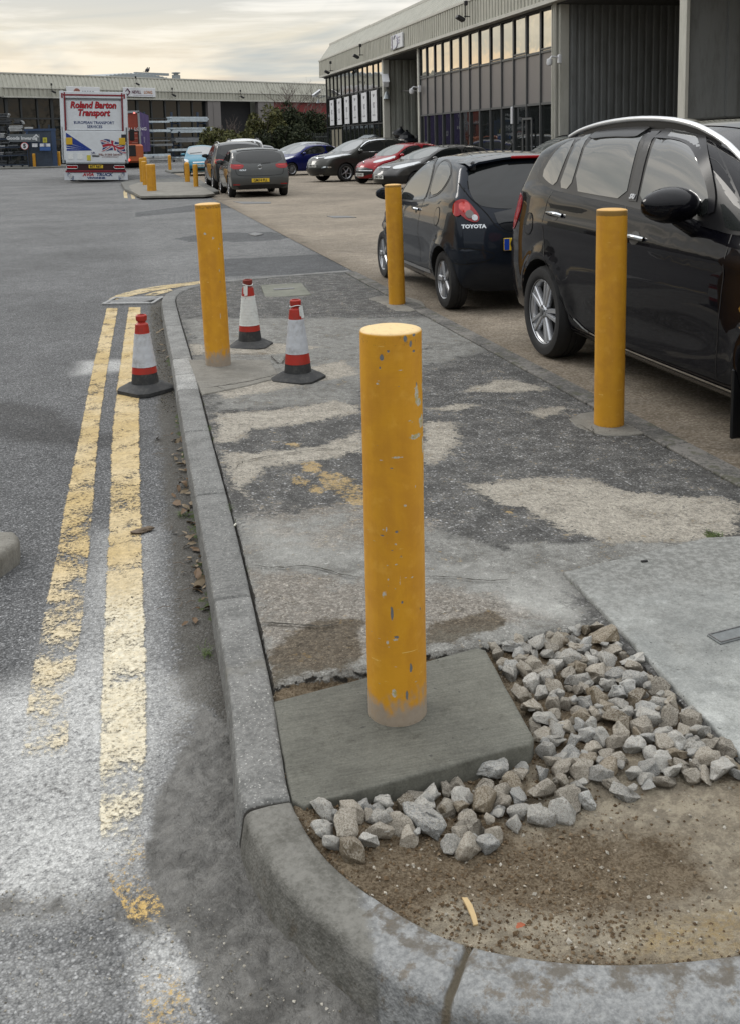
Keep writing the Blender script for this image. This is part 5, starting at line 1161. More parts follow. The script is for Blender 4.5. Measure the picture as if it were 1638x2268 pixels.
def pigeon(x, y, lab):
    p = FP+FD*ft2(x, -3.4)-FN*3.4; p.z = 8.15+.85; mb = MB(); m = Matrix.Rotation(.5, 3, 'Y')
    mb.lathe([(0, -.16), (.05, -.12), (.085, 0), (.06, .09), (.03, .13), (.045, .17), (.03, .21), (0, .22)], 10, M=m, c=(0, 0, .16)); mb.box((-.16, 0, .08), (.16, .06, .02)); mb.tube([(0, .02, 0), (0, .02, .1)], .01, 4); mb.tube([(0, -.02, 0), (0, -.02, .1)], .01, 4)
    o = mb.build('pigeon', flat('pigeon_grey', (.05, .05, .06), .7), smooth=50, label=lab, cat='pigeon'); o.location = p; o.scale = (1.5,)*3
pigeon(327, 158, 'pigeon perched at the left end of the far roof ridge'); pigeon(331, 158, 'second pigeon perched just right of the other on the far roof ridge')
def fbox(x0, x1, y0, y1, off, mat, name, th=.08, root=None, bev=0):
    a, b = fl(x0, (y0+y1)/2, off), fl(x1, (y0+y1)/2, off); zt, zb = fl((x0+x1)/2, y0, off).z, fl((x0+x1)/2, y1, off).z; c = (a+b)/2; c.z = (zt+zb)/2; return c, (b-a).length, zt-zb
RF = Matrix.Rotation(FA, 3, 'Z')
def far_sign(x0, x1, y0, y1, lab):
    c, W, H = fbox(x0, x1, y0, y1, .5, None, ''); root = empty('company_sign', c, FA, label=lab, cat='sign'); m = MB(); m.box((0, 0, 0), (W, .1, H), bev=.02); m.build('board', M_WHITE, root); return root, W, H
FM = lambda x, z, y=-.07: face_M((x, y, z), (1, 0, 0))
M_ORG = flat('orange_brown_letter', (.42, .17, .07), .5, 0); M_DPUR = flat('dark_plum_letter', (.10, .03, .06), .5, 0)
r_, W, H = far_sign(273, 344, 193.5, 214, 'white company sign with a plum diamond and two-tone name, on the far fascia')
text_mesh('NEVILL', H*.46, M_DPUR, r_, FM(-W*.25, 0), 'lettering', .010, align='LEFT', sx=.86); text_mesh('LONG', H*.46, M_ORG, r_, FM(W*.13, 0), 'lettering', .010, align='LEFT', sx=.86)
m = MB(); m.tube([(-W*.38+math.cos(a)*H*.30, -.08, math.sin(a)*H*.36) for a in np.linspace(0, math.tau, 5)], .07, 4, cap=False); m.build('diamond_logo', M_DPUR, r_)
m = MB(); m.box((W*.10, -.06, -H*.30), (W*.62, .02, .04)); m.build('small_print', flat('sign_print', (.35, .33, .40), .5), r_)
r_, W, H = far_sign(147, 221, 191.5, 214, 'white company sign with a globe, half hidden above the white truck')
text_mesh('epson', H*.62, M_BLACK, r_, FM(W*.12, 0), 'lettering', .0, align='CENTER', shear=.15)
m = MB(); m.lathe([(0, -.03), (H*.36, -.02), (H*.36, .02), (0, .03)], 24, c=(-W*.20, -.07, -.02), M=Matrix.Rotation(rad(90), 3, 'X')); m.build('globe_logo', flat('globe_red', (.30, .13, .10), .6, .6, 2), r_)
for D, l in (((112, 201), 'black floodlight on the far fascia left of the truck'), ((379, 209), 'black floodlight on the far fascia right of the two-tone sign'), ((298, 184), 'small black floodlight high on the far fascia above the two-tone sign'), ((530, 213), 'black floodlight on the far fascia above the loading bay')):
    camera_unit(fl(D[0], D[1], .4), FN, 'flood', l, 1.3, 'floodlight', 'floodlight')

# ---------------------------------------------------------------- storage racks with long boards in front of the far unit
M_NAVY = flat('navy_steel', (.022, .035, .06), .5, .2); M_GREEN = flat('green_grey', (.05, .055, .055), .6)
def load_mat(name, col): return flat(name, col, .55, .25, 3)
LOADS = [load_mat('pale_boards', (.33, .34, .34)), load_mat('grey_boards', (.16, .17, .18)), load_mat('dark_boards', (.045, .05, .055)), load_mat('silver_section', (.42, .48, .52))]
def rack(P0, t0, t1, off, levels, lab, loadlab, seed, depth=1.2, nlab='storage_rack'):
    r = random.Random(seed); c = FP+FD*((t0+t1)/2)+FN*off; c.z = 0; root = empty('storage_rack', c, FA, label=lab, cat='rack'); L = t1-t0; n = max(2, int(L/2.4)); m = MB(); top = levels[-1]+1.0
    for i in range(n+1): m.box((-L/2+L*i/n, 0, top/2), (.16, .16, top)); 
    m.build('uprights', M_NAVY, root); m = MB()
    for z in levels:
        for i in range(n+1): m.box((-L/2+L*i/n, -.55, z-.08), (.09, 1.2, .12))
    m.build('arms', M_NAVY, root); return root
def bundle(t0, t1, off, z, h, mat, lab, grp, dy=0):
    c = FP+FD*((t0+t1)/2)+FN*(off+.6+dy); m = MB(); L = t1-t0; k = max(1, int(h/.14))
    for i in range(k): m.box((random.uniform(-.1, .1), random.uniform(-.04, .04), h*(i+.5)/k), (L*random.uniform(.93, 1), .7, h/k*.86), bev=.01)
    o = m.build('board_bundle', mat, label=lab, cat='bundle', group=grp); o.location = (c.x, c.y, z); o.rotation_euler = (0, 0, FA); return o
off = 7.0
def ftd(x, y, off): v = GL(x, y, FP+FN*off, FA)-FP; return v.dot(FD), v.z
ta, _ = ftd(322, 300, off); tb, _ = ftd(440, 300, off); rack(None, ta, tb, off, [.6, 1.6, 2.8, 3.6], 'navy cantilever rack with long pale metal boards beside the purple truck', '', 1)
gB = 'long pale boards on the rack in front of the far unit'
BB = [(372, 459, 258, 269, 3, 'wide pale board bundle on the top arm of the right rack'), (374, 466, 282, 293, 3, 'pale blue printed board bundle on the second arm of the right rack'), (381, 440, 305, 314, 1, 'grey board bundle on the third arm of the right rack'), (376, 424, 329, 333.5, 3, 'thin pale board bundle just above the teal car'),
      (324, 370, 267, 271.5, 3, 'thin pale bundle on the top arm of the left rack'), (333, 374, 286, 292, 3, 'pale bundle on the second arm of the left rack'), (337, 370, 310, 312.5, 1, 'thin grey bundle on the third arm of the left rack'), (336, 378, 318, 323, 1, 'grey bundle on the fourth arm of the left rack'),
      (316, 377, 341, 345, 3, 'thin silver bundle lowest but one on the left rack'), (316, 377, 346, 354, 0, 'long whitish bundle at the foot of the left rack'), (386, 414, 346.5, 349.5, 3, 'short thin bundle low behind the lone bollard'), (386, 412, 351, 354.5, 0, 'short pale bundle on the ground behind the lone bollard')]
for x0, x1, y0, y1, mi, lab in BB:
    a, z1 = ftd(x0, y0, off+.6); b, z0 = ftd(x1, y1, off+.6); bundle(a, b, off, max(z0, .12), max(.1, z1-z0), LOADS[mi], lab, gB)
for x, y, lab in ((287.5+16, 330, 'tall'), ):
    pass
def posts():
    for x0, x1, y0, y1, lab in ((318, 329, 352, 372, 'pale concrete block under the left rack'), (400, 410, 353, 371, 'pale concrete block under the right rack')):
        a, z1 = ftd(x0, y0, off+1.2); b, z0 = ftd(x1, y1, off+1.2); m = MB(); m.box((0, 0, (z1)/2), (b-a, .5, max(.3, z1)), bev=.03); c = FP+FD*((a+b)/2)+FN*(off+1.2); o = m.build('concrete_block', LOADS[0], label=lab, cat='block'); o.location = (c.x, c.y, 0); o.rotation_euler = (0, 0, FA)
posts()
# left: loaded racks behind the goods sign
YR = 86.5
def PY(x, y, Y0): d = _ray(x, y); t = Y0/d.y; return Vector((d.x*t, Y0, CH+d.z*t))
gL = 'dark material stacked on the left racks'
rr = empty('storage_rack', (PY(60, 300, YR).x, YR, 0), label='dark blue loaded rack behind the grey goods sign', cat='rack'); m = MB()
for x in (-8, 3, 20, 45, 88, 110): q = PY(x, 300, YR); m.box((q.x-rr.location.x, 0, 1.7), (.14, .14, 3.4))
m.build('uprights', M_NAVY, rr); m = MB()
a, b = PY(-10, 300, YR).x, PY(112, 300, YR).x
for z in (.35, 1.1, 1.75, 2.4): m.box(((a+b)/2-rr.location.x, 0, z-.07), (b-a, 1.6, .1))
m.build('shelves', M_NAVY, rr)
r = random.Random(9); k = 0
names = ['whitish', 'grey', 'dark', 'silver']
for row, (y0, y1) in enumerate(((349, 366), (333, 343), (320, 330), (308, 317), (292, 305), (276, 290), (262, 274), (246, 259))):
    x = -8.0
    lim = [86, 80, 84, 70, 96, 74, 48, 16][row]
    while x < lim:
        w = r.uniform(16, 34); x1 = min(x+w, lim+4); A_ = PY(x, y0, YR-.6); B_ = PY(x1, y1, YR-.6); mi = r.choice([1, 1, 2, 2, 0]); m = MB(); L = B_.x-A_.x; h = (A_.z-B_.z)*r.uniform(.6, 1); z = B_.z
        n = r.randint(2, 4)
        for i in range(n): m.box((r.uniform(-.06, .06), 0, h*(i+.5)/n), (L*r.uniform(.86, .97), 1.3*r.uniform(.7, 1), h/n*.85), bev=.02)
        k += 1; o = m.build('material_stack', LOADS[mi], label='%s stack on shelf level %d of the left rack, number %d from its left end' % (names[mi], row+1, k), cat='stack', group=gL); o.location = ((A_.x+B_.x)/2, YR, max(z, .1)); x = x1+r.uniform(.5, 4)
        o['label'] = '%s stack of sheet material on the dark left rack, %s' % (names[mi], ['on the ground shelf', 'on the second shelf', 'on the third shelf', 'level with the grey goods sign', 'just above the grey goods sign', 'on the fifth tier', 'high up near the windows', 'topmost at the left edge'][row])
def blue_frame():
    Y = 84.8; a, b = PY(57, 300, Y), PY(122, 300, Y); zt = PY(90, 287, Y).z; root = empty('steel_screen', ((a.x+b.x)/2, Y, 0), label='dark blue screen panel with notices behind the storage rack bollards', cat='screen'); W = b.x-a.x
    m = MB(); m.box((.0, 0, zt/2), (W-.3, .05, zt-.15)); m.build('panel', flat('blue_grey_panel', (.035, .05, .075), .5, .3, 2), root)
    m = MB(); m.box((W/2-.12, -.02, zt/2), (.34, .12, zt)); m.box((-W/2+.1, -.02, zt/2), (.16, .12, zt)); m.box((0, -.03, zt), (W+.2, .13, .18)); m.build('frame', flat('blue_post', (.03, .055, .11), .5), root)
    return root
blue_frame()
def board(x0, x1, y0, y1, Y, mat, name, lab, cat='sign'):
    a, b = PY(x0, (y0+y1)/2, Y), PY(x1, (y0+y1)/2, Y); zt, zb = PY((x0+x1)/2, y0, Y).z, PY((x0+x1)/2, y1, Y).z; root = empty(name, ((a.x+b.x)/2, Y, (zt+zb)/2), label=lab, cat=cat); root.rotation_euler.y = rad(1.3); m = MB(); W, H = b.x-a.x, zt-zb; m.box((0, 0, 0), (W, .05, H)); m.build('board', mat, root); return root, W, H
FY = lambda x, z, y=-.04: face_M((x, y, z), (1, 0, 0))
r_, W, H = board(19.5, 88.5, 296.5, 313.5, 84.2, flat('sign_grey_board', (.11, .125, .135), .5, .05), 'goods_sign', 'grey Goods Inwards sign with a white arrow pointing up')
ml = flat('white_letter', (.55, .57, .58), .5, 0); text_mesh('Goods Inwards', H*.60, ml, r_, FY(-W*.10, -.02), 'lettering', .014, sx=1.0)
m = MB(); m.box((W*.385, -.04, -.08), (.11, .02, H*.42)); m.build('arrow_shaft', ml, r_); m = MB(); i = m.addv([(W*.385-.22, -.05, .07), (W*.385, -.05, .31), (W*.385+.22, -.05, .07), (W*.385+.13, -.05, .04), (W*.385, -.05, .16), (W*.385-.13, -.05, .04)]); m.face((i, i+1, i+4, i+5)); m.face((i+1, i+2, i+3, i+4)); m.build('arrow_head', ml, r_)
def disc_sign(x, y, rpx, Y):
    p = PY(x, y, Y); R = PY(x+rpx, y, Y).x-p.x; root = empty('speed_sign', p, label='round white speed sign reading 5 with a red rim', cat='sign'); MX = Matrix.Rotation(rad(90), 3, 'X')
    m = MB(); m.lathe([(0, .02), (R, .02), (R, -.02), (0, -.02)], 28, M=MX); m.build('rim', flat('sign_red', (.4, .03, .03), .5, 0), root); m = MB(); m.lathe([(0, .03), (R*.87, .03), (R*.87, -.0), (0, 0)], 28, M=MX, c=(0, -.01, 0)); m.build('face', M_WHITE, root)
    text_mesh('5', R*1.5, M_BLACK, root, FY(0, 0, -.06), 'number', .02)
    m = MB(); m.box((.25, .08, -p.z/2-.05), (.12, .08, p.z)); m.build('post', M_BLACK, root)
disc_sign(54.5, 323, 8.6, 84.0)
r_, W, H = board(95, 104, 304, 315, 84.3, flat('notice_yellow', (.52, .48, .06), .5, .05), 'notice', 'small yellow and white notice at the right of the goods sign')
m = MB(); m.box((0, -.035, 0), (W*.62, .02, H*.6)); m.build('pictogram', flat('ochre', (.28, .26, .03), .6), r_)
board(71, 83, 317, 325, 84.3, M_WHITE, 'notice', 'plain white notice right of the speed sign')
r_, W, H = board(88, 112, 317, 333, 84.3, flat('notice_blue', (.04, .10, .28), .5, .05), 'notice', 'blue and white mandatory notice on the dark screen')
m = MB(); m.box((0, -.035, H*.27), (W*.96, .02, H*.40)); m.build('white_panel', M_WHITE, r_); m = MB(); m.lathe([(0, -.01), (H*.18, -.01), (H*.18, .01), (0, .01)], 16, c=(0, -.06, H*.27), M=Matrix.Rotation(rad(90), 3, 'X')); m.build('pictogram', M_BLUEB, r_); text_mesh('i', H*.3, M_WHITE, r_, FY(0, H*.27, -.08), 'symbol', .01)
# low kerb under the racks
K_ = [(PY(-60, 370, 82).x-8, 82.3), (PY(150, 370, 82).x+2.4, 83.2), (PY(150, 370, 82).x+2.4, 92), (-24, 92)]
slab_poly('rack_kerb', K_, 0, .13, M_KERB_FAR, bev=.03, div=1, kind='structure')

# ---------------------------------------------------------------- planting at the far side of the car park
def leaf_mat(name, a, b, c3):
    m = NT(name); g = m.n('NewGeometry').outputs['Random Per Island']; c = m.ramp(g, [(0, a), (.55, b), (1, c3)]); return m.set(color=c, rough=.75, spec=.15)
M_LD = leaf_mat('dark_shrub_leaf', (.012, .018, .009), (.028, .036, .018), (.055, .06, .03)); M_LO = leaf_mat('olive_shrub_leaf', (.03, .034, .012), (.075, .08, .03), (.14, .13, .05)); M_BARK = flat('bark', (.06, .05, .045), .9)
def shrub(c, rx, ry, h, n, mat, lab, seed, leaf_s=.16):
    root = empty('shrub', c, label=lab, cat='shrub'); r = np.random.default_rng(seed); nb = 26
    bc = r.normal(0, .42, (nb, 3)); bc[:, 2] = r.uniform(.12, .72, nb); bc[:, 0] = np.clip(bc[:, 0], -.8, .8); bc[:, 1] = np.clip(bc[:, 1], -.8, .8); br = r.uniform(.22, .40, nb); bc[:, 2] = np.minimum(bc[:, 2], 1-.45*np.hypot(bc[:, 0], bc[:, 1])-br*.35)
    k = r.integers(0, nb, n); d = r.normal(size=(n, 3)); d /= np.linalg.norm(d, axis=1)[:, None]; rad_ = r.uniform(.72, 1.08, n)**.6; p = bc[k]+d*(br[k]*rad_)[:, None]; p[:, 2] = np.abs(p[:, 2]); p *= np.array([rx, ry, h])
    u = r.normal(size=(n, 3)); u /= np.linalg.norm(u, axis=1)[:, None]; w = np.cross(u, r.normal(size=(n, 3))); w /= np.linalg.norm(w, axis=1)[:, None]; s = leaf_s*r.uniform(.5, 1.2, n)[:, None]
    V = np.stack([p-u*s, p-w*s*.45, p+u*s, p+w*s*.45], 1).reshape(-1, 3); F = np.arange(n*4).reshape(-1, 4); np_mesh('foliage', V, F, mat, smooth=False, parent=root)
    m = MB()
    for i in range(7): a = i*.9; m.tube([(0.1*math.cos(a), .1*math.sin(a), 0), (rx*.4*math.cos(a), ry*.4*math.sin(a), h*.5), (rx*.6*math.cos(a+.2), ry*.6*math.sin(a+.2), h*.85)], .05, 5, rs=[.07, .04, .015])
    m.build('stems', M_BARK, root); return root
def at_depth(x, y, Y): return PY(x, y, Y)
for x0, x1, ytop, Y, mat, lab, n in ((425, 556, 285, 74, M_LO, 'low olive-green shrub behind the grey hatchback, left of the dark thicket', 9000), (545, 640, 243, 80, M_LO, 'tall dark green shrub with olive tips in the middle of the thicket', 9000), (590, 690, 238, 83, M_LD, 'large dark evergreen shrub behind the silver car roofs', 12000), (650, 742, 252, 80, M_LD, 'dark evergreen shrub against the corner of the right unit', 11000), (560, 700, 282, 76, M_LD, 'low spreading dark shrub in front of the thicket', 12000), (500, 590, 300, 78, M_LD, 'low dark shrub between the loading bay and the thicket', 6000)):
    a, b = PY(x0, 300, Y), PY(x1, 300, Y); z = PY((x0+x1)/2, ytop, Y).z; shrub(((a.x+b.x)/2, Y, 0), (b.x-a.x)/2*1.05, 2.2, z*1.08, n, mat, lab, int(x0))
def bare_tree(x, y, Y, h, lab, seed, spread=.5, n0=5):
    r = random.Random(seed); c = PY(x, y, Y); c.z = 0; root = empty('bare_tree', c, label=lab, cat='tree'); tr = MB(); br = MB()
    def grow(p, d, L, w, lvl, mb):
        q = p+d*L; mid = p.lerp(q, .5)+Vector((r.uniform(-1, 1), r.uniform(-1, 1), r.uniform(-.5, .5)))*L*.08; mb.tube([p, mid, q], w, 5 if lvl < 2 else 3, rs=[w, w*.8, w*.6])
        if lvl >= 5: return
        for k in range(n0 if lvl == 0 else r.choice([2, 3, 3])):
            dd = (d+Vector((r.uniform(-1, 1), r.uniform(-1, 1), r.uniform(-.25, .6)))*spread*1.3).normalized(); grow(q, dd, L*r.uniform(.6, .85), w*.58, lvl+1, br)
    grow(Vector((0, 0, 0)), Vector((0, 0, 1)), h*.33, .12, 0, tr); tr.build('trunk', M_BARK, root, smooth=60); br.build('crown', flat('bare_twigs', (.10, .08, .07), .9), root)
bare_tree(668, 300, 88, 6.6, 'bare winter tree rising behind the dark thicket', 4, .62); bare_tree(640, 300, 92, 6.2, 'smaller bare tree left of the other, in front of the pale far fascia', 11, .6)
bare_tree(515, 320, 84, 3.2, 'small bare sapling in front of the loading bay', 8, .5, 3)
def thicket_fence():
    a, b = PY(487, 340, 80), PY(742, 340, 74); m = MB(); n = 60; root = empty('mesh_fence', (a.x, a.y, 0), label='dark green palisade fence running through the thicket', cat='fence'); d = Vector((b.x-a.x, b.y-a.y, 0))
    for i in range(n): q = d*(i/(n-1)); m.box((q.x, q.y, 1.1), (.05, .03, 2.2))
    m.build('pales', M_GREEN, root); m = MB(); 
    for z in (.4, 1.9): m.tube([Vector((0, 0, z)), d+Vector((0, 0, z))], .03, 4)
    m.build('rails', M_GREEN, root)
thicket_fence()
def skip():
    Y = 56; a, b = PY(822, 300, Y), PY(880, 300, Y); zt = PY(860, 297, Y).z; root = empty('waste_skip', ((a.x+b.x)/2, Y, 0), label='blue waste skip with sheeted rubbish in front of the corner post', cat='skip'); W = b.x-a.x
    m = MB(); i = m.addv([(-W*.36, -.9, .1), (W*.36, -.9, .1), (W*.5, -1, zt), (-W*.5, -1, zt)]); j = m.addv([(-W*.36, .9, .1), (W*.36, .9, .1), (W*.5, 1, zt), (-W*.5, 1, zt)])
    m.face((i, i+1, i+2, i+3)); m.face((j+3, j+2, j+1, j)); m.face((i+1, j+1, j+2, i+2)); m.face((j, i, i+3, j+3)); m.face((i, j, j+1, i+1)); m.build('body', flat('skip_blue', (.03, .075, .13), .5), root)
    m = MB()
    for s in (-1, 1): m.box((0, s*1.02, zt), (W*1.02, .08, .1)); m.box((s*W*.5, 0, zt), (.08, 2, .1))
    m.build('rim', flat('skip_blue_rim', (.04, .09, .16), .5), root)
    q = MB(); qa = PY(770, 331, Y-1.5); qb = PY(838, 293, Y-1.5); o = Vector(root.location); th = Vector((.0, 0, -.25))
    A_, B_ = qa-o, qb-o; i = q.addv([A_, B_, B_+Vector((0, 2.4, 0)), A_+Vector((0, 2.4, 0)), A_+th, B_+th, B_+th+Vector((0, 2.4, 0)), A_+th+Vector((0, 2.4, 0))])
    for f in ((0, 1, 2, 3), (7, 6, 5, 4), (4, 5, 1, 0), (5, 6, 2, 1), (6, 7, 3, 2), (7, 4, 0, 3)): q.face([i+k for k in f])
    q.build('ramp_lid', M_STEEL, root, fix=True)
    g = MB(); p1 = PY(834, 277, Y-.5)-o; p2 = PY(849, 275, Y-.5)-o; g.tube([PY(836, 298, Y-.5)-o, p1, p2, PY(852, 297, Y-.5)-o], .05, 5); g.tube([PY(842, 297, Y-.5)-o, PY(841, 277, Y-.5)-o], .03, 5); g.build('guard_rail', M_STEEL, root)
    b = MB(); r = random.Random(2)
    bg = empty('rubbish_bags', (PY(905, 300, 50).x, 50, 0), label='heap of black rubbish bags in the pale recess', cat='rubbish')
    for i in range(9):
        c = Vector((r.uniform(-1.2, 1.2), r.uniform(-.5, .5), r.uniform(.4, 1.9))); s = r.uniform(.35, .55); k = r.random()*9
        prof = [(0.0, -s*.7)]+[(s*math.cos(t)*(1+.18*math.sin(t*5+k)), s*.75*math.sin(t)) for t in np.linspace(-1.2, 1.2, 7)]+[(.05, s*.95), (.09, s*1.05)]; b.lathe(prof, 11, c=c, M=Matrix.Rotation(k, 3, 'Z')@Matrix.Rotation(r.uniform(-.5, .5), 3, 'X'))
    b.build('bags', flat('bin_bag', (.012, .013, .016), .3), bg, smooth=30)
skip()

# ---------------------------------------------------------------- units beside and behind the viewer, seen only in glass and paint
def side_unit(A, B, n, H, lab):
    A, B = Vector((A[0], A[1], 0)), Vector((B[0], B[1], 0)); n = Vector((n[0], n[1], 0)); d = (B-A).normalized(); L = (B-A).length; root = empty('industrial_unit', A, label=lab, cat='building'); R = Matrix.Rotation(math.atan2(d.y, d.x), 3, 'Z'); mid = (A+B)/2
    def part(mb, name, mat): o = mb.build(name, mat); o.parent = root; o.location = -A
    m = MB(); ribs(m, A+n*.3, B+n*.3, H-2, H, n, .4, .05); part(m, 'roof_fascia', M_CREAM)
    m = MB(); m.box(mid-n*6+Vector((0, 0, H/2-.1)), (L, 11, H-.3), M=R); part(m, 'rear_block', M_GREYS)
    k = int(L/8)
    for i in range(k):
        c = A+d*(L*(i+.5)/k); mm = (M_GLZF, M_GREYL, M_PANEL)[i % 3]; m = MB(); m.box(c+n*.1+Vector((0, 0, (H-2.1)/2)), (L/k-.5, .2, H-2.1), M=R); part(m, ('window', 'shutter_door', 'wall_panel')[i % 3], mm)
side_unit((-27, -40), (-27, 74), (1, 0), 8.2, 'long unit on the left of the road, seen mirrored in car doors and windows')
side_unit((-22, -34), (34, -34), (0, 1), 8.5, 'unit behind the viewer, seen mirrored in the far windows')
# ---------------------------------------------------------------- cars
def paint(name, col, rough=.22, metal=.3, coat=1.0, spec=.5):
    m = NT(name); f = m.noise(2.2, 4, .6); c = m.mulc(col, m.remap(f, .3, .7, .93, 1.07)); d = m.noise(30, 5, .7)
    c = m.mix(c, (.09, .085, .075), m.mul(m.step(d, .45, .8), .03)); m.p.inputs['Coat IOR'].default_value = 1.3; return m.set(color=c, rough=rough+.15, metal=metal, coat=coat, coatr=.025, spec=.02, normal=m.bump(m.noise(1.3, 2), .012, .12))
def carglass(name='car_glass', base=(.010, .012, .012), ior=1.55): return glass(name, ior, base, .015)
G_CAR = carglass(); G_PRIV = glass('privacy_glass', 1.5, (.006, .007, .007), .02); G_NEAR = glass('near_car_glass', 3.0, (.025, .028, .027), .015); G_SCREEN = glass('windscreen_glass', 1.9, (.10, .11, .105), .03)
M_TYRE = flat('tyre_rubber', (.014, .014, .0145), .75, .2, 40, .001); M_ALLOY = flat('alloy_rim', (.48, .49, .51), .28, .06, 8, 0, .5, .75); M_ALLOYD = flat('dark_alloy', (.16, .165, .17), .35, .1, 8, 0, .5, .6); M_WELL = flat('wheel_well', (.006, .006, .006), .95)
M_CHR = flat('chrome', (.62, .64, .66), .10, .03, 5, 0, .5, 1.0); M_TRIM = flat('black_trim', (.012, .012, .013), .38, .1); M_REDL = NT('red_lens'); M_REDL = M_REDL.set(color=(.30, .006, .009), rough=.12, coat=.5, spec=.3); M_CLRL = NT('clear_lens').set(color=(.45, .47, .48), rough=.08, coat=1.0, metal=.4)
M_AMB = NT('smoky_lens').set(color=(.10, .075, .065), rough=.06, coat=1.0); M_PY = flat('yellow_plate', (.62, .42, .03), .4, .04); M_PW = flat('white_plate', (.62, .63, .6), .4, .04); M_GB = flat('blue_plate_band', (.01, .05, .35), .4, 0)
def curve2(p, n, it=3):
    q = chaikin([Vector((a, b, 0)) for a, b in p], it); return [(v.x, v.y) for v in resample(q, n)]
class Car:
    def __init__(s, name, loc, rz, spec, body, label, group='parked cars', cat='car'):
        s.root = empty(name, loc, rz, label=label, cat=cat, group=group); s.sp = spec; s.body = body
        L, W = spec['L'], spec['W']; nu, nv = spec.get('nu', 76), spec.get('nv', 30)
        T = curve2(spec['top'], 240); B = curve2(spec['bot'], 240, 1); Rr = curve2(spec['rear'], 160); Fr = curve2(spec['front'], 160)
        us = np.array([.5-.5*math.cos(math.pi*(i/(nu-1)))for i in range(nu)])*.55+np.linspace(0, 1, nu)*.45; vs = 1-(1-np.linspace(0, 1, nv))**1.45
        def samp(C, t): k = t*(len(C)-1); i = min(int(k), len(C)-2); f = k-i; return (C[i][0]+(C[i+1][0]-C[i][0])*f, C[i][1]+(C[i+1][1]-C[i][1])*f)
        c00, c01, c10, c11 = Rr[0], Rr[-1], Fr[0], Fr[-1]; pts = []
        for v in vs:
            a, b = samp(Rr, v), samp(Fr, v)
            for u in us:
                t, q = samp(T, u), samp(B, u)
                pts.append([(1-u)*a[k]+u*b[k]+(1-v)*q[k]+v*t[k]-((1-u)*(1-v)*c00[k]+u*(1-v)*c10[k]+(1-u)*v*c01[k]+u*v*c11[k]) for k in (0, 1)])
        P = np.array(pts); top = ldist(P, Rr+T+Fr[::-1]); bot = ldist(P, B); x, z = P[:, 0], P[:, 1]
        wz = np.interp(z, [a for a, b in spec['wz']], [b for a, b in spec['wz']]); bx = np.interp(x, [a for a, b in spec['belt']], [b for a, b in spec['belt']]); k = spec.get('tumble', .27)
        wbelt = np.interp(bx, [a for a, b in spec['wz']], [b for a, b in spec['wz']]); wz = np.where(z > bx, wbelt-(z-bx)*k-.012*sstep(z, bx, bx+.03), wz)
        r0, r1 = spec.get('tr', (.9, .86)), spec.get('tf', (1.1, .80)); pl = 1-(1-r0[1])*np.clip((r0[0]-x)/r0[0], 0, 1)**2.2-(1-r1[1])*np.clip((x-(L-r1[0]))/r1[0], 0, 1)**2.2
        w = wz*pl; rr = np.interp(x, [0, .6, L*.45, L*.66, L-.6, L], spec.get('r', [.10, .13, .13, .12, .12, .10])); t = np.clip(top/rr, 0, 1); w -= rr*(1-np.sqrt(np.clip(1-(1-t)**2, 0, 1)))
        rb = .05; t = np.clip(bot/rb, 0, 1); w -= rb*(1-np.sqrt(np.clip(1-(1-t)**2, 0, 1)))
        for fn in spec.get('sculpt', []): w += fn(x, z)
        br, bf, cam_ = spec.get('bow', (.07, .16, .05)); 
        def shape(x, z, f, topw):
            wr = np.clip(1-x/1.0, 0, 1)**1.5; wf = np.clip(1-(L-x)/1.3, 0, 1)**1.5; return x+br*wr*f**2.4-bf*wf*f**2.2, z-cam_*topw*f**2
        tw = np.exp(-np.minimum(ldist(P, T), 1)/.10); X1, Z1 = shape(x, z, 1.0, tw); n = len(P)
        VL = np.column_stack([X1, w, Z1]); VR = np.column_stack([X1, -w, Z1]); V = [VL, VR]; Fs = [grid_faces(nv, nu)[:, ::-1], grid_faces(nv, nu)+n]
        idx = np.arange(n).reshape(nv, nu); per = list(idx[0, :])+list(idx[1:, -1])+list(idx[-1, -2::-1])+list(idx[-2:0:-1, 0]); m = len(per); ny = 14; rows = [np.array(per)]; base = 2*n
        for j in range(1, ny):
            f = 1-2*j/ny; xx, zz = shape(x[per], z[per], abs(f), tw[per]); V.append(np.column_stack([xx, w[per]*f, zz])); rows.append(np.arange(base, base+m)); base += m
        rows.append(np.array(per)+n)
        for a, b in zip(rows[:-1], rows[1:]): a2, b2 = np.roll(a, -1), np.roll(b, -1); Fs.append(np.stack([a, b, b2, a2], 1))
        V = np.vstack(V); F = np.vstack(Fs); s.bvh = BVHTree.FromPolygons([tuple(q) for q in V], [tuple(q) for q in F])
        ob = np_mesh('body', V, F, [body, M_WELL], smooth=True, parent=None)
        bm = bmesh.new(); bm.from_mesh(ob.data); bmesh.ops.remove_doubles(bm, verts=bm.verts, dist=1e-5); bmesh.ops.recalc_face_normals(bm, faces=bm.faces); bm.to_mesh(ob.data); bm.free()
        if spec.get('arch', True):
            mb = MB(); R = spec['R']+spec.get('gap', .045)
            for xw in spec['wx']:
                for sd_ in (-1, 1): mb.lathe([(R, 0), (R, .55)], 40, c=(xw, sd_*(W/2+.15)-(0 if sd_ < 0 else .55), spec['R']), M=Matrix.Rotation(rad(-90), 3, 'X'))
            cut = mb.build('cut', M_WELL, fix=True); md = ob.modifiers.new('b', 'BOOLEAN'); md.operation = 'DIFFERENCE'; md.solver = 'EXACT'; md.object = cut; md.use_self = False
            dg = bpy.context.evaluated_depsgraph_get(); dg.update(); me = bpy.data.meshes.new_from_object(ob.evaluated_get(dg)); ob.modifiers.clear(); ob.data = me; bpy.data.objects.remove(cut)
            me.materials.clear(); me.materials.append(body); me.materials.append(M_WELL); mi = []
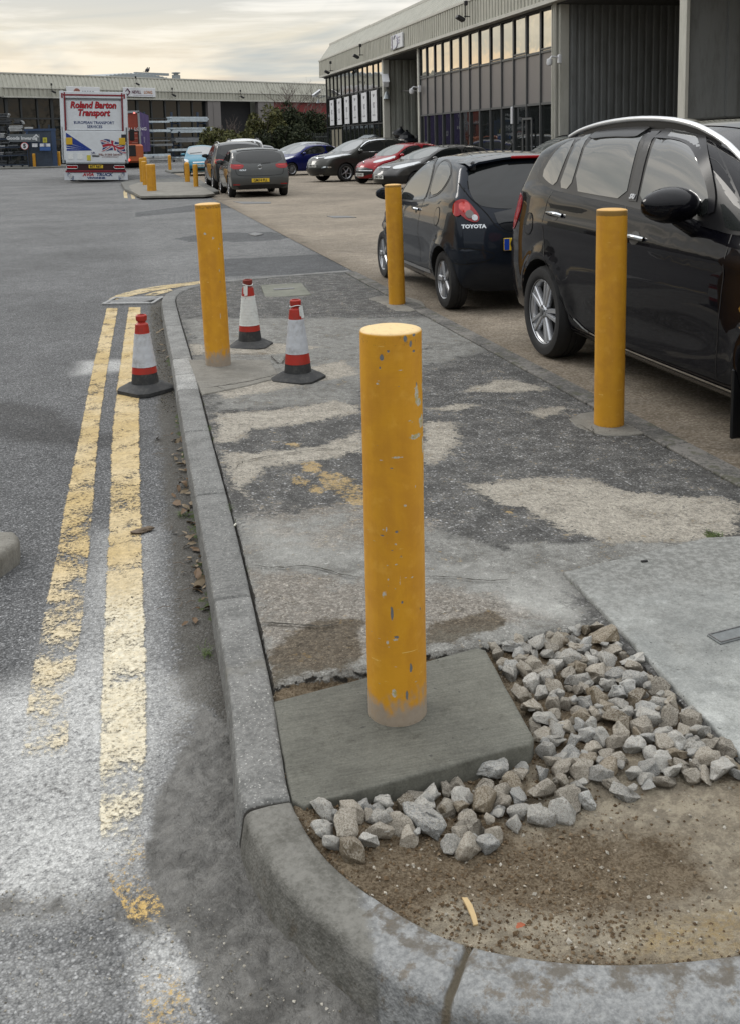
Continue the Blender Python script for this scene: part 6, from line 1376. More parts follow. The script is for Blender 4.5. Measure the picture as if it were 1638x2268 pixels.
            for p in me.polygons:
                c = p.center; d = min(math.hypot(c.x-xw, c.z-spec['R']) for xw in spec['wx']); mi.append(1 if (d < R+.012 and abs(c.y) < W/2-.002 and (abs(p.normal.y) < .25 or abs(c.y) < W/2-.3)) else 0)
            low = spec.get('low', None)
            if low:
                me.materials.append(M_TRIM)
                for k2, p in enumerate(me.polygons):
                    c = p.center
                    if mi[k2] == 0 and low(c.x, abs(c.y), c.z): mi[k2] = 2
            me.polygons.foreach_set('material_index', mi)
        ob.data.name = 'body'; ob.data.polygons.foreach_set('use_smooth', [True]*len(ob.data.polygons)); ob.data.set_sharp_from_angle(angle=rad(38)); ob.parent = s.root; s.ob = ob
        s.wheels()
    # ---- projection on to the body
    def hit(s, a, b, way):
        if way == 'L': o, d = Vector((a, 3, b)), Vector((0, -1, 0))
        elif way == 'R': o, d = Vector((a, -3, b)), Vector((0, 1, 0))
        elif way == 'B': o, d = Vector((-3, a, b)), Vector((1, 0, 0))
        elif way == 'F': o, d = Vector((s.sp['L']+3, a, b)), Vector((-1, 0, 0))
        elif way == 'T': o, d = Vector((a, b, 4)), Vector((0, 0, -1))
        p, n, i, dist = s.bvh.ray_cast(o, d)
        if p is None: hw = s.sp['W']*.47; q = {'L': Vector((a, hw, b)), 'R': Vector((a, -hw, b)), 'B': Vector((.05, a, b)), 'F': Vector((s.sp['L']-.05, a, b))}.get(way, o+d*2.5); p, n, i, dist = s.bvh.find_nearest(q)
        if n.dot(d) > 0: n = -n
        return p, n
    def panel(s, name, outline, way, mat, off=.004, rings=7, it=2, parent=None, label=None, thick=.0):
        q = [Vector((a, b, 0)) for a, b in outline]
        if it: q = chaikin(q, it, True)
        c = sum(q, Vector())/len(q); mb = MB(); idx = []; n = len(q)
        dens = []
        for k in range(n):
            a, b = q[k], q[(k+1) % n]; m = max(1, int((b-a).length/.05)); dens += [a.lerp(b, j/m) for j in range(m)]
        q = dens; n = len(q)
        for r in range(1, rings+1):
            f = r/rings; row = []
            for v in q:
                p2 = c.lerp(v, f); p, nn = s.hit(p2.x, p2.y, way); row.append(p+nn*off)
            idx.append(mb.addv(row))
        p, nn = s.hit(c.x, c.y, way); ci = mb.addv([p+nn*off])
        for j in range(n): mb.face((ci, idx[0]+j, idx[0]+(j+1) % n))
        for a, b in zip(idx, idx[1:]):
            for j in range(n): mb.face((a+j, b+j, b+(j+1) % n, a+(j+1) % n))
        # skirt so the panel has an edge
        row = []
        for v in q: p, nn = s.hit(v.x, v.y, way); row.append(p-nn*.004)
        e = mb.addv(row)
        for j in range(n): mb.face((idx[-1]+j, e+j, e+(j+1) % n, idx[-1]+(j+1) % n))
        return mb.build(name, mat, parent or s.root, smooth=40, fix=True, **({'label': label} if label else {}))
    def strip(s, name, pts, way, w, mat, off=.003, it=2, parent=None, tube=False):
        q = [Vector((a, b, 0)) for a, b in pts]; q = chaikin(q, it) if it else q; q = resample(q, max(6, int(sum((b-a).length for a, b in zip(q, q[1:]))/.035))); mb = MB()
        if tube: mb.tube([s.hit(v.x, v.y, way)[0]+s.hit(v.x, v.y, way)[1]*off for v in q], w/2, 8); return mb.build(name, mat, parent or s.root, smooth=50)
        rows = []
        for i, v in enumerate(q):
            t = (q[min(i+1, len(q)-1)]-q[max(0, i-1)]).normalized(); nn = Vector((-t.y, t.x, 0))*(w/2); r = []
            for e in (-1, 1): p, m = s.hit(v.x+nn.x*e, v.y+nn.y*e, way); r.append(p+m*off)
            rows.append(mb.addv(r))
        for a, b in zip(rows, rows[1:]): mb.face((a, a+1, b+1, b))
        return mb.build(name, mat, parent or s.root, smooth=60)
    def both(s, fn, *a, **k):
        for way in ('L', 'R'): fn(a[0], a[1], way, *a[2:], **k)
    def mirror_pts(s, pts): return [(-a, b) for a, b in pts]
    # ---- wheels
    def wheels(s):
        sp = s.sp; R = sp['R']; tw = sp.get('tw', .2); W = sp['W']; proto = None
        for xw in sp['wx']:
            for sd_ in (1, -1):
                loc = (xw, sd_*(W/2-tw/2-sp.get('inset', .02)), R)
                if proto is None: proto = s.make_wheel(R, tw, sp.get('rim', R*.66), sp.get('spokes', 5), sp.get('spoke', 'wide'), sp.get('alloy', M_ALLOY)); w = proto
                else: w = copy_tree(proto, s.root)
                w.parent = s.root; w.location = loc; w.rotation_euler = (rad(-90*sd_), 0, 0) if False else (rad(-90) if sd_ > 0 else rad(90), random.uniform(0, 1.2), 0)
                w.rotation_euler = Matrix.Rotation(rad(-90 if sd_ > 0 else 90), 4, 'X').to_euler()
    def make_wheel(s, R, tw, rr, n, kind, alloy):
        # axis z, outer face at +z
        m = MB(); h = tw/2; m.lathe([(rr*.98, -h*.8), (rr+.01, -h*.96), (R*.93, -h), (R*.985, -h*.72), (R, -h*.5), (R, -h*.22), (R-.006, -h*.2), (R-.006, -h*.14), (R, -h*.12), (R, h*.12), (R-.006, h*.14), (R-.006, h*.2), (R, h*.22), (R, h*.5), (R*.985, h*.72), (R*.93, h), (R*.90, h*1.01), (R*.80, h*1.02), (rr+.012, h*.97), (rr*.99, h*.80)], 48, cap=False)
        w = m.build('wheel', M_TYRE, None, smooth=50); m = MB(); h2 = h*.80
        m.lathe([(rr*1.0, h2+.008), (rr*1.015, h2+.012), (rr*1.015, h2+.004), (rr*.94, h2-.006), (rr*.90, h2-.03), (rr*.9, -h*.8)], 48, cap=False)
        hub = rr*.2
        for k in range(n):
            a = math.tau*k/n; R3 = Matrix.Rotation(a, 3, 'Z')
            if kind == 'twin': segs = [(-.10, -.16), (.10, .16)]
            else: segs = [(0, 0)]
            for a0, a1 in segs:
                if kind == 'wide': w0, w1 = rr*.13, rr*.19
                elif kind == 'twin': w0, w1 = rr*.065, rr*.085
                elif kind == 'swirl': w0, w1, a1 = rr*.09, rr*.06, .35
                else: w0, w1 = rr*.06, rr*.045
                c0 = Vector((math.cos(a0*1.2), math.sin(a0*1.2)*2.2, 0))*hub*.8 if kind == 'twin' else Vector((hub*.7, 0, 0)); c1 = Vector((math.cos(a1), math.sin(a1), 0))*rr*.955; t = (c1-c0).normalized(); nn = Vector((-t.y, t.x, 0)); zz = h2-.004
                P = [(c0-nn*w0, zz-.006), (c0+nn*w0, zz-.006), (c1+nn*w1, zz+.004), (c1-nn*w1, zz+.004)]; Q = [(c0-nn*w0*.55, zz+.010), (c0+nn*w0*.55, zz+.010), (c1+nn*w1*.6, zz+.012), (c1-nn*w1*.6, zz+.012)]; Bt = [(p, z-.03) for p, z in P]
                ids = [m.addv([R3@Vector((p.x, p.y, z)) for p, z in X]) for X in (Bt, P, Q)]
                for i0, i1 in zip(ids, ids[1:]):
                    for j in range(4): m.face((i0+j, i0+(j+1) % 4, i1+(j+1) % 4, i1+j))
                m.face([ids[2]+j for j in range(4)])
        m.lathe([(hub*1.15, h2-.03), (hub*1.15, h2), (hub*.95, h2+.012), (hub*.5, h2+.016), (0, h2+.016)], 24, cap=False)
        rim = m.build('rim', alloy, w, smooth=35, fix=True)
        m = MB(); m.lathe([(0, h2-.045), (rr*.92, h2-.045)], 32, cap=False); m.build('brake_disc', M_WELL, w)
        m = MB(); m.lathe([(hub*.5, h2+.015), (hub*.5, h2+.022), (0, h2+.024)], 20, cap=False)
        for k in range(5): a = math.tau*k/5+.3; m.lathe([(.010, h2+.0), (.009, h2+.016), (0, h2+.016)], 8, c=(math.cos(a)*hub*.82, math.sin(a)*hub*.82, .002), cap=False)
        m.build('hub_cap', M_ALLOYD, w, smooth=40); return w
    def mirrors(s, x, z, y, mat, sz=1.0, arm_mat=None):
        for sd_ in (1, -1):
            m = MB(); c = Vector((x, sd_*(y+.115*sz), z)); rings = []
            for i in range(13):
                t = i/12; yy = (t-.5)*.235*sz; q = max(.06, math.sin(math.pi*min(1, t*.92+.05)))**.45; hz = .078*sz*q*(1-.12*t); fx = .085*sz*q
                rings.append(m.addv([c+Vector((-.015+ (fx*math.cos(a) if math.cos(a) > 0 else .25*fx*math.cos(a)), sd_*yy, hz*math.sin(a)*(1 if math.sin(a) > 0 else .95)+.01)) for a in [math.tau*k/20 for k in range(20)]]))
            for i0, i1 in zip(rings, rings[1:]):
                for j in range(20): m.face((i0+j, i0+(j+1) % 20, i1+(j+1) % 20, i1+j))
            m.face([rings[0]+j for j in range(20)]); m.face([rings[-1]+j for j in range(20)]); mo = m.build('door_mirror', mat, s.root, smooth=50, fix=True)
            m = MB(); m.box(c+Vector((-.030*sz, 0, .01)), (.006, .15*sz, .09*sz), bev=.002); m.build('mirror_glass', G_CAR, mo)
            m = MB(); m.tube([Vector((x+.02, sd_*(y-.06), z-.10*sz)), Vector((x+.01, sd_*(y+.02), z-.085*sz)), Vector((x, sd_*(y+.09*sz), z-.04*sz))], .03*sz, 8, rs=[.045*sz, .035*sz, .03*sz]); m.build('mirror_arm', arm_mat or M_TRIM, mo, smooth=50)
    def plate(s, way, z, txt, y=0, w=.52, h=.111, mat=None, band=True, tilt=0):
        sg = -1 if way == 'B' else 1; p, n = s.hit(y, z, way); px = s.hit(y, z, way)[0].x+sg*.012; rt = empty('number_plate', (0, 0, 0)); rt.parent = s.root
        m = MB(); m.box((0, 0, 0), (.012, w, h), bev=.003); o = m.build('number_plate', mat or (M_PY if way == 'B' else M_PW), s.root); o.location = (px, y, z); bpy.data.objects.remove(rt)
        if txt:
            M = face_M((sg*.008, 0, 0), (0, -1, 0) if way == 'B' else (0, 1, 0)); text_mesh(txt, h*1.02, M_TRIM, o, M, 'registration', .0015, sx=.80 if band else .86)
        if band: m = MB(); m.box((sg*.007, w/2*.90 if way == 'B' else -w/2*.9, 0), (.003, w*.09, h*.9)); m.build('country_band', M_GB, o)
        return o
    def handle(s, x, z, way, mat, w=.19):
        p, n = s.hit(x, z, way); m = MB(); c = p+n*.026; y = n
        m.tube([p+Vector((-w/2, 0, 0))+n*.004, c+Vector((-w*.42, 0, .002)), c+Vector((0, 0, .006)), c+Vector((w*.42, 0, .002)), p+Vector((w/2, 0, 0))+n*.004], .014, 8); o = m.build('door_handle', mat, s.root, smooth=60)
        k = s.panel('handle_recess', [(x+math.cos(a)*w*.30, z+math.sin(a)*.04) for a in np.linspace(0, math.tau, 12)[:-1]], way, M_TRIM, .002, 3, 0, parent=None); k.parent = o; return o
def badge(c, txt, a, b, way, size, mat=None, **k):
    p, n = c.hit(a, b, way); x = Vector((0, 0, 1)).cross(n).normalized(); return text_mesh(txt, size, mat or M_CHR, c.root, face_M(p+n*.008, x, n.cross(x)), 'badge', .0025, **k)
def seams(c, lines, w=.008):
    for way in ('L', 'R'):
        for ln in lines: c.strip('door_seam', ln, way, w, M_TRIM, .0015)

# ---------------------------------------------------------------- black seven-seat people carrier, nearest car (nose towards the viewer)
ZP = paint('black_car_paint', (.003, .003, .005), .2, .0)
zs = dict(L=4.656, W=1.884, R=.335, wx=(.95, 3.71), tw=.235, rim=.232, spokes=5, spoke='twin', gap=.05, inset=.0, nu=96, nv=40,
    rear=[(.14, .26), (.06, .36), (.0, .52), (.01, .70), (.06, .88), (.10, 1.02), (.16, 1.18), (.27, 1.38), (.42, 1.56)],
    top=[(.42, 1.56), (.62, 1.615), (1.1, 1.665), (1.7, 1.69), (2.25, 1.68), (2.62, 1.62), (3.0, 1.46), (3.45, 1.22), (3.72, 1.09), (4.0, 1.02), (4.32, .93), (4.55, .78)],
    bot=[(.14, .26), (1.3, .21), (3.4, .21), (4.5, .24)], front=[(4.5, .24), (4.62, .36), (4.64, .55), (4.55, .78)],
    wz=[(.2, .86), (.32, .905), (.42, .925), (.60, .940), (.80, .938), (.95, .925), (1.05, .905), (1.2, .88)], belt=[(0, 1.22), (.9, 1.18), (1.6, 1.14), (3.2, 1.04), (3.5, 1.0), (4.6, .9)], tumble=.30,
    tr=(1.0, .90), tf=(1.2, .80), r=[.10, .15, .15, .15, .14, .12], bow=(.10, .22, .05),
    sculpt=[lambda x, z: .014*np.exp(-((z-(.99-.02*(x-.9)))/.035)**2)*sstep(x, .6, 1.0)*(1-sstep(x, 3.6, 4.1)), lambda x, z: -.020*np.exp(-((z-(.42+.06*(x-1.2)))/.10)**2)*sstep(x, 1.2, 1.5)*(1-sstep(x, 2.8, 3.3)),
            lambda x, z: .022*sum(np.exp(-((np.hypot(x-xw, z-.335)-.41)/.04)**2) for xw in (.95, 3.71))*sstep(z, .3, .5)])
C1 = Car('people_carrier', (2.92+.942, 7.63, .006), rad(-90), zs, ZP, 'black glossy people carrier with silver roof rails, nearest car at the right edge', 'cars parked along the pavement edge')
def glasshouse(c, wins, surround, way2=('L', 'R')):
    for way in way2:
        if surround: c.panel('window_trim', surround, way, M_TRIM, .0015, 10, 2)
        for nm, ol, mt in wins: c.panel(nm, ol, way, mt, .005, 9, 1)
glasshouse(C1, [('quarter_window', [(.70, 1.31), (.80, 1.45), (.93, 1.535), (1.08, 1.57), (1.03, 1.38), (1.00, 1.235), (.84, 1.265)], G_NEAR),
    ('fixed_window', [(1.12, 1.58), (1.25, 1.60), (1.25, 1.40), (1.24, 1.225), (1.06, 1.23), (1.09, 1.40)], G_NEAR), ('rear_door_window', [(1.29, 1.60), (1.60, 1.62), (1.95, 1.62), (1.99, 1.58), (2.00, 1.40), (2.03, 1.195), (1.65, 1.205), (1.28, 1.22)], G_NEAR),
    ('front_door_window', [(2.17, 1.61), (2.42, 1.59), (2.58, 1.54), (2.76, 1.42), (2.90, 1.28), (2.97, 1.15), (2.6, 1.15), (2.20, 1.17), (2.17, 1.4)], G_NEAR),
    ('corner_window', [(3.08, 1.145), (2.99, 1.245), (3.20, 1.155), (3.28, 1.10), (3.12, 1.10)], G_NEAR)],
    [(.60, 1.30), (.72, 1.44), (.90, 1.555), (1.25, 1.62), (1.9, 1.645), (2.3, 1.635), (2.62, 1.56), (2.95, 1.39), (3.32, 1.13), (3.30, 1.07), (2.9, 1.10), (2.0, 1.165), (1.2, 1.195), (.86, 1.225), (.66, 1.27)])
for way in ('L', 'R'):
    C1.panel('wind_deflector', [(1.27, 1.612), (1.60, 1.632), (1.98, 1.628), (1.96, 1.575), (1.90, 1.565), (1.6, 1.57), (1.28, 1.555)], way, flat('smoked_acrylic', (.015, .015, .017), .3), .014, 5, 1)
    C1.strip('wind_deflector', [(2.14, 1.59), (2.42, 1.575), (2.60, 1.525), (2.80, 1.39), (2.93, 1.26), (2.96, 1.17)], way, .055, flat('smoked_acrylic', (.015, .015, .017), .3), .010, 2)
    C1.panel('pillar_panel', [(2.04, 1.60), (2.13, 1.60), (2.14, 1.40), (2.17, 1.19), (2.07, 1.19), (2.05, 1.40)], way, flat('pillar_black', (.03, .03, .032), .3), .007, 5, 0)
    C1.handle(1.12, 1.045, way, M_CHR, .2); C1.handle(2.27, .985, way, M_CHR, .2)
    C1.strip('sill_trim', [(1.42, .36), (1.62, .295), (2.2, .285), (3.28, .285)], way, .012, M_CHR, .006)
    C1.strip('sill_panel', [(1.35, .25), (2.2, .235), (3.3, .235)], way, .075, M_TRIM, .004)
    C1.panel('fuel_flap' if way == 'R' else 'side_panel', [(.66+math.cos(a)*.085, .95+math.sin(a)*.075) for a in np.linspace(0, math.tau, 16)[:-1]], way, ZP, .004, 4, 0)
    C1.strip('flap_gap', [(.66+math.cos(a)*.09, .95+math.sin(a)*.08) for a in np.linspace(0, math.tau, 22)], way, .008, M_WELL, .0035, 0)
    C1.panel('tail_light', [(.24, 1.14), (.32, 1.17), (.42, 1.12), (.41, 1.02), (.33, .90), (.24, .87)], way, M_REDL, .006, 6, 1)
    C1.panel('side_repeater', [(3.34, .74), (3.42, .765), (3.54, .75), (3.56, .72), (3.44, .70), (3.36, .71)], way, M_CHR, .006, 4, 1)
    sg = 1 if way == 'L' else -1; ys = [.70, .705, .70, .70, .69, .66]
    rp = []
    for x, up in ((.82, .005), (1.0, .035), (1.4, .06), (1.9, .068), (2.4, .062), (2.75, .04), (2.92, .005)): q, n = C1.hit(x, sg*.655, 'T'); rp.append(q+Vector((0, 0, up)))
    rp = resample(chaikin(rp, 2), 30); m = MB(); rows = [m.addv([p+Vector((0, sg*.02*math.cos(a), .017*math.sin(a))) for a in [math.tau*k/10 for k in range(10)]]) for p in rp]
    for a_, b_ in zip(rows, rows[1:]):
        for j in range(10): m.face((a_+j, a_+(j+1) % 10, b_+(j+1) % 10, b_+j))
    m.face([rows[0]+j for j in range(10)]); m.face([rows[-1]+j for j in range(10)]); ra = m.build('roof_rail', flat('satin_rail', (.66, .67, .68), .3, .04, 5, 0, .5, .6), C1.root, smooth=60, fix=True)
    m = MB(); rows = [m.addv([p+Vector((0, sg*.004, -.075)), p+Vector((0, sg*.004, -.005))]) for p in rp[3:-3]]
    for a_, b_ in zip(rows, rows[1:]): m.face((a_, b_, b_+1, a_+1))
    m.build('rail_foot', M_TRIM, ra)
    for k_, sx in enumerate((3.30,)): m = MB(); m.box((3.31, sg*.865, .24), (.02, .16, .36), bev=.006); m.build('mud_flap', M_TRIM, C1.root)
seams(C1, [[(.98, 1.20), (.93, 1.10), (.93, .98), (1.03, .72), (1.20, .50), (1.42, .33)], [(2.06, 1.18), (2.08, 1.0), (2.10, .7), (2.10, .33)], [(3.18, 1.08), (3.20, .95), (3.18, .7), (3.14, .45), (3.12, .33)], [(2.70, 1.60), (2.86, 1.60), (3.0, 1.50)]])
C1.mirrors(2.84, 1.20, .87, ZP, 1.38, ZP)
C1.panel('windscreen', [(-.62, 1.50), (0, 1.56), (.62, 1.50), (.72, 1.14), (0, 1.11), (-.72, 1.14)], 'F', G_SCREEN, .004, 10, 1)
C1.panel('panoramic_roof', [(1.5, -.5), (1.5, .5), (2.55, .52), (2.62, 0), (2.55, -.52)], 'T', G_PRIV, .004, 8, 1)
for sg in (1, -1): C1.panel('tail_light', [(sg*.74, 1.14), (sg*.50, 1.10), (sg*.46, .98), (sg*.56, .90), (sg*.74, .88)], 'B', M_REDL, .006, 6, 1)
C1.panel('rear_window', [(-.60, 1.48), (.60, 1.48), (.66, 1.14), (-.66, 1.14)], 'B', G_PRIV, .004, 8, 1)
C1.panel('headlight', [(.52, .80), (.80, .86), (.88, .74), (.60, .66)], 'F', M_CLRL, .005, 5, 1); C1.panel('headlight', [(-.52, .80), (-.80, .86), (-.88, .74), (-.60, .66)], 'F', M_CLRL, .005, 5, 1); C1.panel('grille', [(-.45, .74), (.45, .74), (.38, .56), (-.38, .56)], 'F', M_TRIM, .004, 5, 1)
C1.panel('rear_spoiler', [(.40, -.6), (.40, .6), (.62, .62), (.62, -.62)], 'T', ZP, .02, 6, 1)
p, n = C1.hit(2.115, 1.215, 'R'); text_mesh('SRi', .042, M_WHITE, C1.root, face_M(p+n*.012, (1, 0, 0), (0, .28, 1)), 'badge', .001, shear=.3, sx=1.1)
p, n = C1.hit(3.42, .655, 'R'); text_mesh('SRi', .05, M_CHR, C1.root, face_M(p+n*.006, (1, 0, 0)), 'badge', .001, shear=.3, sx=1.2)

# ---------------------------------------------------------------- dark three-door city car (tail towards the viewer)
AP = paint('midnight_blue_grey_paint', (.014, .018, .026), .22, .45)
asp = dict(L=3.405, W=1.615, R=.278, wx=(.52, 2.86), tw=.165, rim=.178, spokes=5, spoke='wide', gap=.045, inset=.015, nu=84, nv=38,
    rear=[(.12, .20), (.05, .30), (.0, .44), (.01, .60), (.05, .78), (.10, .92), (.16, 1.05), (.26, 1.22), (.36, 1.38)], top=[(.34, 1.385), (.48, 1.425), (.8, 1.455), (1.3, 1.465), (1.7, 1.43), (2.1, 1.27), (2.5, 1.03), (2.72, .93), (2.95, .87), (3.15, .78), (3.28, .66)],
    bot=[(.12, .20), (.8, .19), (2.6, .19), (3.25, .20)], front=[(3.25, .20), (3.38, .32), (3.39, .48), (3.28, .66)], wz=[(.18, .75), (.3, .785), (.45, .800), (.62, .807), (.75, .800), (.88, .780), (1.0, .750)],
    belt=[(0, 1.06), (.7, 1.02), (1.3, .97), (2.2, .90), (3.4, .8)], tumble=.34, tr=(.7, .93), tf=(.9, .78), r=[.065, .13, .14, .13, .12, .10], bow=(.11, .16, .04),
    sculpt=[lambda x, z: .030*sum(np.exp(-((np.hypot(x-xw, z-.278)-.345)/.05)**2) for xw in (.52, 2.86))*sstep(z, .25, .45), lambda x, z: -.018*np.exp(-((z-.50)/.09)**2)*sstep(x, .9, 1.2)*(1-sstep(x, 2.1, 2.5))])
C2 = Car('hatchback', (2.90+.805, 8.42, .006), rad(89.2), asp, AP, 'small dark three-door hatchback with round red tail lamps, parked ahead of the black people carrier', 'cars parked along the pavement edge')
glasshouse(C2, [('quarter_window', [(1.13, 1.03), (1.18, 1.20), (1.15, 1.345), (1.05, 1.365), (.80, 1.33), (.66, 1.27), (.68, 1.19), (.82, 1.08)], G_NEAR), ('door_window', [(1.25, 1.02), (1.26, 1.2), (1.36, 1.365), (1.58, 1.355), (1.86, 1.25), (2.14, 1.08), (2.18, .955), (1.7, .965), (1.3, .985)], G_NEAR)], None)
for way in ('L', 'R'):
    C2.strip('window_seal', [(1.25, 1.0), (1.24, 1.2), (1.34, 1.385), (1.60, 1.375), (1.90, 1.26), (2.20, 1.08), (2.24, .94)], way, .022, M_TRIM, .003); C2.strip('window_seal', [(2.24, .94), (1.7, .95), (1.26, .985)], way, .018, M_TRIM, .003, 0)
    C2.strip('window_seal', [(1.14, 1.01), (1.20, 1.20), (1.17, 1.37), (1.05, 1.385), (.78, 1.345), (.63, 1.27), (.66, 1.18), (.82, 1.065), (1.14, 1.01)], way, .014, M_TRIM, .003)
    tl = C2.panel('tail_light', [(.20, .87), (.20, 1.03), (.27, 1.04), (.33, .99), (.31, .92)], way, M_REDL, .016, 7, 2)
    sg = 1 if way == 'L' else -1
    for yy, zz, r_, mt in ((.645, .905, .036, M_AMB), (.605, .875, .026, M_CLRL)): k_ = C2.panel('lamp_lens', [(sg*yy+math.cos(a)*r_, zz+math.sin(a)*r_) for a in np.linspace(0, math.tau, 18)[:-1]], 'B', mt, .026, 4, 0, parent=tl)
    C2.panel('tail_light_face', [(sg*.715, .91), (sg*.715, .99), (sg*.69, 1.04), (sg*.65, 1.03), (sg*.60, .96), (sg*.56, .885), (sg*.575, .84), (sg*.62, .835), (sg*.69, .865)], 'B', M_REDL, .018, 7, 2, parent=tl)
    C2.panel('tail_light_core', [(sg*.67+math.cos(a)*.04, .965+math.sin(a)*.05) for a in np.linspace(0, math.tau, 18)[:-1]], 'B', NT('bright_red_lens').set(color=(.55, .02, .015), rough=.1, coat=1.0), .024, 4, 0, parent=tl)
    C2.handle(1.44, .885, way, M_CHR, .13); C2.strip('sill_trim', [(.93, .305), (1.3, .30), (2.2, .30)], way, .035, flat('grey_plastic', (.20, .205, .21), .4), .006)
    C2.panel('fuel_flap', [(.72+math.cos(a)*.075, .86+math.sin(a)*.085) for a in np.linspace(0, math.tau, 16)[:-1]], way, AP, .003, 4, 0) if way == 'L' else None
    C2.strip('flap_gap', [(.72+math.cos(a)*.078, .86+math.sin(a)*.088) for a in np.linspace(0, math.tau, 20)], way, .006, M_WELL, .0035, 0) if way == 'L' else None
    C2.panel('bumper_insert', [(sg*.795, .59), (sg*.70, .605), (sg*.50, .575), (sg*.45, .54), (sg*.50, .505), (sg*.66, .475), (sg*.79, .475)], 'B', AP, .006, 5, 1)
    C2.strip('bumper_gap', [(sg*.785, .60), (sg*.68, .612), (sg*.48, .575), (sg*.44, .54), (sg*.50, .50), (sg*.66, .465), (sg*.785, .465)], 'B', .008, M_WELL, .005)
seams(C2, [[(1.25, .98), (1.31, .86), (1.32, .6), (1.29, .36)], [(2.27, .93), (2.38, .78), (2.42, .62)]])
C2.panel('rear_window', [(-.56, 1.35), (.56, 1.35), (.62, 1.18), (.60, 1.02), (.48, .955), (0, .94), (-.48, .955), (-.60, 1.02), (-.62, 1.18)], 'B', G_CAR, .004, 10, 2)
C2.panel('tailgate_glass', [(-.44, .955), (.44, .955), (.40, .80), (.30, .74), (-.30, .74), (-.40, .80)], 'B', glass('black_tailgate_glass', 1.6, (.006, .007, .009), .03), .004, 8, 1)
C2.strip('hatch_gap', [(-.68, 1.36), (-.67, 1.1), (-.5, .93), (-.42, .78), (-.3, .725), (.3, .725), (.42, .78), (.5, .93), (.67, 1.1), (.68, 1.36)], 'B', .008, M_WELL, .003)
def brake_high():
    z_ = C2.hit(.55, 0, 'T')[0].z; m = MB(); m.box((.284, .02, z_-.024), (.02, .36, .026), bev=.006); m.build('high_brake_light', M_REDL, C2.root); m = MB()
    q, n = C2.hit(.62, 0, 'T'); rows = []
    for i in range(15):
        y = -.60+i*1.2/14; q, n = C2.hit(.55, y, 'T'); rows.append(m.addv([(.62, y, q.z+.008), (.42, y, q.z+.012), (.29, y, q.z-.012), (.29, y, q.z-.032), (.40, y, q.z-.05)]))
    for a, b in zip(rows, rows[1:]):
        for j in range(4): m.face((a+j, b+j, b+j+1, a+j+1))
    m.build('roof_spoiler', AP, C2.root, smooth=50, fix=True)
    m = MB(); m.tube([(1.9, .12, 1.40), (1.65, .13, 1.62)], .004, 5); m.build('aerial', M_TRIM, C2.root)
    m = MB(); 
    for sg in (1, -1): m.box((.33, sg*.55, 1.33), (.05, .05, .09), bev=.015)
    m.build('hatch_hinge', M_TRIM, C2.root)
brake_high(); C2.mirrors(2.30, 1.0, .76, AP, 1.0)
C2.plate('B', .64, 'GX07 KTP', .12, .52)
badge(C2, 'TOYOTA', .62, .80, 'B', .046, sx=1.15)
C2.panel('windscreen', [(-.52, 1.36), (0, 1.40), (.52, 1.36), (.64, .98), (0, .95), (-.64, .98)], 'F', G_SCREEN, .004, 9, 1)
m = MB(); m.box((.42, .25, .25), (.02, .16, .10), bev=.004); m.build('mud_guard', M_TRIM, C2.root)
C2.strip('exhaust', [(-.1, .23), (-.3, .23)], 'B', .035, M_STEEL, .01, 0)

# ---------------------------------------------------------------- template for the cars further off
def hatch_spec(L, W, H, R, ro, wb, kind='hatch', **kw):
    k = lambda pts: [(a*L, b*H) for a, b in pts]
    if kind == 'hatch': rear = [(.03, .17), (.008, .27), (0, .40), (.008, .52), (.022, .64), (.050, .78), (.095, .94)]; top = [(.095, .94), (.14, .975), (.26, 1), (.42, .995), (.52, .96), (.62, .84), (.70, .72), (.76, .665), (.86, .61), (.93, .54), (.965, .46)]
    elif kind == 'suv': rear = [(.03, .17), (.006, .27), (0, .40), (.006, .52), (.02, .64), (.045, .78), (.08, .94)]; top = [(.08, .94), (.12, .975), (.26, 1), (.44, .995), (.53, .96), (.62, .84), (.70, .71), (.74, .675), (.86, .635), (.94, .57), (.965, .50)]
    elif kind == 'mpv': rear = [(.03, .17), (.006, .27), (0, .40), (.006, .52), (.02, .64), (.045, .78), (.09, .94)]; top = [(.09, .94), (.14, .98), (.3, 1), (.46, .985), (.58, .90), (.70, .75), (.78, .66), (.86, .60), (.94, .52), (.97, .43)]
    else: rear = [(.03, .17), (.008, .27), (0, .40), (.008, .55), (.03, .68), (.10, .84), (.16, .94)]; top = [(.16, .94), (.22, .975), (.32, 1), (.46, .99), (.55, .95), (.64, .82), (.71, .71), (.77, .65), (.87, .60), (.94, .53), (.97, .45)]
    fx, fz = top[-1]; sp = dict(L=L, W=W, R=R, wx=(ro, ro+wb), tw=.2, rim=R*.66, nu=54, nv=22, rear=k(rear), top=k(top), bot=k([(.03, .17), (.3, .135), (.75, .135), (.97, .15)]), front=k([(.97, .15), (.992, .24), (.997, .34), (fx, fz)]),
        wz=[(.12*H, W*.462), (.25*H, W*.487), (.42*H, W*.498), (.55*H, W*.494), (.66*H, W*.472)], belt=k([(0, .70), (.3, .675), (.68, .62), (1, .58)]), tumble=.30, tr=(.9, .90), tf=(1.0, .78), r=[.09, .12, .12, .12, .12, .10])
    sp.update(kw); return sp
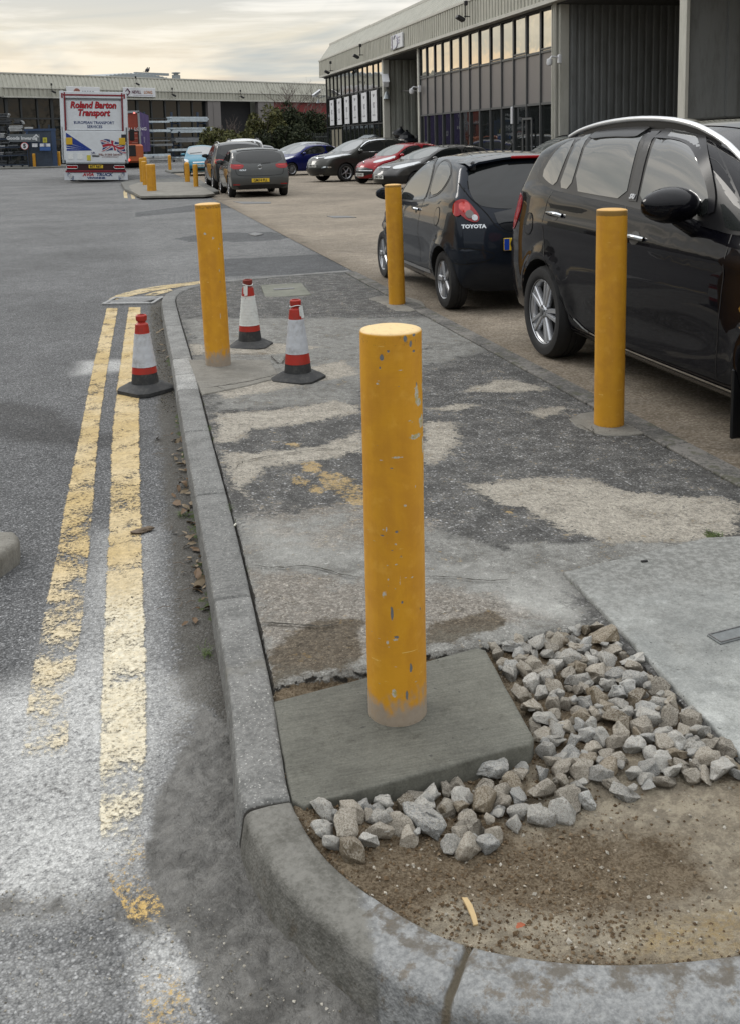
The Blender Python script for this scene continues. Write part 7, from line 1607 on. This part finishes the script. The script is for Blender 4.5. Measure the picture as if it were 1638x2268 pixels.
def dress(c, wins='hatch', lamps=True, rails=False, screen=G_SCREEN, side=G_CAR, mirror=None, handle=None):
    sp = c.sp; L, W = sp['L'], sp['W']; H = max(z for x, z in sp['top']); k = lambda pts: [(a*L, b*H) for a, b in pts]
    if wins == 'hatch': ws = [('front_door_window', k([(.345, .93), (.47, .92), (.545, .86), (.635, .73), (.64, .675), (.5, .675), (.345, .69)]), side), ('rear_door_window', k([(.17, .885), (.24, .925), (.325, .93), (.325, .695), (.2, .71), (.14, .78)]), side)]
    elif wins == 'three': ws = [('front_door_window', k([(.31, .92), (.44, .925), (.53, .87), (.66, .71), (.66, .67), (.5, .67), (.30, .685)]), side), ('rear_quarter_window', k([(.14, .84), (.20, .90), (.29, .92), (.28, .70), (.20, .73)]), side)]
    else: ws = [('front_door_window', k([(.365, .93), (.47, .925), (.545, .87), (.63, .74), (.64, .70), (.5, .69), (.365, .695)]), side), ('rear_door_window', k([(.21, .925), (.345, .93), (.345, .70), (.205, .71)]), side), ('rear_quarter_window', k([(.10, .87), (.185, .915), (.182, .72), (.12, .75)]), side)]
    for way in ('L', 'R'):
        for nm, ol, mt in ws: c.panel(nm, ol, way, mt, .005, 5, 1)
        zb = .66*H; c.strip('door_seam', [(.335*L, zb), (.335*L, .4*H), (.33*L, .2*H)], way, .012, M_WELL, .002, 0); c.strip('door_seam', [(.645*L, .64*H), (.655*L, .4*H), (.65*L, .2*H)], way, .012, M_WELL, .002, 0)
        c.handle(.385*L, .60*H, way, handle or c.body, .17)
        if wins != 'three': c.handle(.20*L, .62*H, way, handle or c.body, .17)
        if rails:
            sg = 1 if way == 'L' else -1; rp = [c.hit(a*L, sg*W*.34, 'T')[0]+Vector((0, 0, u)) for a, u in ((.13, 0), (.17, .045), (.3, .055), (.45, .045), (.5, 0))]; m = MB(); m.tube(resample(chaikin(rp, 2), 14), .018, 8); m.build('roof_rail', M_CHR if rails == 1 else M_TRIM, c.root, smooth=60)
    c.panel('windscreen', [(-W*.34, .93*H), (0, .96*H), (W*.34, .93*H), (W*.42, .70*H), (0, .68*H), (-W*.42, .70*H)], 'F', screen, .004, 8, 1); c.panel('rear_window', [(-W*.36, .91*H), (0, .93*H), (W*.36, .91*H), (W*.39, .70*H), (0, .68*H), (-W*.39, .70*H)], 'B', side, .004, 7, 1)
    c.mirrors(.625*L, .69*H, W*.455, mirror or c.body, .95)
def front(c, hl, grille, lower=None, plate='AB12 CDE', pz=.30, chrome=None, logo=None):
    W = c.sp['W']; H = max(z for x, z in c.sp['top'])
    for sg in (1, -1): c.panel('headlight', [(sg*a*W, b*H) for a, b in hl], 'F', M_CLRL, .006, 5, 1)
    gr = c.panel('grille', [(a*W, b*H) for a, b in grille], 'F', M_TRIM, .004, 5, 1)
    if chrome: c.strip('grille_bar', [(a*W, b*H) for a, b in chrome], 'F', .03, M_CHR, .012, 0)
    if lower: c.panel('lower_grille', [(a*W, b*H) for a, b in lower], 'F', M_TRIM, .004, 5, 1)
    if plate: c.plate('F', pz*H, plate, 0, .52, .111, M_PW, False)
    if logo: p, n = c.hit(0, logo*H, 'F'); m = MB(); m.lathe([(.055, 0), (.06, .006), (.05, .012), (0, .012)], 16, c=p+n*.005, M=Matrix.Rotation(rad(90), 3, 'Y')); m.build('badge', M_CHR, c.root)
def tails(c, ol, mat=None, side=None, inner=None):
    W = c.sp['W']; H = max(z for x, z in c.sp['top'])
    for sg in (1, -1):
        t = c.panel('tail_light', [(sg*a*W, b*H) for a, b in ol], 'B', mat or M_REDL, .006, 6, 1)
        if side: c.panel('tail_light_side', [(a, b*H) for a, b in side], 'L' if sg > 0 else 'R', mat or M_REDL, .006, 4, 1, parent=t)
        if inner: c.panel('lamp_core', [(sg*a*W, b*H) for a, b in inner], 'B', NT('lamp_core').set(color=(.55, .03, .03), rough=.15), .01, 4, 1, parent=t)

# grey hatchback seen from behind
gp_ = paint('grey_metallic_paint', (.085, .088, .088), .28, .5)
C3 = Car('hatchback', (4.14, 29.62, .006), rad(89.5), hatch_spec(4.255, 1.79, 1.452, .316, .78, 2.637, 'hatch', spokes=5, nu=70, nv=32, rear=[(.08, .24), (.02, .36), (0, .52), (.03, .68), (.05, .80), (.11, .96), (.22, 1.16), (.42, 1.37)], top=[(.40, 1.375), (.6, 1.42), (1.1, 1.452), (1.8, 1.445), (2.25, 1.38), (2.7, 1.20), (3.0, 1.03), (3.3, .95), (3.7, .88), (4.0, .78), (4.11, .66)], tr=(.7, .95), tumble=.24, r=[.05, .10, .12, .12, .12, .10]), gp_, 'grey five-door hatchback seen from behind with a yellow plate, parked beyond the kerb island', 'cars in the far car park')
dress(C3, 'hatch'); tails(C3, [(.255, .655), (.30, .672), (.44, .675), (.455, .66), (.455, .59), (.42, .575), (.33, .575), (.27, .60)], side=[(.17, .595), (.17, .675), (.24, .68), (.33, .655), (.25, .60)], inner=[(.30, .655), (.40, .655), (.42, .635), (.30, .63)])
C3.plate('B', .50, 'GM14 FLL', 0, .52, band=False); C3.strip('hatch_gap', [(-.72, .95), (-.70, .72), (-.62, .63), (.62, .63), (.70, .72), (.72, .95)], 'B', .012, M_WELL, .003); C3.panel('lower_bumper', [(-.80, .38), (.80, .38), (.72, .20), (-.72, .20)], 'B', M_TRIM, .004, 6, 1)
p, n = C3.hit(0, .885, 'B'); m = MB(); MX_ = Matrix.Rotation(rad(90), 3, 'Y'); m.tube([Vector((p.x-.012, math.cos(a)*.058, p.z+math.sin(a)*.058)) for a in np.linspace(0, math.tau, 25)], .006, 6, cap=False)
for q in ([(-.022, .05), (0, .0), (.022, .05)], [(-.046, .028), (-.02, -.044), (0, .0), (.02, -.044), (.046, .028)]): m.tube([Vector((p.x-.012, a, p.z+b)) for a, b in q], .005, 5)
m.build('round_badge', M_CHR, C3.root, smooth=50); badge(C3, 'GOLF', .50, .80, 'B', .06, sx=1.3)
for sg in (1, -1): C3.panel('reflector', [(sg*.80, .40), (sg*.60, .395), (sg*.60, .37), (sg*.78, .37)], 'B', M_REDL, .006, 3, 0)
C3.strip('rear_wiper', [(-.05, .985), (-.33, 1.0)], 'B', .016, M_TRIM, .02, 0); C3.panel('roof_spoiler', [(.42, -.6), (.42, .6), (.70, .62), (.70, -.62)], 'T', gp_, .02, 5, 1)

# charcoal SUV in front of it
sp_ = paint('charcoal_paint', (.032, .034, .036), .25, .5)
C4 = Car('suv', (4.2, 34.9, .006), rad(90), hatch_spec(4.43, 1.84, 1.66, .345, .85, 2.62, 'suv', tr=(.9, .85)), sp_, 'charcoal SUV with pale roof rails, mostly hidden beyond the grey hatchback', 'cars in the far car park')
dress(C4, 'suv', rails=1); tails(C4, [(.28, .63), (.42, .645), (.455, .63), (.455, .55), (.38, .54), (.28, .56)], side=[(.16, .55), (.16, .64), (.28, .63), (.32, .58)]); C4.plate('B', .62, '', 0); C4.panel('lower_bumper', [(-.80, .50), (.80, .50), (.72, .25), (-.72, .25)], 'B', M_TRIM, .004, 6, 1)
p, n = C4.hit(.48, .84, 'B'); m = MB()
for k_ in range(4): m.tube([Vector((p.x-.01, p.y-.07+k_*.045+math.cos(a)*.03, p.z+math.sin(a)*.03)) for a in np.linspace(0, math.tau, 15)], .005, 5, cap=False)
m.build('ring_badge', M_CHR, C4.root)
# teal car facing the viewer
tp_ = paint('teal_blue_paint', (.055, .20, .28), .3, .4)
C5 = Car('hatchback', (4.62, 55.2, .006), rad(-97), hatch_spec(3.8, 1.66, 1.54, .29, .62, 2.45, 'mpv'), tp_, 'light teal hatchback facing the viewer beside the round-topped bollard', 'cars in the far car park')
dress(C5, 'hatch', screen=glass('bright_windscreen', 2.4, (.14, .15, .15), .05)); front(C5, [(.32, .52), (.44, .56), (.49, .50), (.44, .42), (.34, .43)], [(-.24, .47), (.24, .47), (.20, .42), (-.20, .42)], [(-.30, .26), (.30, .26), (.26, .18), (-.26, .18)], 'LR54 UFB', .34, [(-.20, .445), (.20, .445)])
C5.strip('wiper', [(-.5, 1.12), (.1, 1.16)], 'F', .02, M_TRIM, .02, 0)
# angled row
A_ = rad(180+22)
def row_car(front_wheel, spec, body, label, name='hatchback', ang=A_, group='cars parked in the angled row'):
    # front_wheel: ground point under the near front wheel (the car's left side faces the viewer)
    W = spec['W']; xf = spec['wx'][1]; d = Vector((math.cos(ang), math.sin(ang), 0)); l = Vector((-d.y, d.x, 0)); o = front_wheel-d*xf-l*(W/2-.1); o.z = .006
    return Car(name, o, ang, spec, body, label, group)
bp_ = paint('royal_blue_paint', (.010, .014, .10), .22, .4)
C6 = row_car(G(646, 389), hatch_spec(3.95, 1.72, 1.48, .305, .66, 2.49, 'coupe', spokes=12, spoke='thin'), bp_, 'dark royal blue three-door hatchback in the angled row')
dress(C6, 'three', screen=glass('bright_windscreen', 2.4, (.14, .15, .15), .05)); front(C6, [(.30, .56), (.46, .64), (.50, .56), (.42, .50), (.34, .50)], [(-.30, .42), (.30, .42), (.24, .24), (-.24, .24)], None, '', .3); tails(C6, [(.34, .70), (.42, .78), (.47, .72), (.47, .60), (.38, .58)], side=[(.16, .60), (.18, .76), (.34, .74), (.30, .64)])
cp_ = paint('dark_grey_green_paint', (.040, .041, .037), .25, .5)
C7 = row_car(G(766, 402), hatch_spec(4.60, 1.82, 1.685, .355, .93, 2.63, 'suv', spokes=5, spoke='swirl', low=lambda x, y, z: z < .34 and y > .6 and .9 < x < 3.6), cp_, 'dark grey SUV with chrome window line, between the blue and red cars', 'suv')
dress(C7, 'suv', screen=glass('bright_windscreen', 2.4, (.14, .15, .15), .05)); front(C7, [(.20, .575), (.34, .62), (.49, .655), (.50, .60), (.40, .55), (.26, .53)], [(-.22, .60), (.22, .60), (.19, .49), (-.19, .49)], [(-.38, .30), (.38, .30), (.32, .20), (-.32, .20)], 'GM63 XCV', .38, [(-.21, .575), (0, .55), (.21, .575)], .56)
for way in ('L', 'R'):
    L_, H_ = 4.6, 1.685; C7.strip('chrome_window_line', [(a*L_, b*H_) for a, b in ((.10, .70), (.2, .685), (.5, .67), (.66, .665), (.56, .87), (.47, .945), (.3, .955), (.16, .93), (.08, .85))], way, .022, M_CHR, .008, 1)
for sg in (1, -1): C7.strip('fog_lamp_chrome', [(sg*.50, .55), (sg*.62, .60), (sg*.80, .58)], 'F', .05, M_CHR, .01, 1)
C7.strip('skid_plate', [(-.5, .285), (0, .265), (.5, .285)], 'F', .05, M_CHR, .02, 1)
rp_ = paint('deep_red_paint', (.23, .008, .014), .25, .25)
C8 = row_car(G(848, 408)+Vector((0, .0, 0)), hatch_spec(3.43, 1.63, 1.465, .278, .54, 2.34, 'hatch', spokes=5), rp_, 'deep red small hatchback in the angled row', ang=rad(180+18))
dress(C8, 'hatch', side=G_CAR); front(C8, [(.20, .55), (.32, .64), (.46, .70), (.49, .64), (.42, .56), (.30, .52)], [(-.36, .42), (.36, .42), (.36, .22), (-.36, .22)], None, 'GX10 BKV', .24, [(-.34, .34), (.34, .34)], .52)
for sg in (1, -1): C8.panel('fog_lamp', [(sg*.62, .40), (sg*.74, .41), (sg*.75, .29), (sg*.64, .28)], 'F', M_TRIM, .006, 3, 0)
kp_ = paint('charcoal_silver_paint', (.06, .06, .06), .3, .5)
fw = G(918, 420); C9 = row_car(fw, hatch_spec(4.3, 1.68, 1.38, .285, .8, 2.6, 'hatch', low=lambda x, y, z: z < .47), kp_, 'dark grey hatchback with black bumper, only its nose showing beside the red car', ang=rad(180+20))
dress(C9, 'hatch'); front(C9, [(.18, .54), (.32, .60), (.46, .66), (.49, .58), (.42, .50), (.26, .48)], [(-.16, .52), (.16, .52), (.13, .44), (-.13, .44)], None, 'LB03 OHP', .30, [(-.15, .52), (.15, .52)], .48)
# cars in the row behind: only roofs and noses show
sv_ = paint('silver_paint', (.36, .38, .40), .3, .5)
C10 = row_car(G(636, 377), hatch_spec(4.3, 1.78, 1.58, .31, .75, 2.65, 'mpv'), sv_, 'silver people carrier behind the royal blue car', 'people_carrier'); dress(C10, 'suv')
front(C10, [(.30, .52), (.46, .60), (.49, .52), (.40, .46)], [(-.25, .45), (.25, .45), (.2, .36), (-.2, .36)], None, '', .3)
wp_ = paint('white_paint', (.62, .63, .63), .3, 0.)
C11 = Car('van', (5.55, 43.5, .006), rad(90), hatch_spec(4.3, 1.80, 1.79, .31, .8, 2.7, 'suv'), wp_, 'white van with only its roof showing above the charcoal SUV', 'cars in the far car park', 'van'); dress(C11, 'suv', rails=2)
gy_ = paint('mid_grey_paint', (.13, .135, .15), .3, .5)
C12 = Car('hatchback', (7.1, 49.5, .006), rad(100), hatch_spec(4.2, 1.76, 1.50, .31, .75, 2.6, 'hatch'), gy_, 'mid grey hatchback with only its rear window corner showing behind the grey hatchback', 'cars in the far car park'); dress(C12, 'hatch'); tails(C12, [(.34, .70), (.42, .74), (.47, .72), (.47, .60), (.38, .58)])
dk_ = paint('black_blue_paint', (.012, .016, .022), .22, .4)
C14 = row_car(G(1160, 425)+Vector((.9, .5, 0)), hatch_spec(4.5, 1.82, 1.62, .33, .9, 2.65, 'suv'), paint('deep_blue_black_paint', (.014, .022, .04), .22, .4), 'deep blue SUV whose roof shows between the small dark hatchback and black people carrier', 'suv', rad(180+10)); dress(C14, 'suv', rails=2)
C15 = row_car(G(1120, 395)+Vector((1.0, .4, 0)), hatch_spec(4.1, 1.75, 1.50, .31, .75, 2.55, 'hatch'), paint('cream_silver_paint', (.34, .33, .30), .3, .4), 'pale beige hatchback, a sliver of roof before the unit windows', 'hatchback', rad(180+10)); dress(C15, 'hatch')
# ---------------------------------------------------------------- trucks
def lorry():
    Yt = 47.4; TA = rad(-1.2); c = G(214, 401); c = Vector((G(214, 403).x, Yt, 0)); root = empty('box_truck', c, 0, label='white box truck seen from behind with red lettering and a flag on its tail lift', cat='truck'); root.rotation_euler = (0, rad(1.6), TA)
    s = 50.5; px = lambda x: (x-213.5)/s; pz = lambda y: (404-y)/s         # picture measures on its rear face -> metres
    W = 2.86; H = 4.0; wht = dirty('truck_white', (.60, .63, .66), (.35, .35, .34), .3, .4, 2); red = flat('dark_red_paint', (.19, .012, .02), .45); dkb = flat('truck_blue', (.01, .035, .22), .5)
    m = MB(); m.box((0, 4.3, (H+.95)/2), (W*.985, 8.4, H-.95), bev=.04); m.build('box_body', wht, root)
    m = MB()
    for s_ in (-1, 1): m.box((s_*(W/2-.08), .0, 2.5), (.17, .16, H-.98), bev=.01)
    m.box((0, 0, H-.15), (W-.33, .16, .28), bev=.01); m.build('rear_frame', wht, root)
    m = MB()
    for s_ in (-1, 1): m.box((s_*(W/2-.205), -.085, 2.65), (.055, .03, 2.6)); m.box((s_*(W/2-.1), -.085, H-.19), (.07, .02, .2))
    m.box((0, -.085, H-.16), (W-.30, .02, .07)); m.build('red_stripe', red, root)
    m = MB(); m.box((0, .02, 2.95), (W-.48, .06, 1.30), bev=.01); up = m.build('roller_shutter', wht, root)
    m = MB(); m.box((0, -.06, 1.57), (W-.30, .09, 1.42), bev=.015); lift = m.build('tail_lift', wht, root)
    Mx = lambda x, z, y=-.06: face_M((x, y, z), (1, 0, 0))
    lred = flat('lettering_red', (.36, .012, .02), .45, 0); lsh = flat('lettering_shadow', (.05, .01, .02), .5, 0); lblu = flat('lettering_blue', (.012, .035, .13), .5, 0)
    for dx, dz, y_, mt in ((.014, -.018, -.013, lsh), (0, 0, -.022, lred)):
        text_mesh('Roland Barton', .40, mt, up, Mx(px(212)+dx, pz(232)+dz, y_), 'lettering', .013, .22, sx=.84); text_mesh('Transport', .40, mt, up, Mx(px(212)+dx, pz(249)+dz, y_), 'lettering', .013, .22, sx=.84)
    text_mesh('EUROPEAN TRANSPORT', .175, lblu, up, Mx(px(213), pz(271), -.013), 'lettering', .004, sx=.90); text_mesh('SERVICES', .175, lblu, up, Mx(px(214), pz(280), -.013), 'lettering', .004, sx=.92)
    yf = -.109
    m = MB(); 
    fan = [[(151.5, 296), (151.5, 320), (178, 327.5), (206, 332.3)], [(151.5, 322.5), (151.5, 327), (178, 330.3), (200, 332.2)], [(151.5, 329.5), (151.5, 331), (178, 332), (196, 332.8)], [(151.5, 293), (160, 300), (205, 331.5), (151.5, 295)]]
    for a0, a1 in ((293, 315), (316.5, 322), (323.5, 327.5), (329, 333.5)): m.poly([(px(151.5), yf-.002, pz(a0)), (px(151.5), yf-.002, pz(a1)), (px(207), yf-.002, pz(332.6+(a1-333.5)*.02)), (px(205), yf-.002, pz(331.6+(a0-333)*.02))])
    m.build('blue_fan', dkb, lift)
    # flag, waving: cloth patches laid over a curved grid
    fw = [flat('flag_blue', (.015, .03, .13), .5, 0), flat('flag_white', (.5, .52, .55), .5, 0), flat('flag_red', (.33, .012, .03), .5, 0)]; m = MB(); n = 44; k = 26
    def cls(u, v):      # u 0..1, v 0..1 -> colour
        x, y = u*2-1, v*2-1
        if abs(x) < .10 or abs(y) < .20: return 2
        if abs(x) < .17 or abs(y) < .34: return 1
        d = min(abs(y-x), abs(y+x)); return 2 if d < .09 else 1 if d < .26 else 0
    def pos(u, v): x = 227+u*54; y = 333-v*24-(5*math.sin(u*5.2+.4))-u*4+2*math.sin(u*9)*(1-v); x += 3*math.sin(v*4+u*3); return (px(x), yf-.004-.004*math.sin(u*7), pz(y+4))
    for i in range(n):
        for j in range(k):
            u, v = (i+.5)/n, (j+.5)/k; m.mat(fw[cls(u, v)]); m.poly([pos(i/n, j/k), pos((i+1)/n, j/k), pos((i+1)/n, (j+1)/k), pos(i/n, (j+1)/k)])
    for w_ in fw: m.mat(w_)
    m.build('flag', None, lift)
    m = MB(); m.mat(flat('faded_black', (.02, .02, .03), .5)); m.box((px(277), yf-.0, pz(305)), (.22, .012, .34), bev=.005); m.build('lift_edge_print', None, lift)
    for x_ in (158, 273): m = MB(); m.box((px(x_), yf-.02, pz(312)), (.27, .03, .31), bev=.01); m.build('warning_flag', flat('warning_yellow', (.52, .33, .02), .5), lift)
    m = MB(); m.lathe([(0, -.01), (.085, -.01), (.085, .01), (0, .01)], 20, c=(px(209), yf-.01, pz(338)), M=Matrix.Rotation(rad(90), 3, 'X')); m.build('country_disc', M_WHITE, lift); text_mesh('UK', .11, lblu, lift, Mx(px(209), pz(338), yf-.025), 'country_letters', .004)
    tn = flat('rust_letters', (.20, .09, .08), .5, 0); text_mesh('TEL: 01303 260477', .115, tn, lift, Mx(px(246), pz(342), yf-.006), 'phone_number', .004, sx=1.12); text_mesh('www.rolandbartontransport', .062, tn, lift, Mx(px(246), pz(346.5), yf-.006), 'web_line', .001)
    m = MB(); m.box((px(199), yf-.006, pz(349)), (.16, .01, .24)); m.build('yellow_sticker', flat('sticker_yellow', (.5, .44, .06), .5, .3, 30), lift); m = MB(); m.box((px(214), yf-.006, pz(345)), (.30, .01, .07)); m.build('grey_sticker', M_FRAME2, lift)
    for x_ in (160, 180): m = MB(); m.box((px(x_), yf-.004, pz(346)), (.22, .01, .26)); m.build('repair_patch', flat('patch_white', (.66, .68, .68), .4), lift)
    m = MB(); m.box((0, -.05, .865), (W-.28, .12, .10), bev=.02); m.build('lift_lip', M_STEEL, root)
    m = MB(); m.box((0, .0, .64), (W-.34, .14, .36), bev=.02); bp = m.build('bumper', flat('bumper_dark', (.025, .006, .008), .5), root); m = MB(); m.box((0, -.08, .49), (W-.24, .04, .09), bev=.01); m.build('bumper_strip', flat('strip_red', (.17, .008, .02), .4), bp)
    for s_ in (-1, 1):
        m = MB(); m.box((s_*1.02, -.09, .68), (.44, .05, .12), bev=.02); m.build('tail_light', M_REDL, bp); m = MB(); m.tube([(s_*1.02+a*.22, -.12, .68+b*.07) for a, b in ((-1, -1), (1, -1), (1.1, 0), (1, 1), (-1, 1), (-1.1, 0), (-1, -1))], .012, 5); m.build('lamp_surround', M_WHITE, bp)
    m = MB(); m.box((0, -.085, .70), (.62, .02, .15), bev=.006); pl = m.build('number_plate', M_PY, bp); text_mesh('B77 RBT', .14, M_TRIM, pl, Mx(0, .70, -.10), 'registration', .004)
    m = MB(); m.box((0, -.05, .27), (W-.12, .03, .33), bev=.004); sk = m.build('mud_skirt', dirty('skirt_white', (.55, .58, .62), (.3, .3, .3), .4, .5, 4), root)
    text_mesh('AVIA', .19, lred, sk, Mx(px(196), .335, -.07), 'lettering', .008, .2, sx=1.12); text_mesh('TRUCK', .19, lblu, sk, Mx(px(231), .335, -.07), 'lettering', .008, .2, sx=1.12); text_mesh('VIVONNE', .10, lblu, sk, Mx(px(213.5), .19, -.07), 'lettering', .007, sx=1.75)
    for s_ in (-1, 1):
        m = MB()
        for q in range(4): m.box((s_*1.10, -.068, .20+q*.055), (.34, .006, .024), M=Matrix.Rotation(s_*rad(-38), 3, 'Y'))
        m.build('stripe_print', lblu, sk); m = MB(); m.lathe([(0, -.01), (.10, -.01), (.10, 0), (0, 0)], 20, c=(s_*1.10, -.075, .28), M=Matrix.Rotation(rad(90), 3, 'X')); st = m.build('badge_disc', M_WHITE, sk)
        m = MB(); m.tube([(s_*1.10+math.cos(a)*.08, -.09, .28+math.sin(a)*.08) for a in np.linspace(0, math.tau, 20)], .006, 4, cap=False)
        for q in range(3): a = rad(90+120*q); m.tube([(s_*1.10, -.09, .28), (s_*1.10+math.cos(a)*.08, -.09, .28+math.sin(a)*.08)], .006, 4)
        m.build('star_badge', M_STEEL, st)
        for q, x_ in ((0, 1.08), (1, .76)):
            m = MB(); R_ = .38; m.lathe([(.2, -.13), (R_*.96, -.14), (R_, -.1), (R_, .1), (R_*.96, .14), (.2, .13)], 26, c=(s_*x_, 1.6, R_), M=Matrix.Rotation(rad(90), 3, 'Y')); m.build('wheel', M_TYRE, root, smooth=40)
    m = MB(); m.box((0, 5.8, .6), (2.2, 7.5, .5)); m.build('chassis', M_TRIM, root); m = MB(); m.box((0, 9.6, 1.7), (2.4, 2.0, 2.3), bev=.15); m.build('cab', wht, root)
    for s_ in (-1, 1): m = MB(); m.box((s_*(W/2-.05), -.03, 1.65), (.10, .10, 1.6), bev=.01); m.build('lift_post', M_STEEL, root)
    for s_ in (-1, 1): m = MB(); m.box((s_*(W/2+.16), 8.9, 2.2), (.26, .10, .62), bev=.03); m.tube([(s_*W/2, 8.9, 2.3), (s_*(W/2+.16), 8.9, 2.3)], .02, 5); m.build('wing_mirror', M_BLACK, root)
lorry()
def far_lorry():
    Y = 74.0; a, b = PY(272, 340, Y), PY(314, 340, Y); zt = PY(300, 247, Y).z; zb = PY(300, 352, Y).z; root = empty('curtain_truck', ((a.x+b.x)/2, Y, 0), label='orange-red trailer with a purple side curtain, half hidden by the white truck', cat='truck'); W = b.x-a.x
    rd = flat('orange_red_panel', (.24, .045, .028), .5, .1, 2); pu = flat('purple_curtain', (.045, .02, .13), .5, .2, 3); m = MB(); m.box((0, .06, (zt+1.25)/2), (W, .12, zt-1.25), bev=.02); m.build('rear_door', rd, root)
    m = MB(); m.box((W/2-.06, -.03, (zt+1.1)/2), (.14, .14, zt-1.1)); m.box((0, -.03, zt), (W, .14, .16)); m.build('door_frame', M_STEEL, root)
    e = PY(322, 300, Y+9).x-root.location.x+.3; m = MB(); m.poly([(W/2+.02, .1, 1.15), (e, 9, 1.15), (e, 9, zt), (W/2+.02, .1, zt)]); m.poly([(W/2+.02, .1, zt), (e, 9, zt), (e-W, 9, zt), (-W/2, .1, zt)]); 
    m2 = MB(); n = 30
    rows = [m2.addv([(W/2+.02+(e-W/2)*i/n+.05*math.sin(i*1.9), .1+9*i/n, z) for z in (1.12, zt*.5, zt)]) for i in range(n+1)]
    for p, q in zip(rows, rows[1:]): m2.face((p, q, q+1, p+1)); m2.face((p+1, q+1, q+2, p+2))
    cu = m2.build('side_curtain', pu, root); d = Vector((e-W/2, 9, 0)).normalized()
    text_mesh('L', 1.5, M_WHITE, cu, face_M(Vector((W/2+.12, 1.0, zt-1.15)), d), 'lettering', .05); text_mesh('ong', .8, M_WHITE, cu, face_M(Vector((W/2+.36, 3.4, 2.05)), d), 'lettering', .03)
    text_mesh('NEVILL LONG', .30, M_WHITE, root, face_M((W*.12, -.03, zt-1.2), (1, 0, 0)), 'lettering', .005); m = MB()
    for q in range(4): m.box((W*.18, -.01, zt-1.5-.32*q), (W*.32, .02, .05))
    m.build('small_print', flat('faint_print', (.4, .2, .16), .5), root)
    fk = empty('forklift', (PY(296, 365, 72.5).x, 72.5, 0), label='orange forklift standing behind the white truck, its tail lamp lit red', cat='forklift'); og = flat('forklift_orange', (.36, .09, .03), .45); m = MB(); m.box((-.25, 0, 1.05), (1.9, 1.3, 1.25), bev=.12); m.build('counterweight', og, fk); m = MB(); m.box((-.35, -.66, 1.25), (1.1, .04, .75), bev=.03); m.build('rear_grille', M_TRIM, fk)
    m = MB()
    for s_ in (-1, 1): m.box((-.25+s_*.7, .1, 2.1), (.08, .08, .9))
    m.box((-.25, .1, 2.55), (1.5, 1.0, .08), bev=.03); m.build('cage', M_TRIM, fk); m = MB(); m.lathe([(.0, -.02), (.09, -.02), (.09, .02), (0, .02)], 12, c=(-.30, -.68, .62), M=Matrix.Rotation(rad(90), 3, 'X')); m.build('tail_light', NT('lit_red').set(color=(.5, .02, .02), emit=(1, .12, .08), emits=1.5), fk)
    m = MB()
    for s_ in (-1, 1): m.lathe([(.1, -.12), (.32, -.14), (.34, 0), (.32, .14), (.1, .12)], 20, c=(-.25+s_*.75, -.2, .34), M=Matrix.Rotation(rad(90), 3, 'Y'))
    m.build('wheels', M_TYRE, fk, smooth=40); m = MB(); m.box((W/2-.35, -.08, zt-.06), (.14, .04, .10)); m.build('marker_lamp', NT('lit_marker').set(color=(.5, .1, .1), emit=(1, .35, .3), emits=2.0), root)
    m = MB(); m.box((0, 4.5, .7), (W*.8, 8, .4)); m.build('chassis', M_TRIM, root)
    for q in (0, 1, 2): m = MB(); m.lathe([(.2, -W/2+.1), (.48, -W/2+.1), (.5, 0), (.48, W/2-.1), (.2, W/2-.1)], 20, c=(0, 1.5+q*1.3, .5), M=Matrix.Rotation(rad(90), 3, 'Y')); m.build('wheel', M_TYRE, root, smooth=40)
far_lorry()
